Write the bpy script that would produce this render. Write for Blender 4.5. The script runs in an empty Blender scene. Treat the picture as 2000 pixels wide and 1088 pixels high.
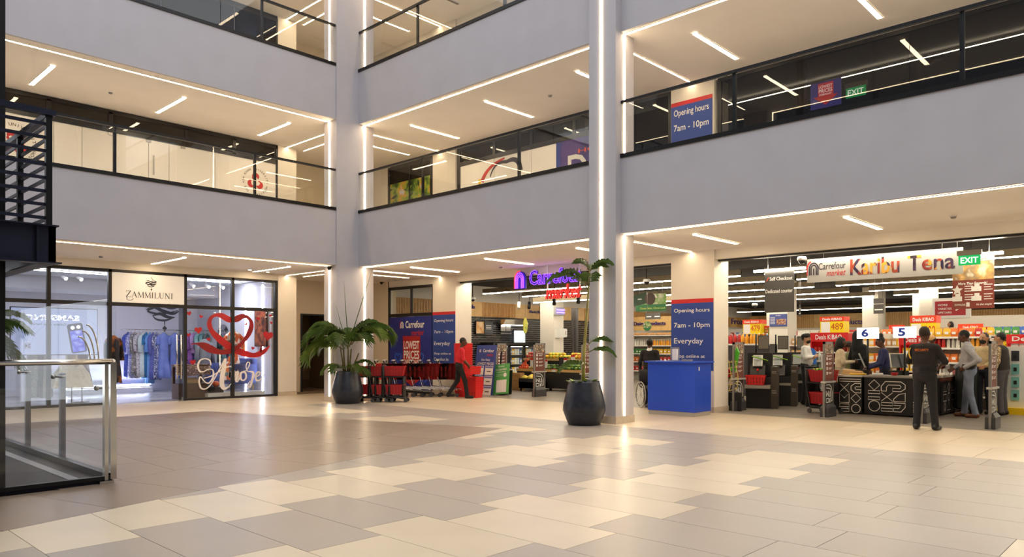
import bpy, math, random
import numpy as np
from mathutils import Vector, Matrix
random.seed(7)
SC = bpy.context.scene
COL = SC.collection
# ---------------------------------------------------------------- camera
F_, CX_, YH_, CAMZ = 1448.0, 1000.0, 677.0, 1.45
A_ = math.atan(1370/1448.0); CA, SA = math.cos(A_), math.sin(A_)
cam = bpy.data.cameras.new('camera'); camo = bpy.data.objects.new('camera', cam); COL.objects.link(camo)
cam.sensor_width = 36; cam.lens = F_/2000*36; cam.shift_y = (YH_-544)/2000; cam.clip_start = .05; cam.clip_end = 300
camo.location = (0, 0, CAMZ)
camo.rotation_euler = (math.pi/2, 0, math.atan2(SA, CA)-math.pi/2)
SC.camera = camo
# ---------------------------------------------------------------- world, exposure
w = bpy.data.worlds.new('world'); SC.world = w; w.use_nodes = True
bg = w.node_tree.nodes['Background']; bg.inputs[0].default_value = (.94, .96, 1, 1); bg.inputs[1].default_value = 1.3
SC.view_settings.view_transform = 'Standard'; SC.view_settings.look = 'None'
SC.view_settings.exposure = 0.62; SC.view_settings.gamma = 1; SC.view_settings.use_curve_mapping = False
cy = SC.cycles
cy.use_denoising = True; cy.max_bounces = 8; cy.diffuse_bounces = 4; cy.glossy_bounces = 3; cy.transparent_max_bounces = 24
cy.sample_clamp_indirect = 4; cy.caustics_reflective = False; cy.caustics_refractive = False
LED = 1.0
# ---------------------------------------------------------------- photo pixel -> place
def ray(px, py):
    t = (px-CX_)/F_; return CA+t*SA, SA-t*CA, (YH_-py)/F_
def G(px, py, z=0.0):
    x, y, u = ray(px, py); d = (z-CAMZ)/u; return Vector((x*d, y*d, z))
def PX(px, py, X):
    x, y, u = ray(px, py); d = X/x; return Vector((X, y*d, CAMZ+u*d))
def PY(px, py, Y):
    x, y, u = ray(px, py); d = Y/y; return Vector((x*d, Y, CAMZ+u*d))
# ---------------------------------------------------------------- materials
MATS = {}
def lin(c): return tuple(((v/255)/12.92 if v/255 <= .04045 else ((v/255+.055)/1.055)**2.4) for v in c)
def mat(name, col, rough=.5, metal=0, emit=0, noise=0, nscale=8, bump=0, ecol=None, spec=None, trans=0, alpha=None):
    """col: sRGB 0-255"""
    if name in MATS: return MATS[name]
    m = bpy.data.materials.new(name); m.use_nodes = True; nt = m.node_tree; b = nt.nodes['Principled BSDF']
    c = lin(col); b.inputs['Base Color'].default_value = (*c, 1); b.inputs['Roughness'].default_value = rough
    b.inputs['Metallic'].default_value = metal
    if spec is not None: b.inputs['Specular IOR Level'].default_value = spec
    if emit:
        b.inputs['Emission Color'].default_value = (*(lin(ecol) if ecol else c), 1); b.inputs['Emission Strength'].default_value = emit
    if noise or bump:
        tc = nt.nodes.new('ShaderNodeTexCoord'); n = nt.nodes.new('ShaderNodeTexNoise'); n.inputs['Scale'].default_value = nscale
        n.inputs['Detail'].default_value = 4; nt.links.new(tc.outputs['Object'], n.inputs['Vector'])
        if noise:
            r = nt.nodes.new('ShaderNodeValToRGB')
            r.color_ramp.elements[0].position = .3; r.color_ramp.elements[1].position = .7
            r.color_ramp.elements[0].color = (*[v*(1-noise) for v in c], 1); r.color_ramp.elements[1].color = (*[min(1, v*(1+noise)) for v in c], 1)
            nt.links.new(n.outputs['Fac'], r.inputs[0]); nt.links.new(r.outputs[0], b.inputs['Base Color'])
        if bump:
            bp = nt.nodes.new('ShaderNodeBump'); bp.inputs['Strength'].default_value = bump; bp.inputs['Distance'].default_value = .01
            nt.links.new(n.outputs['Fac'], bp.inputs['Height']); nt.links.new(bp.outputs[0], b.inputs['Normal'])
    MATS[name] = m; return m
def glassmat(name, tint=(1, 1, 1), f0=.04, f90=.75, body=0, bcol=(0, 0, 0)):
    if name in MATS: return MATS[name]
    m = bpy.data.materials.new(name); m.use_nodes = True; nt = m.node_tree; nt.nodes.clear()
    o = nt.nodes.new('ShaderNodeOutputMaterial'); t = nt.nodes.new('ShaderNodeBsdfTransparent'); t.inputs[0].default_value = (*tint, 1)
    g = nt.nodes.new('ShaderNodeBsdfGlossy'); g.inputs['Roughness'].default_value = .01
    lw = nt.nodes.new('ShaderNodeLayerWeight'); lw.inputs[0].default_value = .5
    p = nt.nodes.new('ShaderNodeMath'); p.operation = 'POWER'; p.inputs[1].default_value = 4.5; nt.links.new(lw.outputs['Facing'], p.inputs[0])
    ma = nt.nodes.new('ShaderNodeMath'); ma.operation = 'MULTIPLY_ADD'; ma.inputs[1].default_value = f90-f0; ma.inputs[2].default_value = f0
    nt.links.new(p.outputs[0], ma.inputs[0]); mx = nt.nodes.new('ShaderNodeMixShader')
    src = t
    if body:
        d = nt.nodes.new('ShaderNodeBsdfDiffuse'); d.inputs[0].default_value = (*lin(bcol), 1)
        m2 = nt.nodes.new('ShaderNodeMixShader'); m2.inputs[0].default_value = body
        nt.links.new(t.outputs[0], m2.inputs[1]); nt.links.new(d.outputs[0], m2.inputs[2]); src = m2
    nt.links.new(ma.outputs[0], mx.inputs[0]); nt.links.new(src.outputs[0], mx.inputs[1]); nt.links.new(g.outputs[0], mx.inputs[2])
    nt.links.new(mx.outputs[0], o.inputs[0]); MATS[name] = m; return m
def imgmat(name, cols, scale=6, rough=.5, emit=0, detail=2, kind='noise', stretch=(1, 1, 1)):
    """printed picture: soft patches of several colours"""
    if name in MATS: return MATS[name]
    m = mat(name, cols[0], rough); nt = m.node_tree; b = nt.nodes['Principled BSDF']
    tc = nt.nodes.new('ShaderNodeTexCoord'); mp = nt.nodes.new('ShaderNodeMapping'); mp.inputs['Scale'].default_value = stretch
    nt.links.new(tc.outputs['Object'], mp.inputs[0])
    if kind == 'voronoi':
        n = nt.nodes.new('ShaderNodeTexVoronoi'); n.inputs['Scale'].default_value = scale; nt.links.new(mp.outputs[0], n.inputs['Vector'])
        s = nt.nodes.new('ShaderNodeSeparateColor'); nt.links.new(n.outputs['Color'], s.inputs[0]); out = s.outputs[0]
    else:
        n = nt.nodes.new('ShaderNodeTexNoise'); n.inputs['Scale'].default_value = scale; n.inputs['Detail'].default_value = detail
        nt.links.new(mp.outputs[0], n.inputs['Vector']); out = n.outputs['Fac']
    r = nt.nodes.new('ShaderNodeValToRGB'); r.color_ramp.interpolation = 'CONSTANT' if kind == 'voronoi' else 'LINEAR'
    k = len(cols); lo, hi = (0, 1) if kind == 'voronoi' else (.3, .7)
    for i, c in enumerate(cols):
        pos = lo+(hi-lo)*(i/k if kind == 'voronoi' else i/max(1, k-1))
        e = r.color_ramp.elements[i] if i < 2 else r.color_ramp.elements.new(pos)
        e.position = pos; e.color = (*lin(c), 1)
    nt.links.new(out, r.inputs[0]); nt.links.new(r.outputs[0], b.inputs['Base Color'])
    if emit: nt.links.new(r.outputs[0], b.inputs['Emission Color']); b.inputs['Emission Strength'].default_value = emit
    return m
def ledmat(name, col, s): return mat(name, (255, 255, 255), .5, emit=s*LED, ecol=col)
fascia = mat('grey_plaster', (188, 186, 192), .75, noise=.03, nscale=2)
ceilm = mat('ceiling_paint', (238, 232, 224), .8, noise=.02, nscale=1.5)
wallm = mat('white_wall_paint', (236, 230, 220), .7, noise=.02, nscale=2)
beigew = mat('stone_skirting', (206, 192, 172), .4, noise=.06, nscale=12)
black = mat('black_metal', (18, 18, 20), .35, metal=.3)
steel = mat('brushed_steel', (190, 188, 184), .28, metal=1)
stainless = mat('polished_steel', (215, 212, 205), .15, metal=1)
darkmetal = mat('dark_blue_steel', (30, 34, 52), .4, metal=.5, noise=.2, nscale=5)
glass = glassmat('clear_glass', (.97, .985, .98), .04, .6)
glassd = glassmat('smoked_glass', (.30, .28, .26), .05, .7)
glassb = glassmat('blue_night_glass', (.16, .2, .28), .03, .3)
white = mat('white_plastic', (240, 240, 238), .4)
ledw = ledmat('warm_led', (255, 225, 184), 20)
ledbar = ledmat('warm_lamp_diffuser', (255, 225, 184), 24)
ledc = ledmat('cool_lamp_diffuser', (255, 240, 212), 27)
blk = mat('matt_black', (12, 12, 13), .6)
# ---------------------------------------------------------------- mesh building
class MB:
    def __init__(s): s.v = []; s.f = []; s.mi = []; s.sm = []; s.M = None
    def av(s, p):
        p = Vector(p)
        if s.M is not None: p = s.M @ p
        s.v.append(p); return len(s.v)-1
    def fa(s, idx, m=0, sm=False): s.f.append(tuple(idx)); s.mi.append(m); s.sm.append(sm)
    def poly(s, pts, m=0, sm=False): s.fa([s.av(p) for p in pts], m, sm); return s
    def box(s, x0, x1, y0, y1, z0, z1, m=0):
        i = [s.av(p) for p in ((x0, y0, z0), (x1, y0, z0), (x1, y1, z0), (x0, y1, z0), (x0, y0, z1), (x1, y0, z1), (x1, y1, z1), (x0, y1, z1))]
        for q in ((0, 3, 2, 1), (4, 5, 6, 7), (0, 1, 5, 4), (1, 2, 6, 5), (2, 3, 7, 6), (3, 0, 4, 7)): s.fa([i[k] for k in q], m)
        return s
    def bar(s, a, b, wd, ht, m=0, up=(0, 0, 1)):
        a, b = Vector(a), Vector(b); d = (b-a).normalized(); up = Vector(up)
        if abs(d.dot(up)) > .98: up = Vector((1, 0, 0))
        x = d.cross(up).normalized()*wd/2; y = x.cross(d).normalized()*ht/2
        i = [s.av(p) for p in (a-x-y, a+x-y, a+x+y, a-x+y, b-x-y, b+x-y, b+x+y, b-x+y)]
        for q in ((0, 3, 2, 1), (4, 5, 6, 7), (0, 1, 5, 4), (1, 2, 6, 5), (2, 3, 7, 6), (3, 0, 4, 7)): s.fa([i[k] for k in q], m)
        return s
    def prism(s, pts, z0, z1, m=0, axis=2, sm=False):
        def P(p, z): return (p[0], p[1], z) if axis == 2 else ((p[0], z, p[1]) if axis == 1 else (z, p[0], p[1]))
        a = [s.av(P(p, z0)) for p in pts]; b = [s.av(P(p, z1)) for p in pts]; n = len(pts)
        s.fa(a[::-1], m); s.fa(b, m)
        for k in range(n): s.fa((a[k], a[(k+1) % n], b[(k+1) % n], b[k]), m, sm)
        return s
    def loft(s, rings, m=0, sm=True, closed=True, cap=True):
        R = [[s.av(p) for p in r] for r in rings]; n = len(rings[0])
        for a, b in zip(R, R[1:]):
            for k in range(n if closed else n-1): s.fa((a[k], a[(k+1) % n], b[(k+1) % n], b[k]), m, sm)
        if cap and closed: s.fa(R[0][::-1], m); s.fa(R[-1], m)
        return s
    def lathe(s, prof, n=16, m=0, c=(0, 0, 0), cap=True):
        return s.loft([[(c[0]+r*math.cos(2*math.pi*k/n), c[1]+r*math.sin(2*math.pi*k/n), c[2]+z) for k in range(n)] for r, z in prof], m, True, True, cap)
    def tube(s, pts, r, n=8, m=0, closed=False):
        pts = [Vector(p) for p in pts]; rs = r if isinstance(r, (list, tuple)) else [r]*len(pts); rings = []; ref = None
        for i, p in enumerate(pts):
            if closed: d = pts[(i+1) % len(pts)]-pts[i-1]
            else: d = pts[min(i+1, len(pts)-1)]-pts[max(i-1, 0)]
            d = d.normalized() if d.length > 1e-9 else Vector((0, 0, 1))
            if ref is None: ref = Vector((0, 0, 1)) if abs(d.z) < .9 else Vector((1, 0, 0))
            x = d.cross(ref).normalized(); y = x.cross(d).normalized(); ref = y
            rings.append([p+rs[i]*(x*math.cos(2*math.pi*k/n)+y*math.sin(2*math.pi*k/n)) for k in range(n)])
        if closed: rings.append(rings[0]); return s.loft(rings, m, True, True, False)
        return s.loft(rings, m)
    def sphere(s, c, r, nu=12, nv=7, m=0):
        r = (r, r, r) if not isinstance(r, (tuple, list)) else r; c = Vector(c)
        top = s.av(c+Vector((0, 0, r[2]))); bot = s.av(c-Vector((0, 0, r[2]))); R = []
        for j in range(1, nv):
            t = math.pi*j/nv
            R.append([s.av(c+Vector((r[0]*math.sin(t)*math.cos(2*math.pi*k/nu), r[1]*math.sin(t)*math.sin(2*math.pi*k/nu), r[2]*math.cos(t)))) for k in range(nu)])
        for k in range(nu):
            s.fa((top, R[0][k], R[0][(k+1) % nu]), m, True); s.fa((bot, R[-1][(k+1) % nu], R[-1][k]), m, True)
            for a, b in zip(R, R[1:]): s.fa((a[k], b[k], b[(k+1) % nu], a[(k+1) % nu]), m, True)
        return s
    def mesh(s, name, mats):
        me = bpy.data.meshes.new(name); me.from_pydata([tuple(v) for v in s.v], [], s.f)
        for x in (mats if isinstance(mats, (list, tuple)) else [mats]): me.materials.append(x)
        me.polygons.foreach_set('material_index', s.mi); me.polygons.foreach_set('use_smooth', s.sm); me.update(); return me
    def build(s, name, mats, parent=None, loc=(0, 0, 0), **kw): return obj(name, s.mesh(name, mats), parent, loc, **kw)
def tag(o, label=None, cat=None, group=None, kind=None):
    if label: o['label'] = label
    if cat: o['category'] = cat
    if group: o['group'] = group
    if kind: o['kind'] = kind
    return o
def obj(name, me, parent=None, loc=(0, 0, 0), rz=0, scale=None, label=None, cat=None, group=None, kind=None, M=None):
    o = bpy.data.objects.new(name, me); COL.objects.link(o)
    if M is not None: o.matrix_world = M
    else:
        o.location = loc
        if rz: o.rotation_euler.z = rz
        if scale: o.scale = scale if isinstance(scale, (tuple, list)) else (scale,)*3
    if parent: o.parent = parent
    return tag(o, label, cat, group, kind)
def thing(name, label, cat, loc=(0, 0, 0), rz=0, group=None, M=None, kind=None):
    o = bpy.data.objects.new(name, None); o.empty_display_size = .1; COL.objects.link(o)
    if M is not None: o.matrix_world = M
    else: o.location = loc; o.rotation_euler.z = rz
    return tag(o, label, cat, group, kind)
def struct(name, mb, mats, parent=None, label=None): return mb.build(name, mats, parent, label=label, kind=None if parent else 'structure')
KIDS = {}
def dup(root, loc=None, rz=None, label=None, group=None, M=None, mats=None):
    def cp(o, par):
        c = o.copy(); COL.objects.link(c); c.parent = par
        for ch in o.children: cp(ch, c)
        return c
    r = cp(root, root.parent)
    if M is not None: r.matrix_world = M
    if loc is not None: r.location = loc
    if rz is not None: r.rotation_euler.z = rz
    if label: r['label'] = label
    if group: r['group'] = group
    return r
# frames for flat things: local x = right in the photo, y = up, z = towards the viewer
def frame(o, u, v=(0, 0, 1)):
    u = Vector(u).normalized(); v = Vector(v).normalized(); n = u.cross(v); M = Matrix.Identity(4)
    for i in range(3): M[i][0] = u[i]; M[i][1] = v[i]; M[i][2] = n[i]; M[i][3] = o[i]
    return M
UR, UL = (0, -1, 0), (1, 0, 0)        # right facade (X = const), left facade (Y = const)
RZR = -math.pi/2                      # things standing with their front to -X
def rectX(X, pl, pr, pt, pb, at='l'):
    q = pl if at == 'l' else pr
    a, b = PX(pl, pt, X), PX(pr, pt, X); zt, zb = PX(q, pt, X).z, PX(q, pb, X).z
    return frame((X, a.y, zb), UR), a.y-b.y, zt-zb
def rectY(Y, pl, pr, pt, pb, at='l'):
    q = pl if at == 'l' else pr
    a, b = PY(pl, pt, Y), PY(pr, pt, Y); zt, zb = PY(q, pt, Y).z, PY(q, pb, Y).z
    return frame((a.x, Y, zb), UL), b.x-a.x, zt-zb
TXT = {}
def text_mesh(body, bold=0, shear=0, ext=0, space=1.0):
    k = (body, bold, shear, ext, space)
    if k not in TXT:
        c = bpy.data.curves.new('lettering', 'FONT'); c.body = body; c.offset = bold; c.shear = shear; c.extrude = ext; c.space_character = space; c.resolution_u = 3
        o = bpy.data.objects.new('lettering', c); me = bpy.data.meshes.new_from_object(o); bpy.data.objects.remove(o)
        n = len(me.vertices); a = np.empty(n*3, np.float32); me.vertices.foreach_get('co', a); a = a.reshape(-1, 3)
        TXT[k] = (a, [tuple(p.vertices) for p in me.polygons]); bpy.data.meshes.remove(me); bpy.data.curves.remove(c)
    return TXT[k]
def text(parent, body, x0, x1, y0, y1, m, z=.004, bold=.012, shear=0, ext=0, depth=0, name='lettering', mirror=False, space=1.0, label=None):
    """lettering stretched to the given box in the local frame of its sign"""
    a, f = text_mesh(body, bold, shear, .1 if depth else 0, space); mn, mx = a.min(0), a.max(0); s = np.maximum(mx-mn, 1e-6)
    q = (a-mn)/s
    if mirror: q[:, 0] = 1-q[:, 0]
    b = np.empty_like(a); b[:, 0] = x0+q[:, 0]*(x1-x0); b[:, 1] = y0+q[:, 1]*(y1-y0); b[:, 2] = z+(q[:, 2]*depth if depth else 0)
    if mirror: f = [p[::-1] for p in f]
    me = bpy.data.meshes.new(name); me.from_pydata(b.tolist(), [], f); me.materials.append(m)
    o = obj(name, me, parent)
    if label: o['label'] = label
    return o
# ================================================================ the building
YL, XR = 16.6, 11.55           # faces of the two balcony fronts
YS, XS = 20.05, 14.9           # shop fronts
C1, F1, C2, F2, C3 = 3.58, 5.0, 7.38, 8.76, 11.19
# ---- floor tiles
slab = struct('floor', MB().box(-3, 15.0, -3, 23, -.25, -.008), mat('tile_grout', (120, 104, 88), .8), label='mall floor of large stone tiles')
def tilemat(name, c, r):
    m = mat(name, c, r, noise=.05, nscale=1.6); nt = m.node_tree; b = nt.nodes['Principled BSDF']
    oi = nt.nodes.new('ShaderNodeObjectInfo'); hs = nt.nodes.new('ShaderNodeHueSaturation')
    mr = nt.nodes.new('ShaderNodeMapRange'); mr.inputs[3].default_value = .93; mr.inputs[4].default_value = 1.07
    src = b.inputs['Base Color'].links[0].from_socket
    nt.links.new(oi.outputs['Random'], mr.inputs[0]); nt.links.new(mr.outputs[0], hs.inputs['Value']); nt.links.new(src, hs.inputs['Color']); nt.links.new(hs.outputs[0], b.inputs['Base Color'])
    n = nt.nodes.new('ShaderNodeTexNoise'); n.inputs['Scale'].default_value = 1.5; n.inputs['Detail'].default_value = 3
    tc = nt.nodes.new('ShaderNodeTexCoord'); nt.links.new(tc.outputs['Object'], n.inputs['Vector'])
    m2 = nt.nodes.new('ShaderNodeMapRange'); m2.inputs[3].default_value = r-.03; m2.inputs[4].default_value = r+.05
    nt.links.new(n.outputs['Fac'], m2.inputs[0]); nt.links.new(m2.outputs[0], b.inputs['Roughness']); return m
T_BEIGE = tilemat('beige_stone_tile', (204, 188, 162), .33)
T_GREY = tilemat('grey_stone_tile', (160, 149, 137), .33)
T_BROWN = tilemat('brown_stone_tile', (136, 118, 102), .32)
TILEM = {}
def clip(poly, a, b, c):                 # keep a*x+b*y <= c
    out = []
    for i, p in enumerate(poly):
        q = poly[(i+1) % len(poly)]; dp = a*p[0]+b*p[1]-c; dq = a*q[0]+b*q[1]-c
        if dp <= 0: out.append(p)
        if dp*dq < 0: t = dp/(dp-dq); out.append((p[0]+t*(q[0]-p[0]), p[1]+t*(q[1]-p[1])))
    return out
def area(p): return abs(sum(p[i][0]*p[(i+1) % len(p)][1]-p[(i+1) % len(p)][0]*p[i][1] for i in range(len(p))))/2
TILES = []
def tile(poly, m):
    if len(poly) < 3 or area(poly) < .004: return
    cx = sum(p[0] for p in poly)/len(poly); cy_ = sum(p[1] for p in poly)/len(poly); TILES.append((poly, m, cx, cy_))
def shrink(poly, g=.0025):
    cx = sum(p[0] for p in poly)/len(poly); cy_ = sum(p[1] for p in poly)/len(poly); o = []
    for x, y in poly: o.append((x-math.copysign(min(g, abs(x-cx)*.5), x-cx), y-math.copysign(min(g, abs(y-cy_)*.5), y-cy_)))
    return o
# brown corner field, turned 15.6 degrees to the rest
RA = math.radians(15.9); e1 = (math.cos(RA), math.sin(RA)); e2 = (-e1[1], e1[0]); PC = (9.45, 9.17)
BELOW = (e2[0], e2[1], e2[0]*PC[0]+e2[1]*PC[1])         # n.p <= c : outside (near side)
BEYOND = (e1[0], e1[1], e1[0]*PC[0]+e1[1]*PC[1])
YB, XB = 16.45, 11.17
def field(poly, m):
    # split the plain field round the brown one
    tile(clip(poly, *BELOW), m)
    up = clip(poly, -BELOW[0], -BELOW[1], -BELOW[2])
    if len(up) > 2: tile(clip(up, -BEYOND[0], -BEYOND[1], -BEYOND[2]), m)
TL, TW = 1.283, .645
def rowx(k): return 2.165+TW*k-.01*(k > 6)
def rowy(k, j): return (1.075 if k % 2 == 0 else .80)+TL*j
for k in range(-4, 14):
    for j in range(-4, 13):
        x0, x1 = rowx(k), min(rowx(k+1), XB); y0, y1 = rowy(k, j), min(rowy(k, j+1), YB)
        if y1 <= y0: continue
        t = (x0+x1)/2; yc = (y0+y1)/2; d = t*CA+yc*SA
        if d < -2: continue
        field([(x0, y0), (x1, y0), (x1, y1), (x0, y1)], ('f', k, j))
# brown field: border course along the near edge, then square-set tiles
def loc2w(a, b): return (PC[0]-a*e1[0]+b*e2[0], PC[1]-a*e1[1]+b*e2[1])
for i in range(12):
    a0, a1 = i*.92, (i+1)*.92; tile(clip([loc2w(a1, 0), loc2w(a0, 0), loc2w(a0, 1.28), loc2w(a1, 1.28)], 0, 1, YB), 'b')
cB = (BELOW[0], BELOW[1], BELOW[2]+1.28)
for k in range(0, 14):
    for j in range(3, 13):
        x0, x1 = 2.3+TW*k, 2.3+TW*(k+1); y0, y1 = rowy(k, j), min(rowy(k, j+1), YB)
        if y1 <= y0: continue
        q = clip([(x0, y0), (x1, y0), (x1, y1), (x0, y1)], -cB[0], -cB[1], -cB[2])
        if len(q) > 2: tile(clip(q, *BEYOND), 'b')
# pale bands in front of the shops
for k, (x0, x1) in enumerate(((XB, 12.41), (12.41, 13.65), (13.65, 14.9))):
    for j in range(16):
        y0 = 16.4-1.283*(j+1)+.64*(k % 2); y1 = y0+1.283
        tile([(x0, y0), (x1, y0), (x1, min(y1, YB+.3)), (x0, min(y1, YB+.3))], 'p')
for k in range(9):
    for j in range(4):
        x0 = 2.4+1.283*k+.64*(j % 2); y0 = YB+.93*j; x1 = min(x0+1.283, 14.9); y1 = min(y0+.93, 20.1 if x1 < 11.6 else 21.3)
        if x0 > XB and y0 < YB+.25: y0 = YB+.3
        if x1 > x0 and y1 > y0: tile([(x0, y0), (x1, y0), (x1, y1), (x0, y1)], 'p')
def inview(t): d = t[2]*CA+t[3]*SA; return d > 2.4 and -150 < CX_+F_*(t[2]*SA-t[3]*CA)/d < 2150
TILES.sort(key=lambda t: (not inview(t), -area(t[0])/max(.5, t[2]*CA+t[3]*SA)**3))
def pick(m):
    if m == 'b': return T_BROWN
    if m == 'p': return T_BEIGE
    return T_GREY if (m[1] >= 12 or m[2] in (0, 1, 3, 5, 7, 9)) else T_BEIGE
MESHT = {}; REST = {}
for n_, (poly, m, cx, cy_) in enumerate(TILES):
    if n_ >= 300:      # the smallest in view: joined, one mesh for each stone
        REST.setdefault(pick(m).name, MB()).prism(shrink(poly), -.02, 0); continue
    q = [(x-cx, y-cy_) for x, y in shrink(poly)]; key = (tuple((round(x, 3), round(y, 3)) for x, y in q))
    if key not in MESHT: MESHT[key] = MB().prism(q, -.02, 0).mesh('tile', T_BEIGE)
    o = obj('tile', MESHT[key], slab, (cx, cy_, 0)); o.material_slots[0].link = 'OBJECT'; o.material_slots[0].material = pick(m)
for nm, mb in REST.items(): mb.build('small_tiles', MATS[nm], slab, kind='stuff')
# ---- columns
def column(name, x0, x1, y0, y1, label):
    c = struct(name, MB().box(x0, x1, y0, y1, 0, 12.4), fascia, label=label)
    MB().box(x0-.015, x1+.015, y0-.015, y1+.015, 0, .14).build('skirting', beigew, c); return c
col1 = column('column', 10.87, 12.03, 16.56, 17.15, 'grey corner column behind the bushy potted palm')
col2 = column('column', 11.39, 11.98, 8.11, 8.735, 'grey middle column with a lit strip up its front')
# ---- balcony slabs: front, ceiling underneath
def slabs(z0, z1, n):
    struct('wall_left_front_%d' % n, MB().box(-3, 10.87, YL, YL+.06, z0, z1), fascia, label='grey balcony front on the left side')
    struct('wall_right_front_%d' % n, MB().box(XR, XR+.06, -3, 16.56, z0, z1), fascia, label='grey balcony front on the right side')
    struct('ceiling_left_%d' % n, MB().box(-3, 11.6, YL+.06, 23.6, z0, z1-.03).box(11.6, 15.0, 17.15, 23.6, z0, z1-.03), ceilm, label='white plaster ceiling on the left side')
    struct('ceiling_right_%d' % n, MB().box(XR+.06, XS+.12, -3, 17.15, z0+.001, z1-.03), ceilm, label='white plaster ceiling on the right side')
slabs(C1, F1, 1); slabs(C2, F2, 2); slabs(C3, C3+1.3, 3)
# ---- lit strips let into ceilings and columns
def strip(label, b, group='light strips along balcony edges', name='light_strip', m=None):
    x0, x1, y0, y1, z0, z1 = b
    t = thing(name, label, 'light', ((x0+x1)/2, (y0+y1)/2, (z0+z1)/2), group=group); c = t.location
    L = (x0-c.x, x1-c.x, y0-c.y, y1-c.y, z0-c.z, z1-c.z); e = .006
    MB().box(*L).build('diffuser', m or ledw, t)
    d = [x1-x0, y1-y0, z1-z0]; k = d.index(max(d)); q = list(L)
    o = MB()
    if k == 0: o.box(q[0], q[1], q[2]-e, q[2], q[4], q[5]).box(q[0], q[1], q[3], q[3]+e, q[4], q[5])
    elif k == 1: o.box(q[0]-e, q[0], q[2], q[3], q[4], q[5]).box(q[1], q[1]+e, q[2], q[3], q[4], q[5])
    else: o.box(q[0], q[1], q[2], q[3], q[4]-e, q[4])
    o.build('rim', white, t); return t
NM = {1: 'ground floor', 2: 'first floor', 3: 'second floor'}
for n, z in ((1, C1), (2, C2), (3, C3)):
    strip('long light strip along the front edge of the left %s ceiling' % NM[n], (-2.5, 10.87, 16.89, 16.945, z-.017, z-.001))
    strip('long light strip along the ceiling edge between columns on the %s' % NM[n], (11.69, 11.745, 8.74, 16.56, z-.017, z-.001))
    strip('long light strip along the right %s ceiling edge' % NM[n], (11.65, 11.705, -2.5, 8.11, z-.017, z-.001))
    lo = {1: .14, 2: F1+.0, 3: F2+.0}[n]
    strip('upright light strip on the corner column facing left, %s' % NM[n], (10.858, 10.87, 16.874, 16.908, lo, z-.02), 'upright light strips on columns')
    strip('upright light strip on the corner column facing right, %s' % NM[n], (11.728, 11.762, 16.548, 16.56, lo, z-.02), 'upright light strips on columns')
    strip('upright light strip on the side of the middle column, %s' % NM[n], (11.65, 11.684, 8.098, 8.11, lo, z-.02), 'upright light strips on columns')
strip('tall light strip up the front of the middle column', (11.378, 11.39, 8.43, 8.464, .14, 12.3), 'upright light strips on columns')
ORD = ['first', 'second', 'third', 'fourth', 'fifth', 'sixth', 'seventh', 'eighth', 'ninth', 'tenth', 'eleventh', 'twelfth']
ledoff = mat('unlit_lamp_diffuser', (120, 104, 84), .5)
def lamp(x0, x1, y0, y1, z, label, m=None): return strip(label, (x0, x1, y0, y1, z-.021, z-.001), 'linear ceiling lamps', 'ceiling_lamp', m or ledbar)
WHL = ['farthest left', 'middle', 'nearest the corner column']
for n, z in ((1, C1), (2, C2), (3, C3)):
    for i, x in enumerate((4.7, 7.45, 10.2)): lamp(x-.045, x+.045, 17.78, 19.4 if n > 1 else 19.7, z, 'short ceiling lamp over the left %s walkway, %s' % (NM[n], WHL[i]))
    lamp(11.38, 11.42, 17.78, 20.05, z, 'lamp line from the corner column to the left wall, %s' % NM[n])
    lamp(11.93, 11.97, 18.75, 19.98, z, 'short lamp over the %s side passage' % NM[n])
    for i, y in enumerate((15.58, 12.75, 9.94, 7.12, 4.36, 1.55)):
        lamp(12.56, 14.25, y-.045, y+.045, z, '%s short ceiling lamp from the corner on the right %s walkway' % (ORD[i], NM[n]), ledoff if n == 3 else None)
    lamp(12.32, 14.86, 17.03, 17.07, z, 'lamp line from the corner column to the right wall, %s' % NM[n])
    lamp(13.1, 14.42, 18.0, 18.05, z, 'short lamp in the corner passage behind the column, %s' % NM[n])
    lamp(12.4, 14.86, 8.48, 8.52, z, 'lamp line from the middle column to the blue sign pillar, %s' % NM[n])
# ---- smoke detectors
for x, y, z, l in ((6.12, 18.67, C2, 'on the upper left ceiling'), (13.32, 11.37, C2, 'on the upper ceiling between the columns'), (6.02, 19.0, C1, 'on the ceiling before the dress shop'),
                   (14.15, 13.8, C1, 'on the ceiling left of the neon sign'), (13.73, 3.08, C1, 'on the ceiling at the far right')):
    t = thing('smoke_detector', 'small white smoke detector '+l, 'smoke detector', (x, y, z), group='smoke detectors')
    MB().lathe([(.055, -.012), (.06, 0)], 14).build('base', white, t); MB().lathe([(.02, -.045), (.042, -.035), (.042, -.012)], 14).build('sensor', mat('grey_plastic', (150, 148, 145), .5), t)
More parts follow.
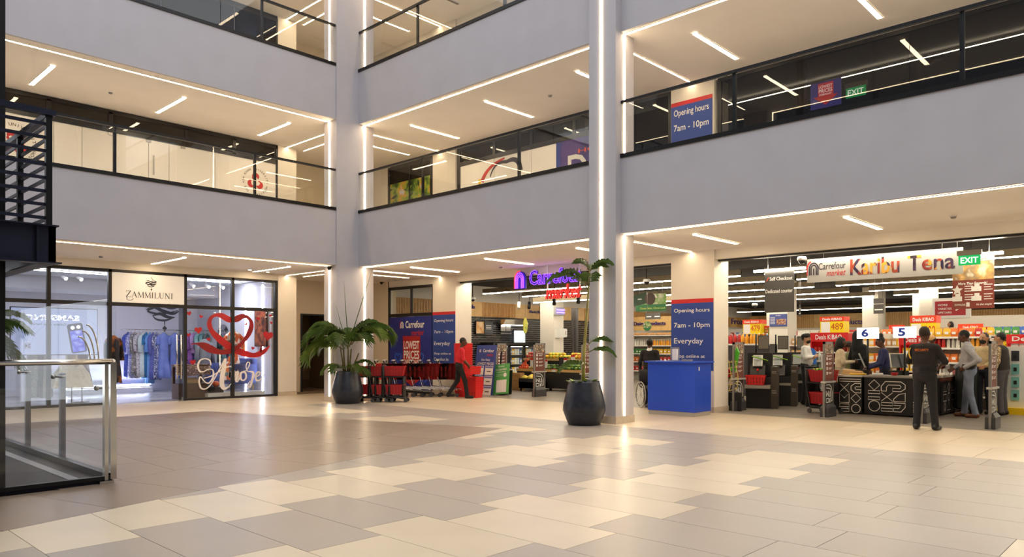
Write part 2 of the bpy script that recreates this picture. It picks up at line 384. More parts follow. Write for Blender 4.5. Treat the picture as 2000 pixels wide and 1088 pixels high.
# ---- railings
def railing(label, a, b, posts, seams, z, axis):
    """a, b: ends along the axis; posts, seams: places along it"""
    c = (lambda s, w, h: (s, w, h)) if axis == 'x' else (lambda s, w, h: (w, s, h))
    off = (YL+.03) if axis == 'x' else (XR+.03)
    t = thing('balcony_railing', label, 'railing', c((a+b)/2, off, z), group='glass balcony railings')
    o = t.location
    def bx(s0, s1, w0, w1, h0, h1, nm, m):
        mb = MB(); p = c(s0-(a+b)/2, w0, h0); q = c(s1-(a+b)/2, w1, h1)
        mb.box(min(p[0], q[0]), max(p[0], q[0]), min(p[1], q[1]), max(p[1], q[1]), h0, h1); return mb.build(nm, m, t)
    lo, hi = min(a, b), max(a, b)
    bx(lo, hi, -.05, .05, 0, .075, 'base_channel', black); bx(lo, hi, -.03, .03, 1.03, 1.08, 'handrail', black)
    cuts = sorted([lo]+[s for s in list(posts)+list(seams) if lo < s < hi]+[hi])
    for p, q in zip(cuts, cuts[1:]): bx(p+.006, q-.006, -.006, .006, .075, 1.03, 'glass_pane', glass)
    for p in posts: bx(p-.03, p+.03, .012, .06, .0, 1.03, 'post', black)
    return t
def pY(px, z): # place along Y on the right front seen at px
    return PX(px, 300, XR).y
def pXx(px): return PY(px, 300, YL).x
railing('glass railing with black handrail on the left first floor', -1.5, 10.87, [pXx(v) for v in (226, 500)]+[3.2], [pXx(v) for v in (152, 345, 450, 590)], F1, 'x')
railing('glass railing between the columns on the first floor', 16.56, 8.735, [pY(v, 0) for v in (822, 1010)], [pY(v, 0) for v in (767, 874, 936, 1079)], F1, 'y')
railing('glass railing on the right first floor before the dark shop windows', 8.11, -2, [pY(v, 0) for v in (1431, 1877)]+[.2], [pY(v, 0) for v in (1314, 1557, 1705)], F1, 'y')
railing('glass railing on the left second floor', -1.5, 10.87, [pXx(514)]+[4.6], [pXx(v) for v in (432, 595)], F2, 'x')
railing('glass railing between the columns on the second floor', 16.56, 8.735, [pY(812, 0), 11.2], [pY(v, 0) for v in (754, 867, 931)], F2, 'y')
railing('glass railing on the right second floor', 8.11, -2, [5.4], [6.8, 3.7, 2], F2, 'y')
# ---- end pillars of the shop fronts
def pillar(x0, x1, y0, y1, label):
    c = struct('pillar', MB().box(x0, x1, y0, y1, 0, 11.2), wallm, label=label); MB().box(x0-.012, x1+.012, y0-.012, y1+.012, 0, .12).build('skirting', beigew, c)
pillar(11.12, 11.72, YS-.05, 21.3, 'white pillar between the dress shop and the side passage')
pillar(XS-.05, 15.5, 16.36, 17.4, 'white pillar beside the supermarket window carrying a blue sign')
pillar(XS-.05, 15.5, 7.95, 9.03, 'white pillar in the supermarket entrance carrying a blue sign')
# ---- side passage behind the corner column
pw = mat('passage_wall', (226, 214, 192), .7)
dl = PY(587, 700, 21.3).x; dt = PY(600, 616, 21.3).z
struct('wall_passage_back', MB().box(11.72, dl, 21.3, 21.45, 0, C1).box(dl, 14.0, 21.3, 21.45, dt, C1).box(14.0, 15.4, 21.3, 21.45, 0, C1), pw, label='pale wall at the end of the side passage')
struct('wall_passage_side', MB().box(XS, XS+.3, 19.66, 21.45, 0, C1), pw, label='pale wall beside the supermarket window')
br = mat('brown_corridor_wall', (112, 92, 70), .8, noise=.05)
struct('wall_corridor', MB().box(dl-.3, 14.2, 23.2, 23.35, 0, C1).box(dl-.3, dl-.2, 21.45, 23.2, 0, C1).box(14.1, 14.2, 21.45, 23.2, 0, C1), br, label='dark brown corridor wall seen through the passage opening')
struct('door_1', MB().box(dl, dl+.05, 21.26, 21.5, 0, dt).box(dl, 14.0, 21.26, 21.5, dt, dt+.05), black, label='black frame of the passage opening')
struct('baseboard_corridor', MB().box(dl-.2, 14.1, 23.16, 23.2, 0, .3), mat('brown_skirting', (78, 60, 46), .6), label='brown skirting at the end of the corridor')
struct('floor_corridor', MB().box(11.7, 15.4, 21.3, 23.2, -.2, .0), T_BROWN, label='brown tiled corridor floor')
for n, (z0, z1) in enumerate(((F1, C2), (F2, C3))):
    struct('wall_passage_upper_%d' % (n+1), MB().box(11.72, 16, 21.3, 21.45, z0, z1), pw, label='pale passage wall upstairs')
# ---- unseen far walls, darkened and raised to keep reflections dark; rest of floor
farw = mat('dark_far_wall', (58, 58, 64), .5)
struct('wall_back', MB().box(-9.3, -9, -13, 24, 0, 17), farw, label='unseen wall across the hall, darkened for the reflections')
struct('wall_front', MB().box(-9.3, 16, -13.3, -13, 0, 17), farw, label='unseen wall behind the viewer, darkened for the reflections')
struct('floor_hall', MB().box(-9, -3.0, -13, 23, -.25, -.004).box(-3, 16, -13, -3, -.25, -.004), T_BEIGE, label='rest of the stone hall floor')
# ================================================================ upstairs shop fronts
def panel(t, x0, x1, y0, y1, z0, z1, nm, m): return MB().box(x0, x1, y0, y1, z0, z1).build(nm, m, t)
def fr(w, h, b, d=.05, z=0):
    return MB().box(-b/2, w+b/2, h-b/2, h+b/2, z-d/2, z+d/2).box(-b/2, w+b/2, -b/2, b/2, z-d/2, z+d/2).box(-b/2, b/2, -b/2, h+b/2, z-d/2, z+d/2).box(w-b/2, w+b/2, -b/2, h+b/2, z-d/2, z+d/2)
redm = mat('red_print', (196, 36, 34), .5); navyt = mat('dark_print', (40, 34, 52), .5)
def arcpoly(cx, cy, r0, r1, a0, a1, n=16):
    A = [math.radians(a0+(a1-a0)*i/n) for i in range(n+1)]
    return [(cx+r0*math.cos(a), cy+r0*math.sin(a)) for a in A]+[(cx+r1*math.cos(a), cy+r1*math.sin(a)) for a in A[::-1]]
def strokeband(mb, pts, w, z, m=0, closed=False):
    """flat ribbon of width w (number or list) along 2-D points, at height z"""
    n = len(pts); ws = w if isinstance(w, (list, tuple)) else [w]*n; L = []; R = []
    for i, p in enumerate(pts):
        a = pts[i-1] if (i > 0 or closed) else pts[i]; b = pts[(i+1) % n] if (i < n-1 or closed) else pts[i]
        dx, dy = b[0]-a[0], b[1]-a[1]; l = math.hypot(dx, dy) or 1; nx, ny = -dy/l, dx/l
        L.append(mb.av((p[0]+nx*ws[i]/2, p[1]+ny*ws[i]/2, z))); R.append(mb.av((p[0]-nx*ws[i]/2, p[1]-ny*ws[i]/2, z)))
    for i in range(n if closed else n-1): j = (i+1) % n; mb.fa((R[i], R[j], L[j], L[i]), m)
    return mb
def text_circle(parent, body, R, h, m, a0, step, z):
    V = []; Fc = []
    for i, ch in enumerate(body):
        if ch == ' ': continue
        a, f = text_mesh(ch, .01); mn, mx = a.min(0), a.max(0); th = math.radians(a0-step*i); k = h/.72
        base = len(V)
        for x, y, _ in a:
            x = (x-(mn[0]+mx[0])/2)*k; y = y*k; r = R+y
            V.append((math.sin(-th+math.pi/2)*0+math.cos(th)*r+math.sin(th)*x, math.sin(th)*r-math.cos(th)*x, z))
        Fc += [tuple(base+q for q in p) for p in f]
    me = bpy.data.meshes.new('lettering'); me.from_pydata(V, [], Fc); me.materials.append(m); return obj('lettering', me, parent)
def swirl_logo(t, cx, cy, R):
    e = bpy.data.objects.new('emblem_ring', None)
    mb = MB()
    for k in range(3):
        q = math.radians(90+120*k); pts = []
        for i in range(25):
            a = i/24*2*math.pi*.68; r = .30*(1-.0*i); c = (.30*math.cos(q), .30*math.sin(q)); th = q-1.9+a
            pts.append((cx+R*(c[0]*.9+.20*math.cos(th)), cy+R*(c[1]*.9+.20*math.sin(th))))
        strokeband(mb, pts, [R*(.05+.24*math.sin(math.pi*min(1, i/24*1.25))**1.0 if i < 20 else .05+.02*(24-i)) for i in range(25)], .012+.0008*k)
    mb.build('emblem', redm, t)
    g = text_circle(t, 'THE AGA KHAN UNIVERSITY HOSPITAL ·', R*.80, R*.15, mat('grey_print', (96, 88, 84), .5), 232, 10.4, .012)
    for v in g.data.vertices: v.co.x += cx; v.co.y += cy
whitep = mat('white_window_film', (248, 246, 242), .55)
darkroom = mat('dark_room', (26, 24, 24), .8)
framed = mat('black_window_frame', (22, 21, 21), .4)
# ---- clinic front, left first floor
x0, x1 = 1.2, 11.12; t = thing('clinic_front', 'white panelled clinic shop front upstairs with red swirl emblems', 'shop front', M=frame((x0, YS, F1), UL)); W = x1-x0; H = C2-F1-.01
zt = PY(539, 318, YS).z-F1
fm = fr(W, H-.05, .1); fm.box(0, W, zt-.05, zt+.05, -.025, .025).build('frame', framed, t)
mul = [PY(v, 300, YS).x-x0 for v in (95, 216, 364, 457)]
for x in mul: panel(t, x-.05, x+.05, zt, H-.05, -.025, .025, 'mullion', framed)
for a, b in zip([.05]+mul, mul+[W-.05]): panel(t, a+.04, b-.04, zt+.05, H-.1, -.005, .005, 'transom_pane', glassd)
cut = [.05]+[PY(v, 300, YS).x-x0 for v in (105, 160, 225, 290, 330, 420, 500)]+[W-.05]
for a, b in zip(cut, cut[1:]): panel(t, a+.006, b-.006, .06, zt-.05, -.006, .006, 'white_panel', whitep)
hx = PY(299, 320, YS).x-x0; panel(t, hx-.015, hx+.015, PY(299, 342, YS).z-F1, PY(299, 304, YS).z-F1, .04, .06, 'door_handle', steel)
for v in (216, 290, 357): hx = PY(v, 300, YS).x-x0; panel(t, hx-.06, hx+.06, zt-.12, zt-.06, .006, .03, 'patch_fitting', steel)
p = PY(498.5, 355, YS); swirl_logo(t, p.x-x0, p.z-F1, .42); p = PY(25, 280, YS); swirl_logo(t, p.x-x0, p.z-F1, .5)
struct('wall_clinic_back', MB().box(0, 11.12, 22.6, 22.75, F1, C2), darkroom, label='dark back wall behind the clinic windows')
# ---- first floor windows left of the pillar, with the mango poster
XU = XS+.02
M, W, H = rectX(XU, 761, 843, 331, 440); M[2][3] = F1; H = PX(761, 331, XU).z-F1
t = thing('upper_window', 'dark framed window upstairs with a mango tree poster', 'window', M=M)
fr(W, H, .1).build('frame', framed, t)
for a, b in ((.05, W/2-.03), (W/2+.03, W-.05)): panel(t, a, b, .05, H-.05, -.005, .005, 'pane', glassd)
panel(t, W/2-.03, W/2+.03, 0, H, -.03, .03, 'mullion', framed)
hp = PX(800, 352, XU).z-F1; panel(t, .05, W-.05, .05, hp, .006, .012, 'poster', imgmat('mango_poster', ((24, 40, 14), (70, 104, 30), (150, 170, 60), (214, 160, 60), (190, 214, 236)), 2.2, .5))
sm = MB()
for i in range(46):
    rx, ry, an = random.uniform(.15, W-.3), random.uniform(.3, hp-.1), random.uniform(0, 6.28); L = random.uniform(.22, .42); ca_, sa_ = math.cos(an), math.sin(an)
    sm.poly([(rx+ca_*L*u-sa_*L*v, ry+sa_*L*u+ca_*L*v, .014+.0002*i) for u, v in ((0, 0), (.4, .14), (1, 0), (.4, -.14))], i % 3)
sm.build('printed_leaves', [mat('leaf_print_a', (52, 92, 26), .5), mat('leaf_print_b', (120, 156, 50), .5), mat('leaf_print_c', (28, 52, 18), .5)], t)
sm = MB()
for cx_, cy_ in ((.45, .55), (1.35, .4), (1.75, .75), (2.0, 1.0)):
    if cx_ < W-.1: sm.prism(arcpoly(cx_, cy_, 0, .13, 0, 360, 14)[15:], .024, .026)
sm.build('printed_fruit', mat('mango_print', (226, 150, 62), .5), t)
strokeband(MB(), arcpoly(W*.62, .15, .95, .95, 170, 100)[:17], .06, .03).build('red_arc', redm, t); strokeband(MB(), arcpoly(W*.62, .25, .62, .62, 150, 20)[:17], .06, .032).build('black_arc', navyt, t)
# ---- first floor windows between pillar and column
yA, yB = PX(897, 300, XU).y, 10.3
M = frame((XU, yA, F1), UR); W = yA-yB; H = PX(897, 291, XU).z-F1; t = thing('upper_shop_window', 'long upstairs window with white lower panels and a red and black arch', 'window', M=M)
zt = PX(899, 322, XU).z-F1; f = fr(W, H, .12); f.box(0, W, zt-.06, zt+.06, -.025, .025).build('frame', framed, t)
mul = [yA-PX(v, 300, XU).y for v in (966, 1038, 1122)]+[W-1.2]
for x in mul: panel(t, x-.05, x+.05, zt, H-.05, -.025, .025, 'mullion', framed)
for a, b in zip([.05]+mul, mul+[W-.05]): panel(t, a+.05, b-.05, zt+.06, H-.06, -.005, .005, 'transom_pane', glassd)
xp = yA-PX(1087, 280, XU).y
for a, b in zip([.05]+mul[:2], mul[:2]+[xp]): panel(t, a+.006, b-.006, .05, zt-.06, -.006, .006, 'white_panel', whitep)
def cpx(px, py): q = PX(px, py, XU); return yA-q.y, q.z-F1
a0 = cpx(942, 356); a1 = cpx(986, 309); b0 = cpx(958, 346); b1 = cpx(990, 316); b2 = cpx(1017, 333)
def quadc(p, c, q, n=14): return [tuple((1-u)**2*p[i]+2*u*(1-u)*c[i]+u*u*q[i] for i in (0, 1)) for u in [k/n for k in range(n+1)]]
strokeband(MB(), quadc(a0, (a0[0]+.15, a1[1]-.12), a1), [.14-.006*i for i in range(15)], .012).build('red_arch', redm, t)
strokeband(MB(), quadc(b0, (b0[0]+.15, b1[1]+.1), b1)+quadc(b1, (b2[0]-.05, b1[1]+.12), b2)[1:], [.03+.005*i for i in range(29)], .012).build('black_arch', navyt, t)
panel(t, a0[0]-.15, a0[0]-.05, .3, a0[1]+.1, .006, .012, 'yellow_mark', mat('yellow_print', (236, 190, 40), .5))
purple = imgmat('purple_poster', ((44, 36, 104), (60, 44, 128), (104, 70, 150)), .8)
panel(t, xp, W-.02, .05, PX(1120, 262, XU).z-F1, .006, .016, 'purple_poster', purple); panel(t, xp, xp+.14, .05, PX(1120, 262, XU).z-F1, .016, .018, 'blue_edge', mat('blue_edge_print', (40, 60, 150), .5))
q0 = cpx(1130, 300); q1 = cpx(1168, 284); text(t, 'HO', q0[0], q1[0], q0[1], q1[1]+.02, mat('orange_print', (226, 92, 70), .5), .02)
q0 = cpx(1110, 335); text(t, 'D', q0[0], q0[0]+.62, q0[1]-.35, cpx(1110, 305)[1], white, .02, bold=.012)
# ---- first floor, right: opening-hours pillar sign and dark shop windows
bluep = mat('blue_poster', (44, 74, 160), .5); redtop = mat('red_band', (206, 40, 44), .5); paper = mat('white_print', (246, 246, 244), .5)
XP = XS-.06
def hours_sign(label, pl, pr, pt, pb, lines, zb=None, name='hours_sign'):
    M, W, H = rectX(XP, pl, pr, pt, pb); t = thing(name, label, 'sign', M=M, group='blue opening hours signs')
    panel(t, 0, W, 0, H-.09, -.012, .003, 'board', bluep); panel(t, 0, W, H-.09, H, -.012, .003, 'red_band', redtop)
    for body, u0, u1, v0, v1 in lines: text(t, body, W*u0, W*u1, H*v0, H*v1, paper, .0045, bold=.008)
    return t
zbot = F1+.05; q = PX(1311, 203.5, XP); d0 = (F1-CAMZ)
pb = YH_-F_*(zbot-CAMZ)/((XP)*CA+PX(1311, 300, XP).y*SA)
Hs = q.z-zbot
hours_sign('blue opening hours sign on the upstairs pillar', 1311, 1391, 203.5, pb, [('Opening hours', .07, .92, 1-.36/Hs, 1-.17/Hs), ('7am - 10pm', .07, .92, 1-.70/Hs, 1-.51/Hs)], name='upper_hours_sign')
yA = PX(1406, 150, XU).y; glassu = glassmat('upper_window_glass', (.62, .6, .58), .045, .6); M = frame((XU, yA, F1), UR); W = yA+2; H = 2.28; t = thing('dark_shop_window', 'long dark upstairs shop window right of the blue sign', 'window', M=M)
fr(W, H, .08).build('frame', framed, t)
cut = [.04, 1.9, 3.8, 5.7, 7.6, W-.04]
for a, b in zip(cut, cut[1:]): panel(t, a, b-.01, .04, H-.04, -.005, .005, 'pane', glassu)
M, W, H = rectX(XU, 1238, 1309, 205, 280); M[2][3] = F1; H = PX(1238, 202, XU).z-F1; t = thing('dark_shop_window', 'narrow dark upstairs window left of the blue hours sign', 'window', M=M)
fr(W, H, .08).build('frame', framed, t); panel(t, .04, W-.04, .04, H-.04, -.005, .005, 'pane', glassd)
panel(t, W*.55, W*.95, .05, 1.4, -.05, -.04, 'inner_poster', purple)
struct('wall_upper_right_head', MB().box(XU-.02, XU+.1, -3, 7.95, F1+2.3, C2).box(XU-.02, XU+.1, 9.03, 16.36, PX(897, 291, XU).z+.03, C2).box(XU-.02, XU+.1, 17.4, 23, PX(800, 316, XU).z+.08, C2).box(XU-.02, XU+.1, PX(758, 300, XU).y, 23, F1, C2), wallm, label='white wall above the upstairs windows')
struct('wall_upper_back', MB().box(22, 22.1, -4, 23, F1, C2).box(15.1, 22, -4.1, -4, F1, C2).box(15.1, 22, 21.4, 21.5, F1, C2), darkroom, label='dark wall deep inside the upstairs shop')
struct('floor_upper', MB().box(15.05, 22, -4, 23, F1-.3, F1-.02), darkroom, label='dark floor of the upstairs shop')
struct('ceiling_upper', MB().box(15.05, 22, -4, 23, C2, C2+.1), darkroom, label='dark ceiling of the upstairs shop')
a, b = PX(1408, 204, 16.6), PX(2000, 66, 16.6); zz = (a.z+b.z)/2
strip('long white lamp inside the dark upstairs shop', (16.58, 16.62, b.y-3, a.y, zz-.03, zz+.01), 'shop lamps upstairs', 'shop_lamp', ledc)
for k, (x, y) in enumerate(((19, 6.5), (19.5, 3.2), (18.6, 0.5))): strip('%s faint lamp deep inside the upstairs shop' % ORD[k], (x, x+.06, y-1.6, y, 7.0, 7.04), 'shop lamps upstairs', 'shop_lamp', ledmat('dim_lamp', (255, 225, 180), .8))
M, W, H = rectX(15.3, 1583, 1643, 166, 216); t = thing('price_poster', 'lowest prices poster hanging inside the dark upstairs shop', 'poster', M=M)
panel(t, 0, W, 0, H, -.01, 0, 'board', mat('glow_purple_poster', (70, 66, 150), .5, emit=.5)); ptr = mat('glow_red_print', (190, 40, 44), .5, emit=.8)  # glow put into the print so the poster shows through dark glass
MB().prism([(W*.25, H*.45), (W*.75, H*.45), (W*.75, H*.95), (W*.25, H*.95)], 0, .006).build('red_block', ptr, t); MB().prism([(W*.1, H*.45), (W*.5, H*.1), (W*.9, H*.45)], 0, .006).build('red_arrow', ptr, t)
lw = mat('glow_white_print', (240, 240, 240), .5, emit=.8)
text(t, 'LOWEST', W*.28, W*.72, H*.75, H*.87, lw, .008); text(t, 'PRICES', W*.28, W*.72, H*.58, H*.72, lw, .008); text(t, 'EVERYDAY', W*.3, W*.7, H*.47, H*.54, lw, .008)
def exit_sign(X, pl, pr, pt, pb, label):
    M, W, H = rectX(X, pl, pr, pt, pb); t = thing('exit_sign', label, 'exit sign', M=M, group='green exit signs')
    panel(t, -.02, W+.02, H, H+.09, -.05, .03, 'housing', mat('sign_housing', (150, 146, 138), .5)); panel(t, 0, W, 0, H, -.012, 0, 'lit_panel', mat('exit_green', (20, 160, 84), .4, emit=.7))
    text(t, 'EXIT', W*.1, W*.9, H*.2, H*.8, mat('exit_white', (250, 255, 250), .4, emit=1), .004, bold=.012); return t
exit_sign(15.5, 1652, 1691, 174, 193, 'green exit sign inside the dark upstairs shop')
# ---- second floor walls
struct('wall_top_right', MB().box(XS, XS+.12, 12.5, 23, F2, C3), wallm, label='pale wall on the second floor right side')
struct('wall_top_right_far', MB().box(XS, XS+.12, -3, 12.5, F2, C3), mat('ochre_wall', (150, 106, 56), .7), label='ochre wall on the second floor right side')
t = thing('night_window', 'dark blue window wall on the left second floor', 'window', M=frame((1.2, YS, F2), UL))
fr(9.92, 2.3, .08).build('frame', framed, t)
cut = [.04, 2.5, 5.0, 6.6, 8.6, 9.88]
for a, b in zip(cut, cut[1:]): panel(t, a+.01, b-.01, .04, 2.26, -.005, .005, 'pane', glassb)
struct('wall_top_left_back', MB().box(0, 11.12, 22.6, 22.75, F2, C3).box(0, 11.12, YS, YS+.1, F2+2.34, C3), darkroom, label='dark back wall behind the second floor windows')
# ================================================================ steel stair landing at the left edge
LX, LY = PY(102, 400, 7.63).x, 7.63
t = thing('steel_staircase', 'black steel stair landing with bar railings at the left edge', 'staircase', (LX, LY, 0))
def lbar(nm, a, b, w_, h_, m=darkmetal): return MB().bar(a, b, w_, h_).build(nm, m, t)
zb, ztop = PY(100, 514, LY).z, PY(100, 442, LY).z
lbar('edge_beam', (-4, .03, (zb+ztop)/2), (.03, .03, (zb+ztop)/2), .06, ztop-zb); lbar('edge_beam', (0, 0, (zb+ztop)/2), (0, 3.2, (zb+ztop)/2), .06, ztop-zb)
lbar('bottom_flange', (-4, .0, zb), (.06, .0, zb), .14, .012); lbar('bottom_flange', (-.03, .02, zb), (-.03, 3.2, zb), .14, .012); lbar('top_flange', (-4, .0, ztop), (.04, 0, ztop), .12, .012)
MB().box(-.13, -.11, -.03, .0, zb, ztop).build('stiffener', darkmetal, t)
MB().box(-4, 0, .06, 3.2, zb+.14, ztop-.02).build('deck', black, t)
hz = PY(98, 222, LY).z
for i in range(8):
    z = ztop+.07+(hz-ztop-.1)*i/7.6; lbar('rail_bar', (-4, .0, z), (-.02, .0, z), .02, .028); lbar('side_rail_bar', (-.03, .02, z), (-.03, 3.2, z), .02, .028)
lbar('handrail', (-4, -.02, hz), (.02, -.02, hz), .06, .05); lbar('side_handrail', (-.03, -.02, hz-.02), (-.03, 3.2, hz-.02), .06, .05)
for x, y in ((-.03, 0), (-1.2, 0), (-.03, .95), (-.03, 1.9), (-.03, 2.85)): lbar('post', (x, y, ztop), (x, y, hz-.02), .05, .05, black)
cx0 = PY(-30, 900, 8.62).x; cx1 = PY(6, 900, 8.62).x
lbar('support_column', ((cx0+cx1)/2-LX, 8.72-LY, .03), ((cx0+cx1)/2-LX, 8.72-LY, 12), cx1-cx0, .2, black)
# ================================================================ glass balustrade round the stair foot
BX, BY = 2.80, 8.57
t = thing('stair_balustrade', 'glass balustrade with steel handrail round the black stair foot', 'balustrade', (BX, BY, 0))
MB().box(-2.6, .02, -.02, 5.5, 0, .035).build('plinth', mat('black_gloss_stone', (8, 9, 20), .45, spec=.2), t)
MB().box(-.32, -.22, .02, 5.4, .035, .039).build('plinth_strip', mat('grey_strip', (130, 128, 130), .4), t)
MB().box(-.05, .03, .0, 5.5, .035, .10).build('side_channel', black, t); MB().box(-2.6, .0, -.03, .03, .035, .075).build('front_channel', black, t)
for a, b in ((-1.05, -.06), (-2.2, -1.06)): panel(t, a, b, -.006, .006, .075, 1.22, 'front_pane', glass)
sy = [.06, 1.75, 3.3, 5.1]
for a, b in zip(sy, sy[1:]): panel(t, -.016, -.004, a+.01, b-.01, .10, 1.96, 'side_pane', glassmat('side_glass', (.93, .95, .98), .03, .3))
for y in (1.85, 3.4, 5.12): panel(t, .03, .09, y-.03, y+.03, 0, 1.12, 'post', mat('dull_steel', (120, 116, 120), .4, metal=.8))
for y, z in ((.25, 1.0), (1.82, 1.08), (3.37, 1.1)):
    MB().tube([(-.05, y, z), (.09, y, z)], .014, 8).sphere((-.05, y, z), .03, 10, 6).build('glass_clamp', steel, t)
cp = MB().box(-.06, -.025, -.04, .03, .03, 1.27).build('post', stainless, t); MB().box(-.12, .02, -.08, .07, 0, .03).build('base_plate', stainless, cp)
MB().box(.0, .06, -.03, .03, .035, 1.28).build('corner_post', stainless, t)
MB().tube([(-2.6, 0, 1.29), (-.6, 0, 1.29), (.03, 0, 1.29)], .03, 12).sphere((.03, 0, 1.29), .03, 12, 8).build('handrail', stainless, t)
for k in range(3):
    r = .22+.05*k; MB().tube([(.04-.22+.04*k-.0-(.12*(1-math.sin(u))), .02, 1.28+r*math.cos(u)*1.25) for u in [math.pi/2-math.pi/2*i/10 for i in range(11)]], .008, 8).build('hoop_rail', stainless, t)
# ================================================================ dress shop
def cr(pts, n=6):
    P = [pts[0]]+list(pts)+[pts[-1]]; o = []
    for i in range(1, len(P)-2):
        for k in range(n):
            u = k/n; a, b, c, d = P[i-1], P[i], P[i+1], P[i+2]
            o.append(tuple(.5*((2*b[j])+(-a[j]+c[j])*u+(2*a[j]-5*b[j]+4*c[j]-d[j])*u*u+(-a[j]+3*b[j]-3*c[j]+d[j])*u**3) for j in range(len(b))))
    o.append(tuple(pts[-1])); return o
zx = [PY(v, 650, YS).x for v in (-40, 94.6, 214, 361, 454, 538)]; ZT = 3.39; TR = PY(538, 606, YS).z
t = thing('shopfront', 'black framed glass front of the dress shop', 'shop front', (0, YS, 0))
for i, x in enumerate(zx): panel(t, x-.04, x+.04, -.05, .05, 0, ZT, 'mullion', framed)
panel(t, zx[0], zx[-1], -.05, .05, ZT-.07, ZT, 'head_rail', framed); panel(t, zx[0], zx[-1], -.048, .048, TR-.045, TR+.045, 'transom', framed)
for i in (0, 1, 3, 4):
    panel(t, zx[i], zx[i+1], -.045, .045, 0, .06, 'bottom_rail', framed)
    panel(t, zx[i]+.04, zx[i+1]-.04, -.006, .006, .06, TR-.045, 'lower_pane', glass); panel(t, zx[i]+.04, zx[i+1]-.04, -.006, .006, TR+.045, ZT-.07, 'upper_pane', glass)
panel(t, zx[2]+.04, zx[2]+.16, -.006, .006, .02, TR-.045, 'door_side_pane', glass)
struct('wall_left_bulkhead', MB().box(-3, 11.12, YS-.04, YS+.1, ZT+.002, C1), wallm, label='white strip of wall above the dress shop front')
# open glass door leaf, swung inwards
dx = zx[3]-.06; t = thing('glass_door', 'open frameless glass door of the dress shop with tall steel handle', 'door', (dx, YS, 0), rz=math.radians(62))
panel(t, -.95, 0, -.006, .006, .03, TR-.06, 'glass_leaf', glass)
for s in (-1, 1): MB().tube([(-.85, .05*s, .62), (-.85, .05*s, 1.75)], .016, 10).tube([(-.85, 0, .72), (-.85, .05*s, .72)], .008, 6).tube([(-.85, 0, 1.62), (-.85, .05*s, 1.62)], .008, 6).build('pull_handle', stainless, t)
panel(t, -.12, 0, -.015, .015, .0, .1, 'floor_hinge', steel)
# sign over the door
def serif(parent, body, x0, x1, y0, y1, m, z=.006):
    GL = {'Z': (.9, [(.08, .93, .85, .93, .06), (.85, .95, .08, .05, .13), (.05, .05, .85, .05, .06), (.08, .93, .04, .75, .05), (.85, .05, .9, .25, .05)]),
          'A': (1.0, [(.5, 1, .1, .03, .055), (.5, 1, .88, .03, .14), (.27, .36, .7, .36, .045), (-.02, .02, .24, .02, .04), (.72, .02, 1.04, .02, .04)]),
          'M': (1.15, [(.15, 0, .19, 1, .055), (.17, 1, .58, .05, .13), (.58, .05, .98, 1, .05), (.98, 1, 1.02, 0, .14), (.03, .02, .29, .02, .04), (.88, .02, 1.16, .02, .04)]),
          'I': (.42, [(.21, 0, .21, 1, .14), (.06, .02, .36, .02, .04), (.06, .98, .36, .98, .04)]),
          'L': (.8, [(.21, 0, .21, 1, .14), (.06, .98, .36, .98, .04), (.06, .03, .76, .03, .05), (.76, .03, .8, .25, .05)]),
          'U': (1.0, [(.2, 1, .2, .3, .14), (.2, .3, .32, .06, .12), (.32, .06, .6, .02, .08), (.6, .02, .8, .2, .06), (.82, .2, .82, 1, .055), (.06, .98, .36, .98, .04), (.68, .98, .96, .98, .04)]),
          'N': (1.05, [(.17, 0, .17, 1, .055), (.17, .98, .86, .02, .14), (.86, 0, .86, 1, .055), (.03, .02, .31, .02, .04), (.72, .98, 1.0, .98, .04), (.03, .98, .2, .98, .04)])}
    W = sum(GL[c][0] for c in body)+.08*len(body); mb = MB(); x = 0; k = (x1-x0)/W; h = y1-y0; n = 0
    for i, c in enumerate(body):
        sc = 1.18 if i == 0 else 1
        for a, b, c2, d, w_ in GL[c][1]:
            strokeband(mb, [(x0+(x+a)*k, y0+b*h*sc), (x0+(x+c2)*k, y0+d*h*sc)], w_*k, z+.00002*n); n += 1
        x += GL[c][0]+.08
    return mb.build('lettering', m, parent)
def brush(parent, cx, cy, s, m, z=.006):
    mb = MB()
    for i, (pts, w_) in enumerate((([(-.5, .28), (-.3, .38), (0, .26), (.3, .2), (.52, .28), (.3, .36), (.05, .26)], .07), ([(-.55, .1), (-.3, .2), (0, .08), (.35, .0), (.55, .1)], .08), ([(.5, .12), (.2, .02), (-.2, -.02), (-.5, .06), (-.3, .16)], .05),
                                 ([(-.35, -.1), (-.1, -.02), (.15, -.12), (.4, -.14)], .08), ([(.4, -.12), (.1, -.24), (-.2, -.22), (-.34, -.1)], .05), ([(.06, .3), (.2, .5), (.05, .62), (.12, .8)], .03), ([(.06, -.22), (.06, -.42)], .025))):
        q = cr([(cx+a*s, cy+b*s) for a, b in pts], 8); n = len(q)
        strokeband(mb, q, [s*w_*(.25+1.2*math.sin(math.pi*(k+.5)/n)) for k in range(n)], z+.0001*i)
    mb.poly([(cx+s*(.06+a), cy+s*(-.52+b), z) for a, b in ((0, -.13), (.08, 0), (0, .1), (-.08, 0))]); return mb.build('brush_emblem', m, parent)
M, W, H = rectY(YS-.052, 218, 357, 529, 596); t = thing('shop_sign', 'white ZAMMILUNI sign panel over the dress shop door', 'sign', M=M)
M[2][3] = TR+.05; H = ZT-.07-TR-.055; W = zx[3]-zx[2]-.08; M[0][3] = zx[2]+.04
t.matrix_world = M; panel(t, 0, W, 0, H, -.02, 0, 'board', mat('sign_white', (244, 242, 236), .5, emit=.12))
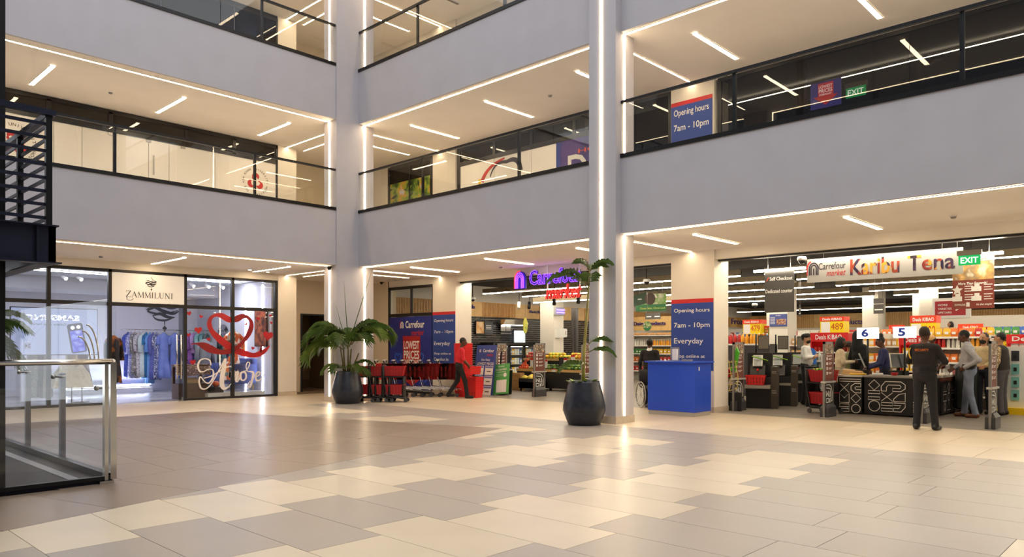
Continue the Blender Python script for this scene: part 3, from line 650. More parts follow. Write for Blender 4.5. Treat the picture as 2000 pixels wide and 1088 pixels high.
inkb = mat('black_ink', (14, 13, 14), .5); serif(t, 'ZAMMILUNI', W*.18, W*.84, H*.18, H*.38, inkb); strokeband(MB(), cr([(W*.19, H*.2), (W*.2, H*.1), (W*.25, H*.08), (W*.28, H*.14)]), .012, .008).build('letter_tail', inkb, t); brush(t, W*.52, H*.66, H*.34, inkb)
# ---- room
lil = mat('shop_wall', (222, 222, 232), .6); RYB = 25.2
struct('wall_shop_back', MB().box(1, 11.3, RYB, RYB+.1, 0, 3.4), lil, label='pale lilac back wall of the dress shop')
struct('wall_shop_sides', MB().box(11.0, 11.1, YS+.12, RYB, 0, 3.4).box(.9, 1, YS+.12, RYB, 0, 3.4), lil, label='side walls of the dress shop')
struct('ceiling_shop', MB().box(1, 11.1, YS+.12, RYB, 3.42, 3.5).box(1, 11.0, 23.6, RYB-.02, 3.05, 3.42), mat('shop_ceiling', (214, 216, 224), .7), label='dropped ceiling of the dress shop')
struct('floor_shop', MB().box(1, 11.1, YS+.05, RYB, -.2, .004), imgmat('grey_marble_floor', ((150, 150, 152), (176, 176, 178), (196, 196, 198)), 1.2, .2, detail=6), label='grey marble floor of the dress shop')
shl = ledmat('cool_shop_lamp', (238, 240, 255), 24)
for i, (x, l) in enumerate(((2.6, 'left'), (5.3, 'middle'), (9.0, 'right'))): strip('white linear lamp on the dress shop ceiling, %s' % l, (x-.3, x+1.7, 21.4, 21.65, 3.38, 3.41), 'dress shop lamps', 'shop_lamp', shl)
strip('white lamp low under the wall display of blue dresses', (6.95, 9.3, 24.86, 24.95, .16, .2), 'dress shop lamps', 'shop_lamp', shl)
struct('trim_1', MB().box(6.85, 9.4, 24.83, RYB, .005, .15).box(6.85, 9.4, 24.98, RYB, .21, .26), lil, label='white step under the wall display')
for k, px in enumerate((479, 512)):
    q = PY(px, 600, 24.6); q = PX(px, 600, 10.98); strip('upright white light line on the shop wall, %s' % ('left of the art panel', 'right of the art panel')[k], (10.982, 10.998, q.y-.015, q.y+.015, .1, 3.3), 'dress shop lamps', 'shop_lamp', shl)
for k, (px, l) in enumerate(((122, 'left'), (152, 'second'), (372, 'third'), (402, 'fourth'), (430, 'rightmost'))):
    q = PY(px, 528, 22.3); s = thing('track_spotlight', 'white track spotlight behind the upper shop glass, %s' % l, 'spotlight', (q.x, 22.3, 3.42), group='track spotlights in the dress shop')
    MB().tube([(0, 0, 0), (0, 0, -.08)], .012, 8).build('stem', white, s); MB().tube([(.0, .03, -.08), (.06, -.1, -.16)], .05, 12).build('head', white, s); MB().tube([(.061, -.101, -.161), (.063, -.105, -.163)], .04, 12).build('lens', shl, s)
t = thing('wall_emblem', 'large dark brush emblem on the back wall of the dress shop', 'wall decoration', M=frame((PY(318, 615, RYB-.01).x, RYB-.012, PY(318, 612, RYB).z), UL)); brush(t, 0, 0, .95, mat('grey_ink', (60, 60, 66), .5))
# reflection of an unseen advert screen, built as a glowing panel behind the glass
M, W, H = rectY(YS+.28, 22, 190, 600, 693); t = thing('reflected_screen', 'pale blue glowing panel standing in for a reflected advert, left window, lettering reversed', 'screen', M=M)
panel(t, 0, W, 0, H, -.03, 0, 'reflection_face', mat('reflection_glow', (176, 192, 240), .3, emit=.34)); panel(t, -.02, W+.02, -.02, H+.02, -.07, -.031, 'casing', blk)
wt = mat('reflection_white', (250, 252, 255), .3, emit=.9); gt = mat('reflection_grey', (60, 66, 110), .3, emit=.05)
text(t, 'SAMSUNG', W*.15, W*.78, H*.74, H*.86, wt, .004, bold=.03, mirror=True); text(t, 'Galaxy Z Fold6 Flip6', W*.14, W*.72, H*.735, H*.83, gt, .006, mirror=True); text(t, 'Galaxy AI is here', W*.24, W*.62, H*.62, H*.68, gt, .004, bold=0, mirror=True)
text(t, '24', W*.15, W*.21, H*.15, H*.23, gt, .004, mirror=True); MB().box(W*.14, W*.22, H*.12, H*.26, 0, .002).build('price_badge', mat('reflection_badge', (150, 156, 190), .4, emit=.4), t)
mb = MB()
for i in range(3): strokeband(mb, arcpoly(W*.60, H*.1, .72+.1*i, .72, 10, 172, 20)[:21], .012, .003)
mb.build('printed_arcs', mat('reflection_lilac', (150, 160, 216), .4, emit=.5), t)
def tilt(pts, c, a, s): return [(c[0]+s*(math.cos(a)*x-math.sin(a)*y), c[1]+s*(math.sin(a)*x+math.cos(a)*y)) for x, y in pts]
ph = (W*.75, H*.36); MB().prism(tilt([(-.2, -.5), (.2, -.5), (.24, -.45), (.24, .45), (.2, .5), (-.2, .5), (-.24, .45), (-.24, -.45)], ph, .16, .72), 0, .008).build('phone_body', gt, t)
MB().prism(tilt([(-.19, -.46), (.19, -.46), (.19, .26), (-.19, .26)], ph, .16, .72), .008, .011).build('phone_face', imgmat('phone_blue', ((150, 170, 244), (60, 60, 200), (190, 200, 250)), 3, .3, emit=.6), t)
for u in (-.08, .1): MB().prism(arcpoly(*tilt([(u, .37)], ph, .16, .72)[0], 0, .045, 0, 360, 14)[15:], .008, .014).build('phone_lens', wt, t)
# ---- clothes
def cloth(name, cols, sc=9, kind='noise'): return imgmat(name, cols, sc, .85, kind=kind)
def garment(label, x, y, ztop, h, w, yaw, m, sleeve=.5, flare=1.15, group=None, name='hanging_garment', depth=.16, hook=True, cat='garment'):
    t = thing(name, label, cat, (x, y, ztop), yaw, group)
    rings = []; N = 26; ph_ = random.uniform(0, 6)
    for z, f, d in ((0, .2, .35), (-.03, .38, .5), (-.07, .93, .7), (-.13, 1, .85), (-.28, .9, .95), (-.42, .82, .95), (-.62, .9, 1.0), (-.82, 1.0, 1.05), (-1, 1.0, 1.1)):
        k = max(0, -z-.35); fl = 1+(flare-1)*max(0, (-z-.4)/.6); r = []
        for i in range(N):
            a = 2*math.pi*i/N; rip = 1+.16*k*math.sin(7*a+ph_)+.06*k*math.sin(13*a)
            r.append((w/2*f*fl*math.cos(a)*rip, depth/2*d*fl*math.sin(a)*(1+.5*k*math.sin(5*a+ph_)), z*h*(1+.012*math.sin(4*a+ph_) if z < -.9 else 1)))
        rings.append(r)
    MB().loft(rings, 0).build('body', m, t)
    if sleeve:
        for s in (-1, 1):
            L = sleeve; MB().tube([(s*w*.40, 0, -.075*h), (s*w*.53, .01, -.12*h-.03), (s*(w*.56+.02), .0, -.13*h-.45*L), (s*(w*.53+.02), -.02, -.13*h-L)], [.05, .068, .06, .075], 10).build('sleeve', m, t)
    if hook: MB().tube([(0, 0, -.02), (0, 0, .05), (.02, 0, .075), (.01, 0, .1), (-.02, 0, .085)], .005, 6).tube([(-w*.4, 0, -.06), (0, 0, 0), (w*.4, 0, -.06)], .007, 6).build('hanger', mat('hanger_wood', (206, 190, 150), .5), t)
    return t
ry = 24.85
def rail(px0, px1, py, y, label):
    a, b = PY(px0, py, y), PY(px1, py, y); t = thing('garment_rail', label, 'rail', (a.x, y, a.z), group='garment rails')
    MB().tube([(0, 0, 0), (b.x-a.x, 0, 0)], .012, 8).build('bar', stainless, t)
    for x in (.1, b.x-a.x-.1): MB().tube([(x, 0, 0), (x, RYB-y, .0)], .01, 8).build('bracket', stainless, t)
    return a.z
zr = rail(238, 352, 643, ry, 'steel garment rail with blue dresses on the back wall')
B = [(250, 735, 'deep blue cotton tunic, leftmost on the wall rail', ((60, 76, 170), (80, 100, 190)), .34), (256, 738, 'white tunic with blue spots, second on the wall rail', ((236, 236, 244), (120, 130, 200), (236, 236, 244)), .4),
     (264, 730, 'grey and white patterned tunic on the wall rail', ((190, 182, 170), (110, 108, 112), (226, 222, 214)), .4), (272, 738, 'black and white printed wrap dress on the wall rail', ((60, 58, 70), (220, 216, 222), (170, 160, 160)), .4),
     (279, 736, 'pale mint tunic on the wall rail', ((200, 220, 222), (228, 238, 238)), .36), (286, 738, 'petrol blue long dress on the wall rail', ((40, 108, 160), (58, 130, 180)), .34), (293, 748, 'bright sky blue long dress on the wall rail', ((96, 146, 212), (124, 168, 226)), .36),
     (299, 740, 'slate blue dress with lace cuffs on the wall rail', ((88, 96, 170), (110, 116, 190)), .42), (306, 741, 'white dress with navy print, rightmost of the packed dresses', ((240, 240, 246), (40, 56, 130), (240, 240, 246)), .4)]
for i, (px, pb_, lab, cols, w_) in enumerate(B):
    q = PY(px, 645, ry); zb_ = PY(px, pb_, ry).z; garment(lab, q.x, ry, zr-.09, zr-.09-zb_, w_, math.radians(38+6*math.sin(i*2)), cloth('cloth_%d' % i, cols, 11), sleeve=(.45, .5, .5, .42, .45, .2, .42, .5, .3)[i], flare=1.05+.03*(i % 3), group='dresses on the wall rail')
for px, lab, w_, yaw in ((318, 'lilac blue flared dress hanging apart on the wall rail',   .36, .25), (340, 'lilac sleeveless dress seen through the open glass door', .34, .2)):
    q = PY(px, 645, ry); garment(lab, q.x, ry-.05, zr-.09, zr-.09-PY(px, 738, ry).z, w_, yaw, cloth('cloth_lilac', ((120, 140, 214), (140, 158, 226)), 4), sleeve=.2, flare=1.35, group='dresses on the wall rail', depth=.3)
y2 = 24.2; zr2 = rail(362, 410, 645, y2, 'short garment rail with purple and teal clothes')
for i, (px, pb_, lab, cols) in enumerate(((364, 705, 'dark wine dress at the left of the short rail', ((70, 30, 40), (90, 44, 52))), (371, 712, 'purple dotted blouse on the short rail', ((150, 90, 160), (120, 70, 140))), (379, 690, 'lavender blouse on the short rail', ((190, 150, 196), (160, 120, 176))),
                                         (388, 708, 'teal striped shirt on the short rail', ((110, 160, 162), (150, 190, 190))), (397, 700, 'sea green blouse on the short rail', ((80, 130, 130), (104, 150, 148))), (404, 705, 'dark grey shirt at the right of the short rail', ((90, 100, 104), (70, 80, 84))))):
    q = PY(px, 645, y2); garment(lab, q.x, y2, zr2-.09, zr2-.09-PY(px, pb_, y2).z, .4, math.radians(45), cloth('cloth2_%d' % i, cols, 12), sleeve=.4, group='clothes on the short rail')
q = G(218, 792); yb = 20.95
q = PY(222, 660, yb); garment('black long dress with orange face print by the shop door', q.x, yb, PY(222, 655, yb).z, PY(222, 655, yb).z-PY(222, 748, yb).z, .42, .5, cloth('cloth_face', ((24, 20, 22), (40, 30, 28), (196, 110, 40)), 4), sleeve=.5, flare=1.15)
# mannequins
def mannequin(label, x, y, m, top, waist, hem, sh=.19, flare=.36, neck=True, nk=None, tilt_=0, sleeves=0, stand=True):
    t = thing('dress_form', label, 'mannequin', (x, y, 0))
    prof = [(flare, hem), (flare*.97, hem+.02), (flare*.78, (hem+waist)/2), (.15, waist+.03), (.125, waist+.08), (.17, waist+.25), (sh, top-.08), (sh*.8, top-.02), (.07, top)]
    N = 28; MB().loft([[(r*math.cos(2*math.pi*i/N)*(1+.06*math.sin(9*2*math.pi*i/N)*(1 if z < waist else 0)), .72*r*math.sin(2*math.pi*i/N)*(1+.06*math.sin(9*2*math.pi*i/N)*(1 if z < waist else 0)), z) for i in range(N)] for r, z in prof]).build('dress', m, t)
    if neck: MB().lathe([(.06, top-.03), (.05, top+.05), (.045, top+.08)], 12).build('neck_cap', nk or mat('form_ivory', (214, 196, 168), .5), t)
    if stand: MB().lathe([(.16, 0.005), (.16, .02), (.015, .03), (.015, hem+.1)], 12).build('stand', steel, t)
    for s in ((-1, 1) if sleeves else ()): MB().tube([(s*sh*.85, 0, top-.1), (s*(sh+.07), -.02, top-.2), (s*(sh+.1), -.03, top-.2-sleeves)], [.06, .07, .06], 10).build('sleeve', m, t)
    return t
q = G(456, 770); mannequin('tailor dummy in a white and orange floral dress in the right window', PY(456, 700, 21.0).x, 21.0, imgmat('floral_orange', ((240, 226, 214), (214, 96, 40), (240, 226, 214), (226, 120, 50), (120, 130, 120)), 9, .8, kind='voronoi'), PY(456, 648, 21.0).z, 1.12, PY(456, 742, 21.0).z, sleeves=.42, flare=.30)
mannequin('stand with a cream pleated dress in the left window', PY(140, 700, 20.9).x, 20.9, cloth('cream_satin', ((224, 206, 170), (240, 228, 200), (206, 186, 150)), 5), 1.5, 1.1, PY(140, 757, 20.9).z, flare=.5)
mannequin('brown leather coat on a dark dress form in the left window', PY(160, 700, 21.4).x, 21.4, mat('brown_leather', (96, 54, 34), .45, noise=.2, nscale=6), 1.42, 1.0, .55, flare=.24, nk=mat('bronze_head', (70, 46, 36), .4))
for i, px in enumerate((62, 72, 82, 92)):
    q = PY(px, 700, 21.1); garment(('grey sequin', 'silver glitter', 'black sequin', 'pale grey glitter')[i]+' evening dress hanging in the left window', q.x, 21.1, 1.55, 1.35, .34, .8, cloth('sequin_%d' % i, (((90, 94, 104), (170, 172, 180)), ((200, 200, 204), (120, 122, 128)), ((30, 30, 34), (100, 100, 108)), ((170, 172, 178), (226, 226, 230)))[i], 60), sleeve=0, group='glitter dresses in the left window')
q = PY(400, 670, 22.6); garment('long sheer grey coat on the right display', q.x, 22.6, PY(400, 662, 22.6).z, 1.55, .5, .3, cloth('cloth_sheer', ((96, 96, 104), (120, 120, 126)), 3), sleeve=.6, flare=1.2, depth=.24)
# display table with bags
q = PY(375, 740, 20.75); t = thing('display_table', 'dark wooden display box and shelf in the right shop window', 'table', (q.x, 20.75, 0))
wd = mat('dark_walnut', (74, 46, 34), .45, noise=.2, nscale=6)
panel(t, -.45, .35, -.2, .25, .0, .42, 'lower_box', wd); panel(t, -.45, .45, -.2, .3, .88, .95, 'top_shelf', wd); panel(t, -.45, -.38, .2, .28, .42, .88, 'leg', wd); panel(t, .3, .37, .2, .28, .42, .88, 'leg', wd)
ob = thing('handbag', 'small beige handbag with gold clasp on the display box', 'bag', (q.x-.02, 20.75, .425))
MB().loft([[(-.2, -.06, 0), (.2, -.06, 0), (.2, .06, 0), (-.2, .06, 0)], [(-.19, -.07, .08), (.19, -.07, .08), (.19, .07, .08), (-.19, .07, .08)], [(-.14, -.03, .16), (.14, -.03, .16), (.14, .03, .16), (-.14, .03, .16)]], sm=False).build('body', mat('beige_leather', (196, 168, 130), .5), ob)
MB().tube([(.12*math.cos(a), 0, .15+.1*math.sin(a)) for a in [math.pi*i/10 for i in range(11)]], .008, 6).build('handle', mat('gold', (200, 160, 80), .3, metal=1), ob)
R = [[(-.5+.12*i, -.24-.02*math.sin(i*1.7), .96 if j == 0 else .96-.06*j-.02*math.sin(i+j)) for i in range(9)] for j in range(6)]
R[0] = [(-.5+.12*i, -.1, .965) for i in range(9)]
MB().loft(R, closed=False).loft([[(p[0], p[1]-.012, p[2]-.004) for p in r] for r in R], closed=False).build('patterned_throw', imgmat('throw_print', ((190, 160, 150), (96, 70, 66), (226, 206, 196)), 12, .9), loc=(q.x-.05, 20.75, 0), label='patterned shawl draped over the front of the display table', cat='shawl')
s = thing('jewellery_case', 'black jewellery tray with an orange ornament beside the display box', 'tray', (q.x+.62, 20.72, 0)); panel(s, -.18, .22, -.12, .12, .0, .3, 'tray', blk); MB().sphere((.05, 0, .38), (.1, .1, .085), 14, 9).build('ornament', mat('orange_glaze', (206, 90, 34), .3), s)
struct('trim_2', MB().box(PY(402, 700, 20.5).x, PY(512, 700, 20.5).x, 20.35, 22.8, .005, .14), imgmat('white_marble', ((236, 234, 230), (236, 234, 230), (170, 168, 168)), 2.2, .2, detail=8), label='white marble plinth in the right shop window')
# sofa
s = thing('sofa', 'dark blue velvet sofa on thin gold legs in the right window', 'sofa', (10.48, 21.75, .145), RZR); velvet = mat('blue_velvet', (54, 66, 120), .8, noise=.1)
def rbox(x0, x1, y0, y1, z0, z1, r=.04):
    mb = MB(); R = []
    for z, e in ((z0, r), (z0+r*.4, r*.3), (z0+r, 0), (z1-r, 0), (z1-r*.4, r*.3), (z1, r)):
        X0, X1, Y0, Y1 = x0+e, x1-e, y0+e, y1-e
        R.append([(X0+r, Y0, z), (X1-r, Y0, z), (X1, Y0+r, z), (X1, Y1-r, z), (X1-r, Y1, z), (X0+r, Y1, z), (X0, Y1-r, z), (X0, Y0+r, z)])
    return mb.loft(R)
rbox(-.9, .9, -.4, .4, .2, .45).build('seat', velvet, s); rbox(-.9, .9, .22, .45, .3, .95).build('backrest', velvet, s)
for e in (-1, 1): rbox(min(e*.72, e*.92), max(e*.72, e*.92), -.42, .4, .2, .8).build('armrest', velvet, s)
for e in (-.35, .35): rbox(e-.3, e+.3, .05, .25, .46, .85).build('cushion', velvet, s)
for x in (-.8, .8):
    for y in (-.33, .35): MB().tube([(x, y, 0), (x, y, .21)], .015, 8).build('leg', mat('gold', (200, 160, 80), .3, metal=1), s)
M, W, H = rectX(10.95, 499, 521, 606, 676); t = thing('art_panel', 'tall bronze textured art panel on the shop wall', 'wall art', M=M); panel(t, 0, W, 0, H, -.02, .02, 'panel', imgmat('bronze_art', ((60, 30, 26), (120, 60, 44), (196, 110, 70), (80, 40, 34)), 5, .4)); fr(W, H, .03, .05).build('frame', wd, t)
M, W, H = rectX(10.97, 424, 448, 634, 742); t = thing('arched_mirror', 'arched mirror behind the floral dress', 'mirror', M=M)
MB().prism([(0, 0), (W, 0)]+[(W/2+W/2*math.cos(a), H-W/2+W/2*math.sin(a)) for a in [math.pi*i/14 for i in range(15)]], -.01, .01).build('mirror_face', mat('mirror_silver', (200, 204, 214), .03, metal=1), t)
# ---- Valentine graphics on the right window
YG = YS-.012
t = thing('window_graphic', 'red heart ribbon and white Amore lettering on the right shop window', 'window sticker', M=frame((0, YG, 0), UL))
def zp(a, b): q = PY(340+a/3.886, 520+b/3.886, YG); return (q.x, q.z)
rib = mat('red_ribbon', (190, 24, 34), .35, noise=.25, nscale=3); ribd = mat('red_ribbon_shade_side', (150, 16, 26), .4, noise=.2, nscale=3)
def ribbon(pts, ws, m, z, nm='ribbon'):
    q = cr([(*zp(a, b), w_/3.886*.0152) for (a, b), w_ in zip(pts, ws)], 8); return strokeband(MB(), [(p[0], p[1]) for p in q], [p[2] for p in q], z).build(nm, m, t)
ribbon([(443, 412), (405, 400), (360, 375), (315, 372), (278, 395), (268, 440), (285, 490), (330, 540), (395, 592), (460, 632), (530, 660), (600, 676), (650, 664), (690, 640), (726, 604)], [34, 44, 36, 22, 26, 34, 34, 46, 52, 50, 46, 34, 40, 30, 6], rib, 0)
ribbon([(443, 412), (480, 398), (520, 380), (558, 388), (584, 420), (586, 460), (568, 510), (530, 565), (480, 615), (420, 645), (350, 652), (280, 630), (225, 604), (175, 588), (128, 590)], [30, 46, 34, 20, 26, 34, 36, 28, 30, 36, 34, 54, 48, 16, 6], ribd, .003)
ribbon([(652, 652), (665, 600), (660, 655)], [20, 6, 20], rib, .004)
def heart(cx, cy, r, a=0): return [(cx+r*(math.cos(a)*x-math.sin(a)*y), cy+r*(math.sin(a)*x+math.cos(a)*y)) for x, y in [(.062*16*math.sin(u)**3, .062*(13*math.cos(u)-5*math.cos(2*u)-2*math.cos(3*u)-math.cos(4*u))) for u in [2*math.pi*i/28 for i in range(28)]]]
hm = mat('red_heart', (200, 30, 40), .3)
for a, b, r, an in ((113, 358, 17, .2), (204, 382, 13, -.3), (184, 485, 27, .1), (108, 522, 15, 0), (262, 554, 14, .2), (142, 728, 20, 0), (443, 362, 13, 0), (545, 440, 10, .5), (637, 397, 15, -.2), (731, 375, 11, 0), (737, 430, 11, -.3), (713, 527, 40, -.15), (598, 622, 13, -.2)):
    c = zp(a, b); MB().prism(heart(c[0], c[1], r/3.886*.0152, an)[::-1], 0, .006).build('heart', hm, t)
def pen(pts, ws, z):
    q = cr([(*zp(a, b), w_/3.886*.0152) for (a, b), w_ in zip(pts, ws)], 8); return strokeband(MB(), [(p[0], p[1]) for p in q], [p[2] for p in q], z)
wl = mat('white_vinyl', (250, 244, 242), .5)
pen([(278, 752), (272, 718), (240, 702), (200, 712), (181, 752), (192, 795), (222, 800), (262, 782), (294, 790), (296, 840), (268, 884), (235, 880), (200, 840), (190, 880), (205, 925), (240, 930), (280, 895), (335, 800), (388, 702)], [10, 9, 8, 10, 14, 12, 8, 7, 10, 14, 10, 8, 9, 12, 12, 8, 8, 10, 14], .006).build('letter_A_swash', wl, t)
pen([(392, 700), (380, 760), (366, 830), (362, 890), (376, 926), (408, 918), (432, 890)], [12, 30, 34, 34, 26, 10, 6], .008).build('letter_A_stem', wl, t)
pen([(225, 850), (290, 830), (360, 786), (405, 764), (432, 762), (450, 785)], [6, 8, 9, 10, 10, 6], .007).build('letter_A_bar', wl, t)
pen([(420, 845), (425, 800), (420, 842), (438, 800), (450, 806), (448, 850), (470, 805), (484, 808), (470, 868), (484, 872), (498, 846)], [14, 16, 14, 7, 16, 16, 7, 16, 16, 9, 6], .009).build('letter_m', wl, t)
pen([(526, 800), (505, 815), (506, 855), (528, 866), (545, 845), (542, 812), (526, 800), (548, 790), (566, 760), (572, 735), (556, 730), (545, 760), (556, 800)], [14, 16, 16, 10, 14, 14, 10, 7, 8, 8, 8, 8, 10], .010).build('letter_o', wl, t)
pen([(560, 800), (580, 800), (600, 812), (590, 870), (576, 912), (562, 918), (560, 895), (590, 860)], [8, 12, 18, 18, 16, 10, 8, 6], .011).build('letter_r', wl, t)
pen([(618, 840), (645, 826), (650, 806), (632, 804), (618, 832), (624, 866), (650, 862), (674, 830), (684, 808)], [8, 10, 12, 12, 16, 16, 10, 7, 5], .012).build('letter_e', wl, t)
# ================================================================ potted palms
potm = mat('dark_grey_pot', (44, 46, 54), .3, noise=.25, nscale=10, bump=.15)
leafg = mat('palm_leaf', (76, 100, 38), .45, noise=.35, nscale=3); leafy = mat('palm_leaf_pale', (104, 126, 48), .45, noise=.3, nscale=3)
stemm = mat('palm_stem', (106, 96, 52), .6, noise=.3, nscale=9); soil = mat('soil', (44, 32, 22), .9)
def pot(t, s=1):
    MB().lathe([(.27*s, 0), (.30*s, .01), (.345*s, .12*s), (.40*s, .27*s), (.395*s, .36*s), (.35*s, .56*s), (.295*s, .78*s), (.285*s, .82*s), (.262*s, .82*s), (.262*s, .74*s)], 32, cap=False).build('pot', potm, t)
    MB().lathe([(.0, .76*s), (.264*s, .755*s)], 24, cap=False).build('soil', soil, t)
def frond(t, base, az, L, up, droop, m, nl=22, lw=.0125, ll=.34):
    d = Vector((math.cos(az), math.sin(az), 0)); pts = []; p = Vector(base); ang = up
    n = 14
    for i in range(n+1): pts.append(p.copy()); p = p+(d*math.cos(ang)+Vector((0, 0, 1))*math.sin(ang))*(L/n); ang -= droop/n*(.5+1.2*i/n)
    mb = MB(); mb.tube(pts, [.011*(1-.8*i/n)+.002 for i in range(n+1)], 5, 1)
    side = d.cross(Vector((0, 0, 1)))
    for i in range(nl):
        u = .16+.84*i/(nl-1); f = u*n; k = min(n-1, int(f)); q = pts[k].lerp(pts[k+1], f-k); tg = (pts[k+1]-pts[k]).normalized(); nrm = side.cross(tg)
        l = ll*(math.sin(math.pi*(.12+.84*u))**.7)*random.uniform(.85, 1.1)
        for s in (-1, 1):
            o = (side*s*.8+tg*(.55+.5*u)-nrm*-.18).normalized(); e = q+o*l+Vector((0, 0, -.42*l-.12*l*random.random())); mid = q+o*l*.5+nrm*.02+Vector((0, 0, -.05*l))
            wv = tg.cross(o).cross(o).normalized()*lw*.5
            mb.fa((mb.av(q-wv*.5), mb.av(mid-wv), mb.av(mid+wv), mb.av(q+wv*.5)), 0); mb.fa((len(mb.v)-3, mb.av(e), len(mb.v)-2), 0)
    return mb.build('frond', [m, stemm], t)
def spear(t, a, b, r=.012): return MB().tube([a, Vector(a).lerp(Vector(b), .6), b], [r, r*.8, .002], 6).build('spear_leaf', leafg, t)
p = PY(679, 780, 16.1); t = thing('potted_palm', 'bushy potted palm by the corner column', 'plant', (p.x, p.y, 0)); pot(t)
random.seed(5)
cam_az = math.atan2(SA, CA)        # away from the viewer
RT = cam_az-math.pi/2; LT = cam_az+math.pi/2
for k, (ox, oy) in enumerate(((-.1, .0), (.05, .06), (.12, -.05), (-.02, -.1), (0, .1))):
    top = (ox*2.2, oy*2.2, 1.45+.22*math.sin(k*2)); MB().tube([(ox, oy, .74), (ox*1.5, oy*1.5, 1.05), top], [.028, .022, .016], 8).build('stem', stemm, t)
for k, (az, L, up, dr, z, m) in enumerate(((LT, 1.25, .95, 2.5, 1.5, leafg), (LT+.5, 1.15, 1.05, 2.2, 1.5, leafg), (LT-.5, 1.2, .8, 2.3, 1.4, leafy), (RT, 1.4, 1.05, 2.35, 1.55, leafg), (RT+.4, 1.3, .95, 2.3, 1.5, leafg), (RT-.45, 1.25, 1.1, 2.4, 1.5, leafy),
                                          (cam_az+math.pi, 1.0, 1.0, 2.4, 1.45, leafg), (cam_az, 1.1, 1.1, 2.0, 1.5, leafg), (LT+.15, 1.0, 1.25, 1.9, 1.55, leafg), (RT+.1, .9, 1.3, 1.7, 1.6, leafg), (LT-.25, 1.35, .6, 2.4, 1.35, leafy), (LT+.9, .95, 1.2, 2.2, 1.5, leafg), (RT-.9, 1.0, 1.0, 2.2, 1.45, leafg),
                                          (LT, .62, .55, 1.9, .9, leafy), (RT+.2, .6, .7, 1.6, .95, leafg), (RT-.5, .55, .5, 1.8, .85, leafg), (cam_az+math.pi+.6, .55, .6, 2.0, .9, leafy), (cam_az+math.pi-.5, .5, .7, 2.0, .85, leafg))):
    frond(t, (.1*math.cos(az), .1*math.sin(az), z), az, L, up, dr, m, nl=26 if L > .8 else 14, ll=.52 if L > .8 else .3)
for a, b in (((.02, 0, 1.5), (math.cos(LT)*.1, math.sin(LT)*.1, 3.15)), ((.03, 0, 1.5), (math.cos(RT)*.62, math.sin(RT)*.62, 3.4)), ((0, 0, 1.4), (math.cos(LT)*.3, math.sin(LT)*.3, 2.5))): spear(t, a, b)
p = G(1141, 829); t = thing('potted_palm', 'slender potted palm in front of the middle column', 'plant', (p.x, p.y, 0)); pot(t)
zt2 = CAMZ+(YH_-545)*13.4/F_; MB().tube([(-.03, 0, .74), (0, 0, 1.4), (.06*math.cos(RT), .06*math.sin(RT), 2.2), (.1*math.cos(RT), .1*math.sin(RT), zt2+.2)], [.035, .028, .022, .014], 8).build('stem', mat('green_stem', (150, 140, 70), .5, noise=.3, nscale=6), t)
tp = lambda z: (.09*math.cos(RT), .09*math.sin(RT), z)
for az, L, up, dr, z, ll in ((LT, .95, 1.05, 2.1, zt2-.2, .3), (LT+.4, .7, 1.1, 1.9, zt2-.1, .24), (RT, .5, 1.1, 1.7, zt2+.15, .26), (RT+.7, .45, 1.0, 1.7, zt2+.15, .24), (LT, .3, 1.2, 1.4, zt2+.2, .26), (cam_az+math.pi, .6, 1.0, 2.0, zt2-.1, .24), (RT, .5, .5, 1.5, 1.35, .22), (RT+.5, .45, .7, 1.5, 1.5, .22), (LT+.2, .6, .45, 1.5, 1.1, .22)):
    frond(t, tp(z), az, L, up, dr, leafg, nl=11, ll=ll*1.25, lw=.012)
for k in range(22):
    a = random.uniform(0, 6.28); r = random.uniform(.08, .27); L = random.uniform(.1, .2); q = Vector((r*math.cos(a), r*math.sin(a), .78)); d = Vector((math.cos(a), math.sin(a), random.uniform(.1, .7))).normalized(); sd = d.cross(Vector((0, 0, 1))).normalized()*L*.3
    MB().poly([q, q+d*L*.5+sd, q+d*L, q+d*L*.5-sd]).poly([q+Vector((0, 0, -.003)), q+d*L*.5-sd+Vector((0, 0, -.003)), q+d*L+Vector((0, 0, -.003)), q+d*L*.5+sd+Vector((0, 0, -.003))]).build('ground_leaf', mat('ground_leaf', (140, 170, 60), .5, noise=.3, nscale=8), t)
p = PY(-62, 700, 15.2); t = thing('potted_palm', 'palm reaching in from the left edge behind the glass balustrade', 'plant', (p.x, p.y, 0)); pot(t)
MB().tube([(0, 0, .74), (0, .02, 1.6)], [.04, .025], 8).build('stem', stemm, t)
for az, L, up, dr in ((RT, 1.15, .75, 1.7), (RT+.35, 1.1, 1.1, 2.0), (RT-.4, 1.15, .35, 1.7), (RT, 1.1, .05, 1.5), (LT, 1.1, .9, 2.0), (cam_az, 1.1, .9, 2.0), (cam_az+math.pi, 1.0, .9, 2.2)): frond(t, (0, .02, 1.6), az, L, up, dr, leafg, 24, ll=.36)
# ================================================================ supermarket shell
XBK, YSL = 42.0, 20.0
struct('floor_supermarket', MB().box(14.9, XBK, -6, 23, -.2, .0), imgmat('grey_plank_floor', ((120, 112, 104), (150, 142, 132), (136, 126, 116)), .9, .32, detail=6, stretch=(4, .5, 1)), label='grey wood-look floor of the supermarket')
blackc = mat('black_ceiling', (20, 18, 20), .9, noise=.4, nscale=3)
struct('ceiling_supermarket', MB().box(15.05, XBK, -6, 23, 3.72, 3.8), blackc, label='black open ceiling of the supermarket')
struct('wall_supermarket_back', MB().box(XBK, XBK+.1, -6, 23, 0, 3.72), mat('dark_store_wall', (40, 36, 36), .8), label='dark upper back wall of the supermarket')
struct('wall_supermarket_far', MB().box(15.05, XBK, -6.1, -6, 0, 3.72), mat('dark_store_wall', (40, 36, 36), .8), label='dark side wall of the supermarket')
woodm = mat('pale_oak', (214, 176, 116), .5, noise=.12, nscale=4)
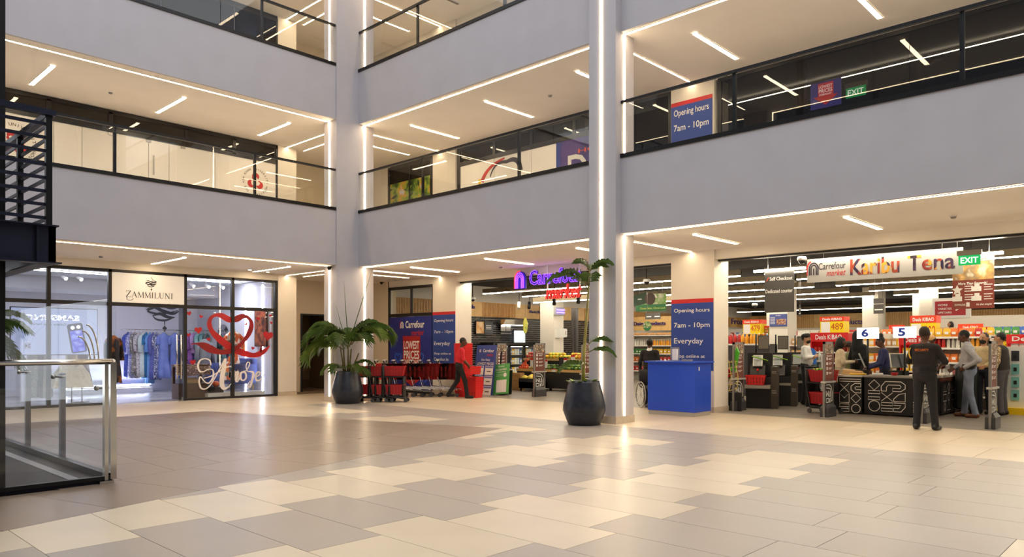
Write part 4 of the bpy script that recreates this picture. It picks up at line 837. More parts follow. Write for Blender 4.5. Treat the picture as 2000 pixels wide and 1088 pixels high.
struct('wall_supermarket_left', MB().box(15.1, XBK, YSL+.02, YSL+.2, 0, 3.72), mat('white_mortar', (214, 210, 204), .7), label='mortar backing of the dark brick wall')
# black bricks on the left wall
mb = MB(); bw, bh = .215, .082
for r in range(31):
    for k in range(58):
        x = 15.3+k*bw+(bw/2 if r % 2 else 0)
        if x > 27.4: continue
        z = .02+r*bh; x0, x1, z0, z1, y = x+.008, x+bw-.008, z+.008, z+bh-.008, YSL
        a = [mb.av(p) for p in ((x0, y, z0), (x1, y, z0), (x1, y, z1), (x0, y, z1), (x0, y+.02, z0), (x1, y+.02, z0), (x1, y+.02, z1), (x0, y+.02, z1))]
        c = (r*7+k*3) % 11 == 0
        for q in ((0, 1, 2, 3), (3, 2, 6, 7), (0, 4, 5, 1), (0, 3, 7, 4), (1, 5, 6, 2)): mb.fa([a[i] for i in q], 1 if c else 0)
o = mb.build('bricks', [mat('black_glazed_brick', (26, 25, 30), .25), mat('brown_glazed_brick', (58, 40, 34), .3)], bpy.data.objects['wall_supermarket_left'], kind='stuff')
def slat_band(nm, x0, x1, y0, y1, z0, z1, axis, label, solid=()):
    t = struct(nm, MB().box(x0, x1, y0, y1, z0, z1), woodm, label=label); mb = MB()
    if axis == 'x':
        n = int((x1-x0)/.07)
        for i in range(n):
            x = x0+i*.07
            if any(a < x < b for a, b in solid): continue
            mb.box(x, x+.04, y0-.025, y0, z0+.01, z1-.01)
    else:
        n = int((y1-y0)/.11)
        for i in range(n):
            y = y0+i*.11
            if any(a < y < b for a, b in solid): continue
            mb.box(x0-.03, x0, y, y+.06, z0+.01, z1-.01)
    mb.build('wood_slats', mat('oak_slat', (196, 152, 92), .5, noise=.1), t, kind='stuff'); return t
def xy20(px): return PY(px, 600, YSL-.03).x
slat_band('trim_3', 15.2, 41.6, YSL-.06, YSL+.02, 2.57, 3.12, 'x', 'oak band above the dark brick wall', [(xy20(898), xy20(940)), (xy20(1004), xy20(1052)), (xy20(1085), xy20(1140)), (xy20(1426), 39.9)])
XW = XBK-.3
def yb(px): return PX(px, 630, XW).y
slat_band('trim_4', XW, XBK, -6, 22, 2.5, 3.25, 'y', 'oak band high on the back wall of the supermarket', [(yb(1305), yb(1230)), (yb(1480), yb(1426)), (yb(1690), yb(1590))])
struct('wall_supermarket_lower', MB().box(XW+.05, XBK, -6, 22, 0, 2.5), mat('white_store_wall', (226, 220, 210), .6), label='white lower back wall of the supermarket')
navy = mat('navy_lettering', (46, 34, 120), .4)
def wall_text(label, body, M, W, H, m=navy, nm='wall_sign', depth=.03, **kw): t = thing(nm, label, 'sign', M=M); text(t, body, 0, W, 0, H, m, .0, depth=depth, **kw); return t
M, W, H = rectY(YSL-.07, 905, 927, 594, 602); wall_text('dark meals lettering on the oak band', 'meals', M, W, H)
M, W, H = rectY(YSL-.07, 1034, 1066, 606, 613); wall_text('dark Butchery lettering on the oak band', 'Butchery', M, W, H)
fz = PX(1250, 646, 28.2).z; fa_, fb_ = PX(1225, 640, 28.2).y, PX(1330, 640, 28.2).y
struct('trim_6', MB().box(28.2, 28.3, fb_, fa_, fz, fz+.62), woodm, label='oak fascia with purple lettering over the bread wall')
M, W, H = rectX(28.16, 1238, 1300, 629, 638); wall_text('purple Dairy Products lettering on the back wall', 'Dairy Products', M, W, H)
M, W, H = rectY(YSL-.07, 1428, 1462, 622, 633); wall_text('navy Frozen lettering on the oak band', 'Frozen', M, W, H)
M, W, H = rectX(XW-.04, 1634, 1686, 624, 634); wall_text('navy Products lettering on the back wall behind checkout six', 'Products', M, W, H)
# front wall of the store: header, window with poster, wall pieces
struct('wall_store_header', MB().box(XS, XS+.12, -6, 7.95, 3.37, C1).box(XS, XS+.12, 9.03, 16.36, 3.38, C1), wallm, label='white header over the supermarket entrance')
struct('trim_5', MB().box(XS+.12, XS+.3, -6, 7.95, 3.33, 3.37).box(XS+.12, XS+.3, 9.03, 16.36, 3.34, 3.38), framed, label='dark shutter slot over the supermarket entrance')
XWn = XS-.02
wt_ = PX(761, 562, XWn).z; wm = PX(761, 617, XWn).z; yl, yr = PX(761, 600, XWn).y, 17.4
struct('wall_store_window_head', MB().box(XS, XS+.12, yr, yl, wt_, C1).box(XS, XS+.12, yl, 19.7, 0, C1), wallm, label='white wall round the supermarket window')
t = thing('store_window', 'black framed supermarket window above the lowest prices poster', 'window', M=frame((XWn, yl, 0), UR)); W = yl-yr; xm = yl-PX(804, 600, XWn).y
fr(W, wt_-.05, .09).box(0, W, wm-.05, wm+.05, -.03, .03).build('frame', framed, t); panel(t, xm-.03, xm+.03, wm, wt_-.05, -.03, .03, 'mullion', framed)
panel(t, .04, xm-.03, wm+.05, wt_-.09, -.004, .004, 'pane', glass); panel(t, xm+.03, W-.04, wm+.05, wt_-.09, -.004, .004, 'pane', glass)
def arch_logo(parent, cx, cy, h, mr, mbm, z=.006, depth=.0):
    w_ = h*.82; mb = MB()
    for i, (r, m) in enumerate(((.5, 0), (.36, 1), (.22, 1))):
        for s in ((-1,) if m == 0 else (-1, 1)): pass
        a0, a1 = (110, 180) if m == 0 else (0, 180)
        pts = [(cx+w_*(r*math.cos(math.radians(a))+(.0 if m == 0 else .06)), cy+h*(r*1.05*math.sin(math.radians(a))-.05)) for a in range(a1, a0-1, -10)]
        pts = [(pts[0][0], cy-h*.5)]+pts+([(pts[-1][0], cy-h*.5)] if m else [])
        strokeband(mb, pts, h*.085, z+.0005*i, m)
    mb.fa((mb.av((cx+.06*w_-.05*w_, cy-h*.5, z)), mb.av((cx+.06*w_+.05*w_, cy-h*.5, z)), mb.av((cx+.06*w_+.05*w_, cy-h*.05, z)), mb.av((cx+.06*w_-.05*w_, cy-h*.05, z))), 1)
    return mb.build('arch_emblem', [mr, mbm], parent)
t = thing('price_poster', 'large blue lowest prices poster in the supermarket window', 'poster', M=frame((XWn-.035, yl-.04, .1), UR)); W -= .08; H = wm-.16
panel(t, 0, W, 0, H, -.02, 0, 'sheet', imgmat('blue_swirl_poster', ((30, 34, 110), (36, 42, 128), (34, 50, 150), (30, 40, 124)), 1.0))
def lp(px, py): q = PX(px, py, XWn-.035); return yl-.04-q.y, q.z-.1
a = lp(792, 641); b = lp(829, 627); text(t, 'Carrefour', a[0], b[0], a[1], b[1]+.02, paper, .004, bold=.02)
a = lp(803, 655); b = lp(828, 644); text(t, 'market', a[0], b[0], a[1], b[1], redm, .004, shear=.3)
a = lp(785, 634); arch_logo(t, a[0], a[1], .24, redm, paper)
a = lp(787, 700); b = lp(821, 656); MB().box(a[0], b[0], .45, b[1], 0, .004).build('red_block', mat('deep_red_print', (176, 30, 36), .5), t); MB().prism([(a[0]-.35, .5), ((a[0]+b[0])/2, .1), (b[0]+.35, .5)], 0, .004).build('red_arrow', mat('deep_red_print', (176, 30, 36), .5), t)
for body, y0, y1 in (('LOWEST', 682, 667), ('PRICES', 701, 686), ('EVERYDAY', 712, 704)): c, d = lp(789, y0), lp(819, y1); text(t, body, c[0], d[0], c[1], d[1]+.02, paper, .007, bold=.02)
mb = MB()
for cx_, cy_, r in ((.45, 1.0, .16), (1.55, 1.0, .18), (1.9, .7, .14), (.7, .55, .15), (1.75, .4, .2)): strokeband(MB(), heart(cx_, cy_, r), .06, .003, closed=True).build('printed_heart', mat('azure_print', (50, 90, 200), .5), t)
hours_sign('blue opening hours sign on the pillar behind the trolleys', 845, 889, 610, 736, [('Opening hours', .07, .92, .835, .89), ('7am - 10pm', .07, .92, .66, .72), ('Everyday', .07, .78, .475, .545), ('Shop online at', .07, .82, .335, .38), ('Carrefour.ke', .07, .72, .25, .30)])
hours_sign('blue opening hours sign on the pillar behind the blue counter', 1311, 1393, 586, 722, [('Opening hours', .07, .92, .80, .87), ('7am - 10pm', .07, .92, .58, .67), ('Everyday', .07, .77, .35, .45), ('Shop online at', .07, .81, .16, .22)])
# ---- lamps in rows under the black ceiling, with tray above
LM = mat('lamp_tray', (150, 136, 110), .5, metal=.3)
def slamp(x, y0, y1, z, label):
    t = thing('store_lamp', label, 'lamp', (x, (y0+y1)/2, z), group='lamp rows in the supermarket'); h = (y1-y0)/2
    MB().box(-.06, .06, -h, h, .010, .17).build('tray', LM, t); MB().box(-.04, .04, -h, h, -.012, .010).build('tube', ledc, t)
    for s in (-.8, 0, .8): MB().tube([(0, s*h, .15), (0, s*h, 3.72-z)], .006, 5).build('suspension_wire', blk, t)
for i, x in enumerate((15.38, 18.8, 20.9, 23.9, 27.0, 29.7, 38.5)):
    segs = ((9.3, 19.2), (-4.5, 8.6)) if i > 0 else ((9.2, 16.3), (-4.5, 7.8))
    for k, (a, b) in enumerate(segs): slamp(x, a, b, 3.36 if i else 3.42, '%s lamp row from the entrance on the %s side of the supermarket' % (ORD[i], ('produce', 'checkout')[k]))
for x, y0, y1, z, l in ((19.3, 14.2, 17.2, 2.98, 'low hanging lamp above the produce, left'), (21.4, 12.5, 14.5, 2.95, 'low hanging lamp above the produce, right')): slamp(x, y0, y1, z, l)
# black duct and spot lamps above the produce
for k, (px, X) in enumerate(((1014, 19.3), (1034, 19.6), (1083, 18.4), (1130, 18.2))):
    q = PX(px, 600, X); s = thing('spotlight', ('white', 'black', 'black', 'black')[k]+' spotlight over the produce, '+('leftmost', 'second', 'third', 'by the slender palm')[k], 'spotlight', (X, q.y, 3.0), group='produce spotlights')
    MB().tube([(0, 0, .72), (0, 0, 0)], .012, 6).build('stem', blk, s); MB().tube([(0, 0, .03), (-.08, -.05, -.2)], .06, 12).build('head', white if k == 0 else blk, s)
# dome cameras
for px, py, X in ((923, 585, 16.5), (1264, 519, 15.5), (1263, 551, 16.5), (1566, 509, 15.45), (1474, 597, 24)):
    q = PX(px, py, X); s = thing('dome_camera', 'white dome camera hanging '+{923: 'left of the neon sign', 1264: 'under the header beside the middle column', 1263: 'below another one beside the middle column', 1566: 'left of the Karibu Tena banner', 1474: 'far back behind the self checkouts'}[px], 'camera', (q.x, q.y, q.z), group='dome cameras')
    MB().tube([(0, 0, 3.72-q.z), (0, 0, .06)], .015, 6).build('stem', blk, s); MB().lathe([(.09, 0), (.1, .04), (.08, .08)], 14).build('housing', white, s); MB().sphere((0, 0, 0), (.075, .075, .07), 14, 8).build('dome', mat('smoked_dome', (30, 30, 34), .1), s)
# white structural columns in the store
for (pl, pr, X, w2), l in zip(((1055, 1081, 21.5, .6), (1497, 1538, 24.5, .75), (1684, 1715, 30.0, .9), (1782, 1800, 30, .9)), ('behind the produce', 'behind the self checkouts', 'behind checkout six', 'behind checkout five')):
    a, b = PX(pl, 600, X), PX(pr, 600, X); struct('column', MB().box(X, X+w2, b.y, a.y, 0, 3.72), wallm, label='white supermarket column '+l)
# ---- neon sign
def neon_mesh(body, bev, shear=0, bold=0):
    c = bpy.data.curves.new('neon', 'FONT'); c.body = body; c.fill_mode = 'NONE'; c.bevel_depth = bev; c.bevel_resolution = 1; c.shear = shear; c.offset = bold; c.resolution_u = 2
    o = bpy.data.objects.new('neon', c); me = bpy.data.meshes.new_from_object(o); a = np.empty(len(me.vertices)*3, np.float32); me.vertices.foreach_get('co', a); f = [tuple(p.vertices) for p in me.polygons]
    bpy.data.objects.remove(o); bpy.data.curves.remove(c); bpy.data.meshes.remove(me); return a.reshape(-1, 3), f
XN = 14.72
neonp = mat('purple_neon', (150, 90, 255), .4, emit=2.6, ecol=(110, 50, 255)); neonr = mat('red_neon', (255, 80, 80), .4, emit=1.7, ecol=(255, 44, 40)); nb = mat('neon_backing_blue', (44, 20, 130), .4, emit=.12); nr = mat('neon_backing_red', (150, 20, 24), .4)
t = thing('neon_sign', 'purple and red neon Carrefour market sign over the entrance', 'sign', (XN, PX(1003, 560, XN).y, 0), M=frame((XN, PX(1003, 560, XN).y, 0), UR))
def np_(px, py): q = PX(px, py, XN); return PX(1003, 560, XN).y-q.y, q.z
def neon_word(body, x0, x1, y0, y1, mb_, mn, sh, bold):
    text(t, body, x0, x1, y0, y1, mb_, .0, bold=bold, shear=sh, depth=.05, name='letter_body'); a, f = neon_mesh(body, .013, sh, bold); mn_, mx = a.min(0), a.max(0); b = np.empty_like(a)
    b[:, 0] = x0+(a[:, 0]-mn_[0])/(mx[0]-mn_[0])*(x1-x0); b[:, 1] = y0+(a[:, 1]-mn_[1])/(mx[1]-mn_[1])*(y1-y0); b[:, 2] = .065+a[:, 2]*.4
    me = bpy.data.meshes.new('neon_tube'); me.from_pydata(b.tolist(), [], f); me.materials.append(mn); obj('neon_tube', me, t)
a, b = np_(1037, 558), np_(1137, 533); zl, zr_ = np_(1037, 558)[1], np_(1037, 534)[1]
neon_word('Carrefour', a[0], b[0], zl, zl+.40, nb, neonp, 0, .01); a2, b2 = np_(1068, 583), np_(1138, 560); zz = np_(1068, 585)[1]; neon_word('market', a2[0], b2[0], zz, zz+.36, nr, neonr, .35, .01)
c = np_(1016, 547); mb = MB(); h = .46
for r, m in ((.5, 1), (.40, 0), (.29, 0), (.18, 0)):
    pts = [(c[0]+h*.8*r*math.cos(math.radians(u))+.03, c[1]+h*(r*math.sin(math.radians(u))), .06) for u in range(180, -1 if m == 0 else 80, -12)]
    pts = [(pts[0][0], c[1]-h*.5, .06)]+pts+([(pts[-1][0], c[1]-h*.5, .06)] if m == 0 else []); mb.tube(pts, .013, 6, m)
mb.build('neon_arch', [neonp, neonr], t); MB().prism([(c[0]-.18, c[1]-.24), (c[0]+.22, c[1]-.24)]+[(c[0]+.02+.2*math.cos(u), c[1]+.02+.22*math.sin(u)) for u in [math.pi*i/12 for i in range(13)]], -.02, .03).build('arch_body', nb, t)
MB().box(c[0]-.3, c[0]+.75, c[1]-.31, c[1]-.28, -.02, .04).build('mounting_rail', white, t)
for px in (1068, 1131): q = np_(px, 575); MB().box(q[0], q[0]+.025, q[1], C1, -.03, -.005).build('hanging_rod', white, t)
# ---- hanging banners
def banner(label, X, pl, pr, pt, pb, m, nm='hanging_banner', at='l', wires=True, top=3.72):
    M, W, H = rectX(X, pl, pr, pt, pb, at); t = thing(nm, label, 'banner', M=M, group='signs hanging in the supermarket'); panel(t, 0, W, 0, H, -.008, 0, 'sheet', m); z0 = M[2][3]
    if wires:
        for x in (W*.12, W*.88): MB().tube([(x, H-.01, -.004), (x, top-z0, -.004)], .006, 5).build('wire', steel, t)
    return t, W, H
silver = mat('silver_banner', (168, 166, 164), .5)
t, W, H = banner('long silver Karibu Tena banner over the checkouts', 15.55, 1576, 1881, 507, 552.6, silver); 
arch_logo(t, W*.045, H*.62, .3, redm, navyt); text(t, 'Carrefour', W*.085, W*.275, H*.52, H*.80, navyt, .005, bold=.004); text(t, 'market', W*.14, W*.275, H*.24, H*.48, redm, .005, bold=0, shear=.35)
kit = imgmat('african_print', ((40, 24, 40), (150, 60, 34), (206, 150, 50), (60, 40, 70), (120, 36, 34), (34, 26, 60)), 9, .5, kind='voronoi', stretch=(1, .5, 1))
text(t, 'Karibu', W*.305, W*.625, H*.20, H*.86, kit, .005, bold=.022); text(t, 'Tena', W*.675, W*.955, H*.22, H*.82, kit, .005, bold=.016)
t, W, H = banner('grey self checkout banner', 16.6, 1493, 1551, 531, 611, mat('charcoal_banner', (74, 72, 70), .5)); text(t, 'Self Checkout', W*.18, W*.95, H*.77, H*.86, paper, .004, bold=.02); text(t, 'Dedicated counter', W*.04, W*.95, H*.47, H*.56, paper, .004, bold=.02); MB().prism([(W*.06, H*.76), (W*.1, H*.77), (W*.16, H*.85), (W*.13, H*.86)], 0, .004).build('pencil_mark', mat('orange_print', (226, 92, 70), .5), t)
MB().box(-.25, W+.25, H, H+.05, -.04, .04).build('hanging_lamp_bar', ledc, t)
t, W, H = banner('brown rewards club banner by the exit sign', 15.75, 1860, 1942, 503, 604, mat('brown_banner', (140, 66, 56), .5)); panel(t, 0, W, H*.55, H, 0, .003, 'photo_print', imgmat('club_photo', ((250, 236, 210), (226, 180, 110), (170, 140, 110), (240, 226, 206)), 5))
text(t, 'CLUB', W*.68, W*.93, H*.9, H*.96, paper, .006, bold=.03); text(t, 'More Than Rewards!', W*.14, W*.84, H*.46, H*.51, paper, .004, bold=.03, shear=.2); text(t, 'DOWNLOAD', W*.06, W*.32, H*.06, H*.1, paper, .004); text(t, "it's that simple!", W*.58, W*.95, H*.05, H*.1, paper, .004, bold=.02, shear=.2)
mb = MB()
for cx_, cy_ in ((.12, .36), (.58, .38), (.12, .2), (.58, .2)):
    if cx_ < .3 and cy_ > .3: mb.prism([(W*cx_+.1*(1 if k % 2 == 0 else .45)*math.cos(math.pi/2+k*math.pi/5), H*cy_+.1*(1 if k % 2 == 0 else .45)*math.sin(math.pi/2+k*math.pi/5)) for k in range(10)], 0, .004)
    else: mb.box(W*cx_-.08, W*cx_+.08, H*cy_-.05, H*cy_+.04, 0, .004).box(W*cx_-.03, W*cx_+.05, H*cy_+.04, H*cy_+.09, 0, .004)
    for k in range(3): mb.box(W*cx_+.12, W*cx_+.12+W*.2*(1-.2*(k % 2)), H*cy_+.06-.045*k, H*cy_+.075-.045*k, 0, .003)
mb.box(W*.34, W*.42, H*.04, H*.12, 0, .004).build('printed_icons', paper, t)
MB().box(W*.2, W*1.2, H+.0, H+.05, -.05, .03).build('hanging_lamp_bar', ledc, t)
e = exit_sign(15.3, 1872, 1915, 500, 519, 'green exit sign hanging beside the Karibu Tena banner'); MB().tube([(.2, .3, -.01), (.2, 3.72-e.matrix_world[2][3], -.01)], .008, 5).build('wire', blk, e)
t, W, H = banner('green choose local banner behind the middle column', 20.5, 1242, 1301, 576, 609, mat('green_banner', (44, 120, 70), .5)); panel(t, 0, W, H*.4, H, 0, .003, 'photo_print', imgmat('farm_photo', ((226, 224, 206), (200, 206, 170), (110, 160, 60), (240, 232, 220)), 3)); text(t, 'Choose Better, Choose Local', W*.14, W*.97, H*.1, H*.24, mat('lime_print', (220, 236, 120), .5), .005)
MB().prism(tilt([(-.35, -.2), (.3, -.25), (.38, .2), (-.3, .25)], (W*.14, H*.72), .25, .8), .004, .008).build('green_badge', mat('dark_green_print', (24, 60, 30), .5), t); panel(t, W*.07, W*.2, H*.7, H*.76, .008, .01, 'badge_bar', paper)
MB().prism(arcpoly(W*.48, H*.72, 0, .2, 0, 360, 12)[13:], .004, .009).prism([(W*.4, H*.4), (W*.58, H*.4), (W*.54, H*.58), (W*.43, H*.58)], .004, .008).build('printed_figure', mat('dark_skin_print', (70, 44, 32), .5), t)
t, W, H = banner('dark grey department sign under the green banner', 22, 1260, 1290, 612, 624, mat('charcoal_banner', (74, 72, 70), .5)); panel(t, W*.08, W*.4, H*.35, H*.5, 0, .003, 'white_mark', paper); panel(t, W*.62, W*.95, H*.35, H*.5, 0, .003, 'white_mark', paper)
q = PX(1264, 637, 19.5); t = thing('round_sign', 'round photo sign hanging in front of the dairy lettering', 'sign', M=frame(q, UR), group='signs hanging in the supermarket'); MB().prism(arcpoly(0, 0, 0, .15, 0, 360, 20)[21:], -.008, 0).build('disc', imgmat('round_photo', ((230, 230, 214), (150, 180, 110), (60, 90, 50), (240, 240, 230)), 8), t); MB().prism(arcpoly(0, 0, 0, .148, 200, 340, 14)[15:], 0, .003).build('green_band', mat('green_banner', (44, 120, 70), .5), t); MB().tube([(0, .14, 0), (0, 3.72-q.z, 0)], .005, 5).build('wire', steel, t)
t, W, H = banner('tall farm photo banner half hidden by the pillar', 16.9, 1395, 1420, 542, 621, imgmat('savanna_photo', ((206, 204, 206), (190, 186, 186), (214, 210, 208)), 2)); panel(t, 0, W, .05, H*.36, 0, .003, 'green_print', imgmat('field_print', ((60, 120, 40), (180, 60, 50), (40, 60, 30), (120, 170, 60)), 9)); panel(t, 0, W, 0, H*.05, 0, .004, 'dark_edge', blk)
for pl, pr, pt, pb, X, l in ((1560, 1564, 595, 618, 20, 'beside the self checkout banner'), (1706, 1726, 583, 613, 22, 'on the column behind checkout six')):
    t, W, H = banner('small charcoal department sign '+l, X, pl, pr, pt, pb, mat('charcoal_banner', (74, 72, 70), .5)); panel(t, W*.1, W*.9, H*.22, H*.3, 0, .003, 'white_mark', paper); panel(t, 0, W, H*.62, H*.65, 0, .003, 'rule', paper)
M, W, H = rectX(24.46, 1503, 1537, 614, 638); t = thing('info_poster', 'blue information poster on the column behind the self checkouts', 'poster', M=M); panel(t, 0, W, 0, H, -.02, .0, 'sheet', mat('slate_blue_poster', (70, 84, 150), .5)); text(t, 'Carrefour', W*.35, W*.65, H*.85, H*.93, paper, .004); panel(t, W*.4, W*.95, H*.15, H*.6, 0, .003, 'photo_print', imgmat('store_photo', ((230, 190, 160), (120, 60, 40), (240, 220, 200)), 10))
mb = MB()
for k in range(6): mb.box(W*.05, W*.32, H*(.72-.1*k), H*(.75-.1*k), 0, .003)
mb.build('printed_lines', paper, t)
# promo sign upstairs, half wall of the ramp
M, W, H = rectX(27.0, 1826, 1886, 589, 617); t = thing('promo_sign', 'red more varieties upstairs sign in a white frame', 'sign', M=M); panel(t, -.08, W+.14, -.08, H+.1, -.06, -.01, 'frame', white); panel(t, 0, W, 0, H, -.01, 0, 'board', mat('crimson_board', (176, 26, 40), .5))
for k, s in enumerate(('MORE', 'VARIETIES', 'UPSTAIRS')): text(t, s, W*.1, W*(.42 if k == 0 else .55), H*(.66-.26*k), H*(.80-.26*k), paper, .004)
MB().prism([(W*.7, H*.3), (W*.9, H*.6), (W*.86, H*.66), (W*.66, H*.36)], 0, .004).build('printed_hand', paper, t)
struct('wall_ramp', MB().box(27.1, 27.3, -6, PX(1808, 620, 27.1).y, 0, PX(1900, 617, 27.1).z), wallm, label='white half wall of the ramp at the back of the supermarket')
struct('wall_ramp_upper', MB().box(27.1, 27.3, PX(1830, 620, 27.1).y, PX(1795, 620, 27.1).y, 0, 3.72), wallm, label='white wall piece carrying the red sign')
# ================================================================ supermarket furniture and goods
redpl = mat('red_plastic', (206, 34, 38), .4); dkred = mat('dark_red_plastic', (150, 24, 30), .4); blackpl = mat('black_plastic', (22, 22, 24), .45); chrome = mat('chrome', (200, 200, 202), .2, metal=1)
tyre = mat('grey_rubber', (70, 70, 74), .7)
def basket_mesh(w, d, h, m, name='basket', tp=.84, slots=True):
    """open tapered crate with slotted sides"""
    mb = MB(); a, b = w/2, d/2
    def ring(k, z, e=0): return [(-a*k+e, -b*k+e, z), (a*k-e, -b*k+e, z), (a*k-e, b*k-e, z), (-a*k+e, b*k-e, z)]
    mb.loft([ring(tp, 0), ring(1, h), ring(1.05, h), ring(1.05, h+.02), ring(.98, h+.02), ring(tp, .012, .01)], 0, False)
    if slots:
        for s in (-1, 1):
            for i in range(6):
                x = -a*.75+a*1.5*i/5
                for z0, z1 in ((.18*h, .48*h), (.56*h, .86*h)):
                    k0 = tp+(1-tp)*z0/h; k1 = tp+(1-tp)*z1/h; mb.poly([(x-.012, s*(b*k0+.002), z0), (x+.012, s*(b*k0+.002), z0), (x+.012, s*(b*k1+.002), z1), (x-.012, s*(b*k1+.002), z1)][::(1 if s < 0 else -1)], 1)
    return mb.mesh(name, [m, dkred])
def wheel(t, x, y, r=.05): return MB().tube([(x, y-.015, r), (x, y+.015, r)], r, 12).build('wheel', tyre, t)
# ---- trolley, its long side along local x, handle at -x
def trolley(label, loc, rz):
    t = thing('shopping_trolley', label, 'trolley', loc, rz, 'nested shopping trolleys')
    obj('basket', basket_mesh(.82, .5, .44, mat('trolley_red', (186, 30, 36), .4), tp=.8), t, (0, 0, .5)); 
    for y in (-.2, .2): MB().tube([(-.42, y, 1.0), (-.44, y, .6), (-.36, y, .3), (.36, y, .22), (.42, y, .16)], .013, 7).build('frame_side', chrome, t)
    MB().tube([(-.36, -.2, .3), (-.36, .2, .3)], .012, 7).build('cross_bar', chrome, t); MB().tube([(.36, -.2, .22), (.36, .2, .22)], .012, 7).build('cross_bar', chrome, t)
    MB().tube([(-.46, -.26, 1.05), (-.46, .26, 1.05)], .02, 9).build('handle', white, t)
    for y in (-.25, .25): MB().tube([(-.46, y, 1.05), (-.42, y, .96)], .022, 8).build('handle_bracket', blackpl, t)
    rbox(-.36, -.3, -.2, .2, .55, .92, .02).build('child_seat', blackpl, t)
    for x, y in ((-.36, -.2), (-.36, .2), (.38, -.2), (.38, .2)): w_ = wheel(t, x, y, .055)
    return t
p = PX(800, 760, 13.35)
RDIR = Vector((math.cos(RT), math.sin(RT), 0))
def at_d(px, d): t_ = (px-CX_)/F_; return Vector(((CA+t_*SA)*d, (SA-t_*CA)*d, 0))
tp0 = at_d(765, 21.5); TBLK = basket_mesh(.82, .5, .44, blackpl, tp=.8)
T0 = trolley('red plastic shopping trolley in the nested row, nearest the basket carts', tp0, RT)
for k in range(1, 8):
    c = dup(T0, tp0+RDIR*.255*k, label='%s red shopping trolley in the nested row, counted from the basket carts' % ORD[k])
    if k in (1, 2, 5):
        c['label'] = c['label'].replace('red', 'black')
        for ch in c.children:
            if ch.name.startswith('basket'): ch.data = TBLK
# ---- two-tier basket carts
def basket_cart(label, loc, rz):
    t = thing('basket_cart', label, 'cart', loc, rz, 'two tier basket carts')
    for z, tx in ((.68, .0), (.2, .0)): obj('basket', basket_mesh(.5, .36, .24, mat('wine_red_plastic', (176, 28, 36), .4)), t, (tx, 0, z))
    for y in (-.2, .2):
        MB().tube([(-.30, y, .98), (-.28, y, .6), (-.2, y, .16), (.28, y, .10)], .02, 8).build('frame_side', blackpl, t)
        MB().bar((-.25, y, .66), (.26, y, .66), .03, .03).build('upper_shelf_arm', blackpl, t)
    rbox(-.33, -.25, -.2, .2, .12, .96, .02).build('back_panel', blackpl, t); rbox(.2, .26, -.19, .19, .12, .66, .02).build('front_panel', blackpl, t)
    MB().tube([(-.30, -.22, 1.0), (-.30, .22, 1.0)], .022, 9).build('handle', blackpl, t); rbox(-.26, .32, -.19, .19, .10, .16, .03).build('base_tray', blackpl, t)
    for x, y in ((-.2, -.2), (-.2, .2), (.3, -.18), (.3, .18)): wheel(t, x, y, .05)
    return t
q = G(770, 788); kp0 = at_d(772, 19.45); K0 = basket_cart('black and red basket cart at the near end of the cart row', kp0, RT)
for k in range(1, 3): dup(K0, kp0-RDIR*.36*k, label=('second', 'third')[k-1]+' basket cart back from the near end, by the potted palm')
q = G(1612, 808); dup(K0, (q.x+.15, q.y+.1, 0), -math.pi/2-.3, 'basket cart with groceries beside the first checkout'); q = G(1898, 806); dup(K0, (18.5, 4.0-.05, 0), .4, 'basket cart between the shoppers at the right checkout'); GC = (G(1612, 808).x+.15, G(1612, 808).y+.1)
# ---- red hand basket stacks
def hand_basket(label, loc, rz=0, grp=None, m=None):
    t = thing('hand_basket', label, 'basket', loc, rz, grp); obj('bowl', BK, t); MB().tube([(-.2, 0, .2), (-.17, 0, .235), (.17, 0, .235), (.2, 0, .2)], .008, 6).build('handle', blackpl, t); return t
BK = basket_mesh(.44, .3, .2, mat('bright_red_plastic', (228, 36, 36), .4))
q = PX(908, 776, 15.3); S0 = hand_basket('red hand basket in the tall stack behind the man in red', (14.62, PX(905, 700, 14.62).y, 0), math.pi/2, 'tall stack of hand baskets')
for k in range(1, 26): dup(S0, (14.62, S0.location.y, .053*k))
q = G(925, 774); S1 = hand_basket('red hand basket in the short stack beside the blue price board', (14.6, PX(926, 770, 14.6).y, 0), math.pi/2, 'short stack of hand baskets')
for k in range(1, 8): dup(S1, (14.6, S1.location.y, .053*k))
# ---- price board
M, W, H = rectX(15.62, 922, 958, 673, 773); M2 = M @ Matrix.Rotation(math.radians(-8), 4, 'X'); t = thing('price_board', 'blue lowest prices board with six price cards', 'sign board', M=M2); W = PX(922, 700, 15.62).y-PX(960, 700, 15.62).y; H *= 1.0
panel(t, 0, W, 0, H, -.03, 0, 'board', mat('price_board_blue', (52, 70, 150), .5)); text(t, 'Carrefour', W*.35, W*.9, H*.86, H*.92, paper, .004); text(t, 'market', W*.55, W*.88, H*.78, H*.84, redm, .004, shear=.3); text(t, 'Our Daily', W*.3, W*.75, H*.68, H*.73, paper, .004); text(t, 'LOWEST PRICES', W*.1, W*.95, H*.61, H*.66, paper, .004); arch_logo(t, W*.2, H*.89, .1, redm, paper)
for j in range(3):
    for i in range(2):
        x0, y0 = W*(.06+.48*i), H*(.03+.195*j); c = panel(t, x0, x0+W*.4, y0, y0+H*.175, 0, .006, 'price_card', paper); panel(c, x0+.01, x0+W*.4-.01, y0+H*.13, y0+H*.165, .006, .008, 'card_title', mat('lilac_title', (120, 124, 190), .5)); panel(c, x0+W*.1, x0+W*.3, y0+H*.055, y0+H*.075, .006, .008, 'price_line', mat('grey_print', (96, 88, 84), .5))
MB().box(.02, .06, 0, H*.9, -.3, -.27).box(W-.06, W-.02, 0, H*.9, -.3, -.27).build('back_leg', blk, t)
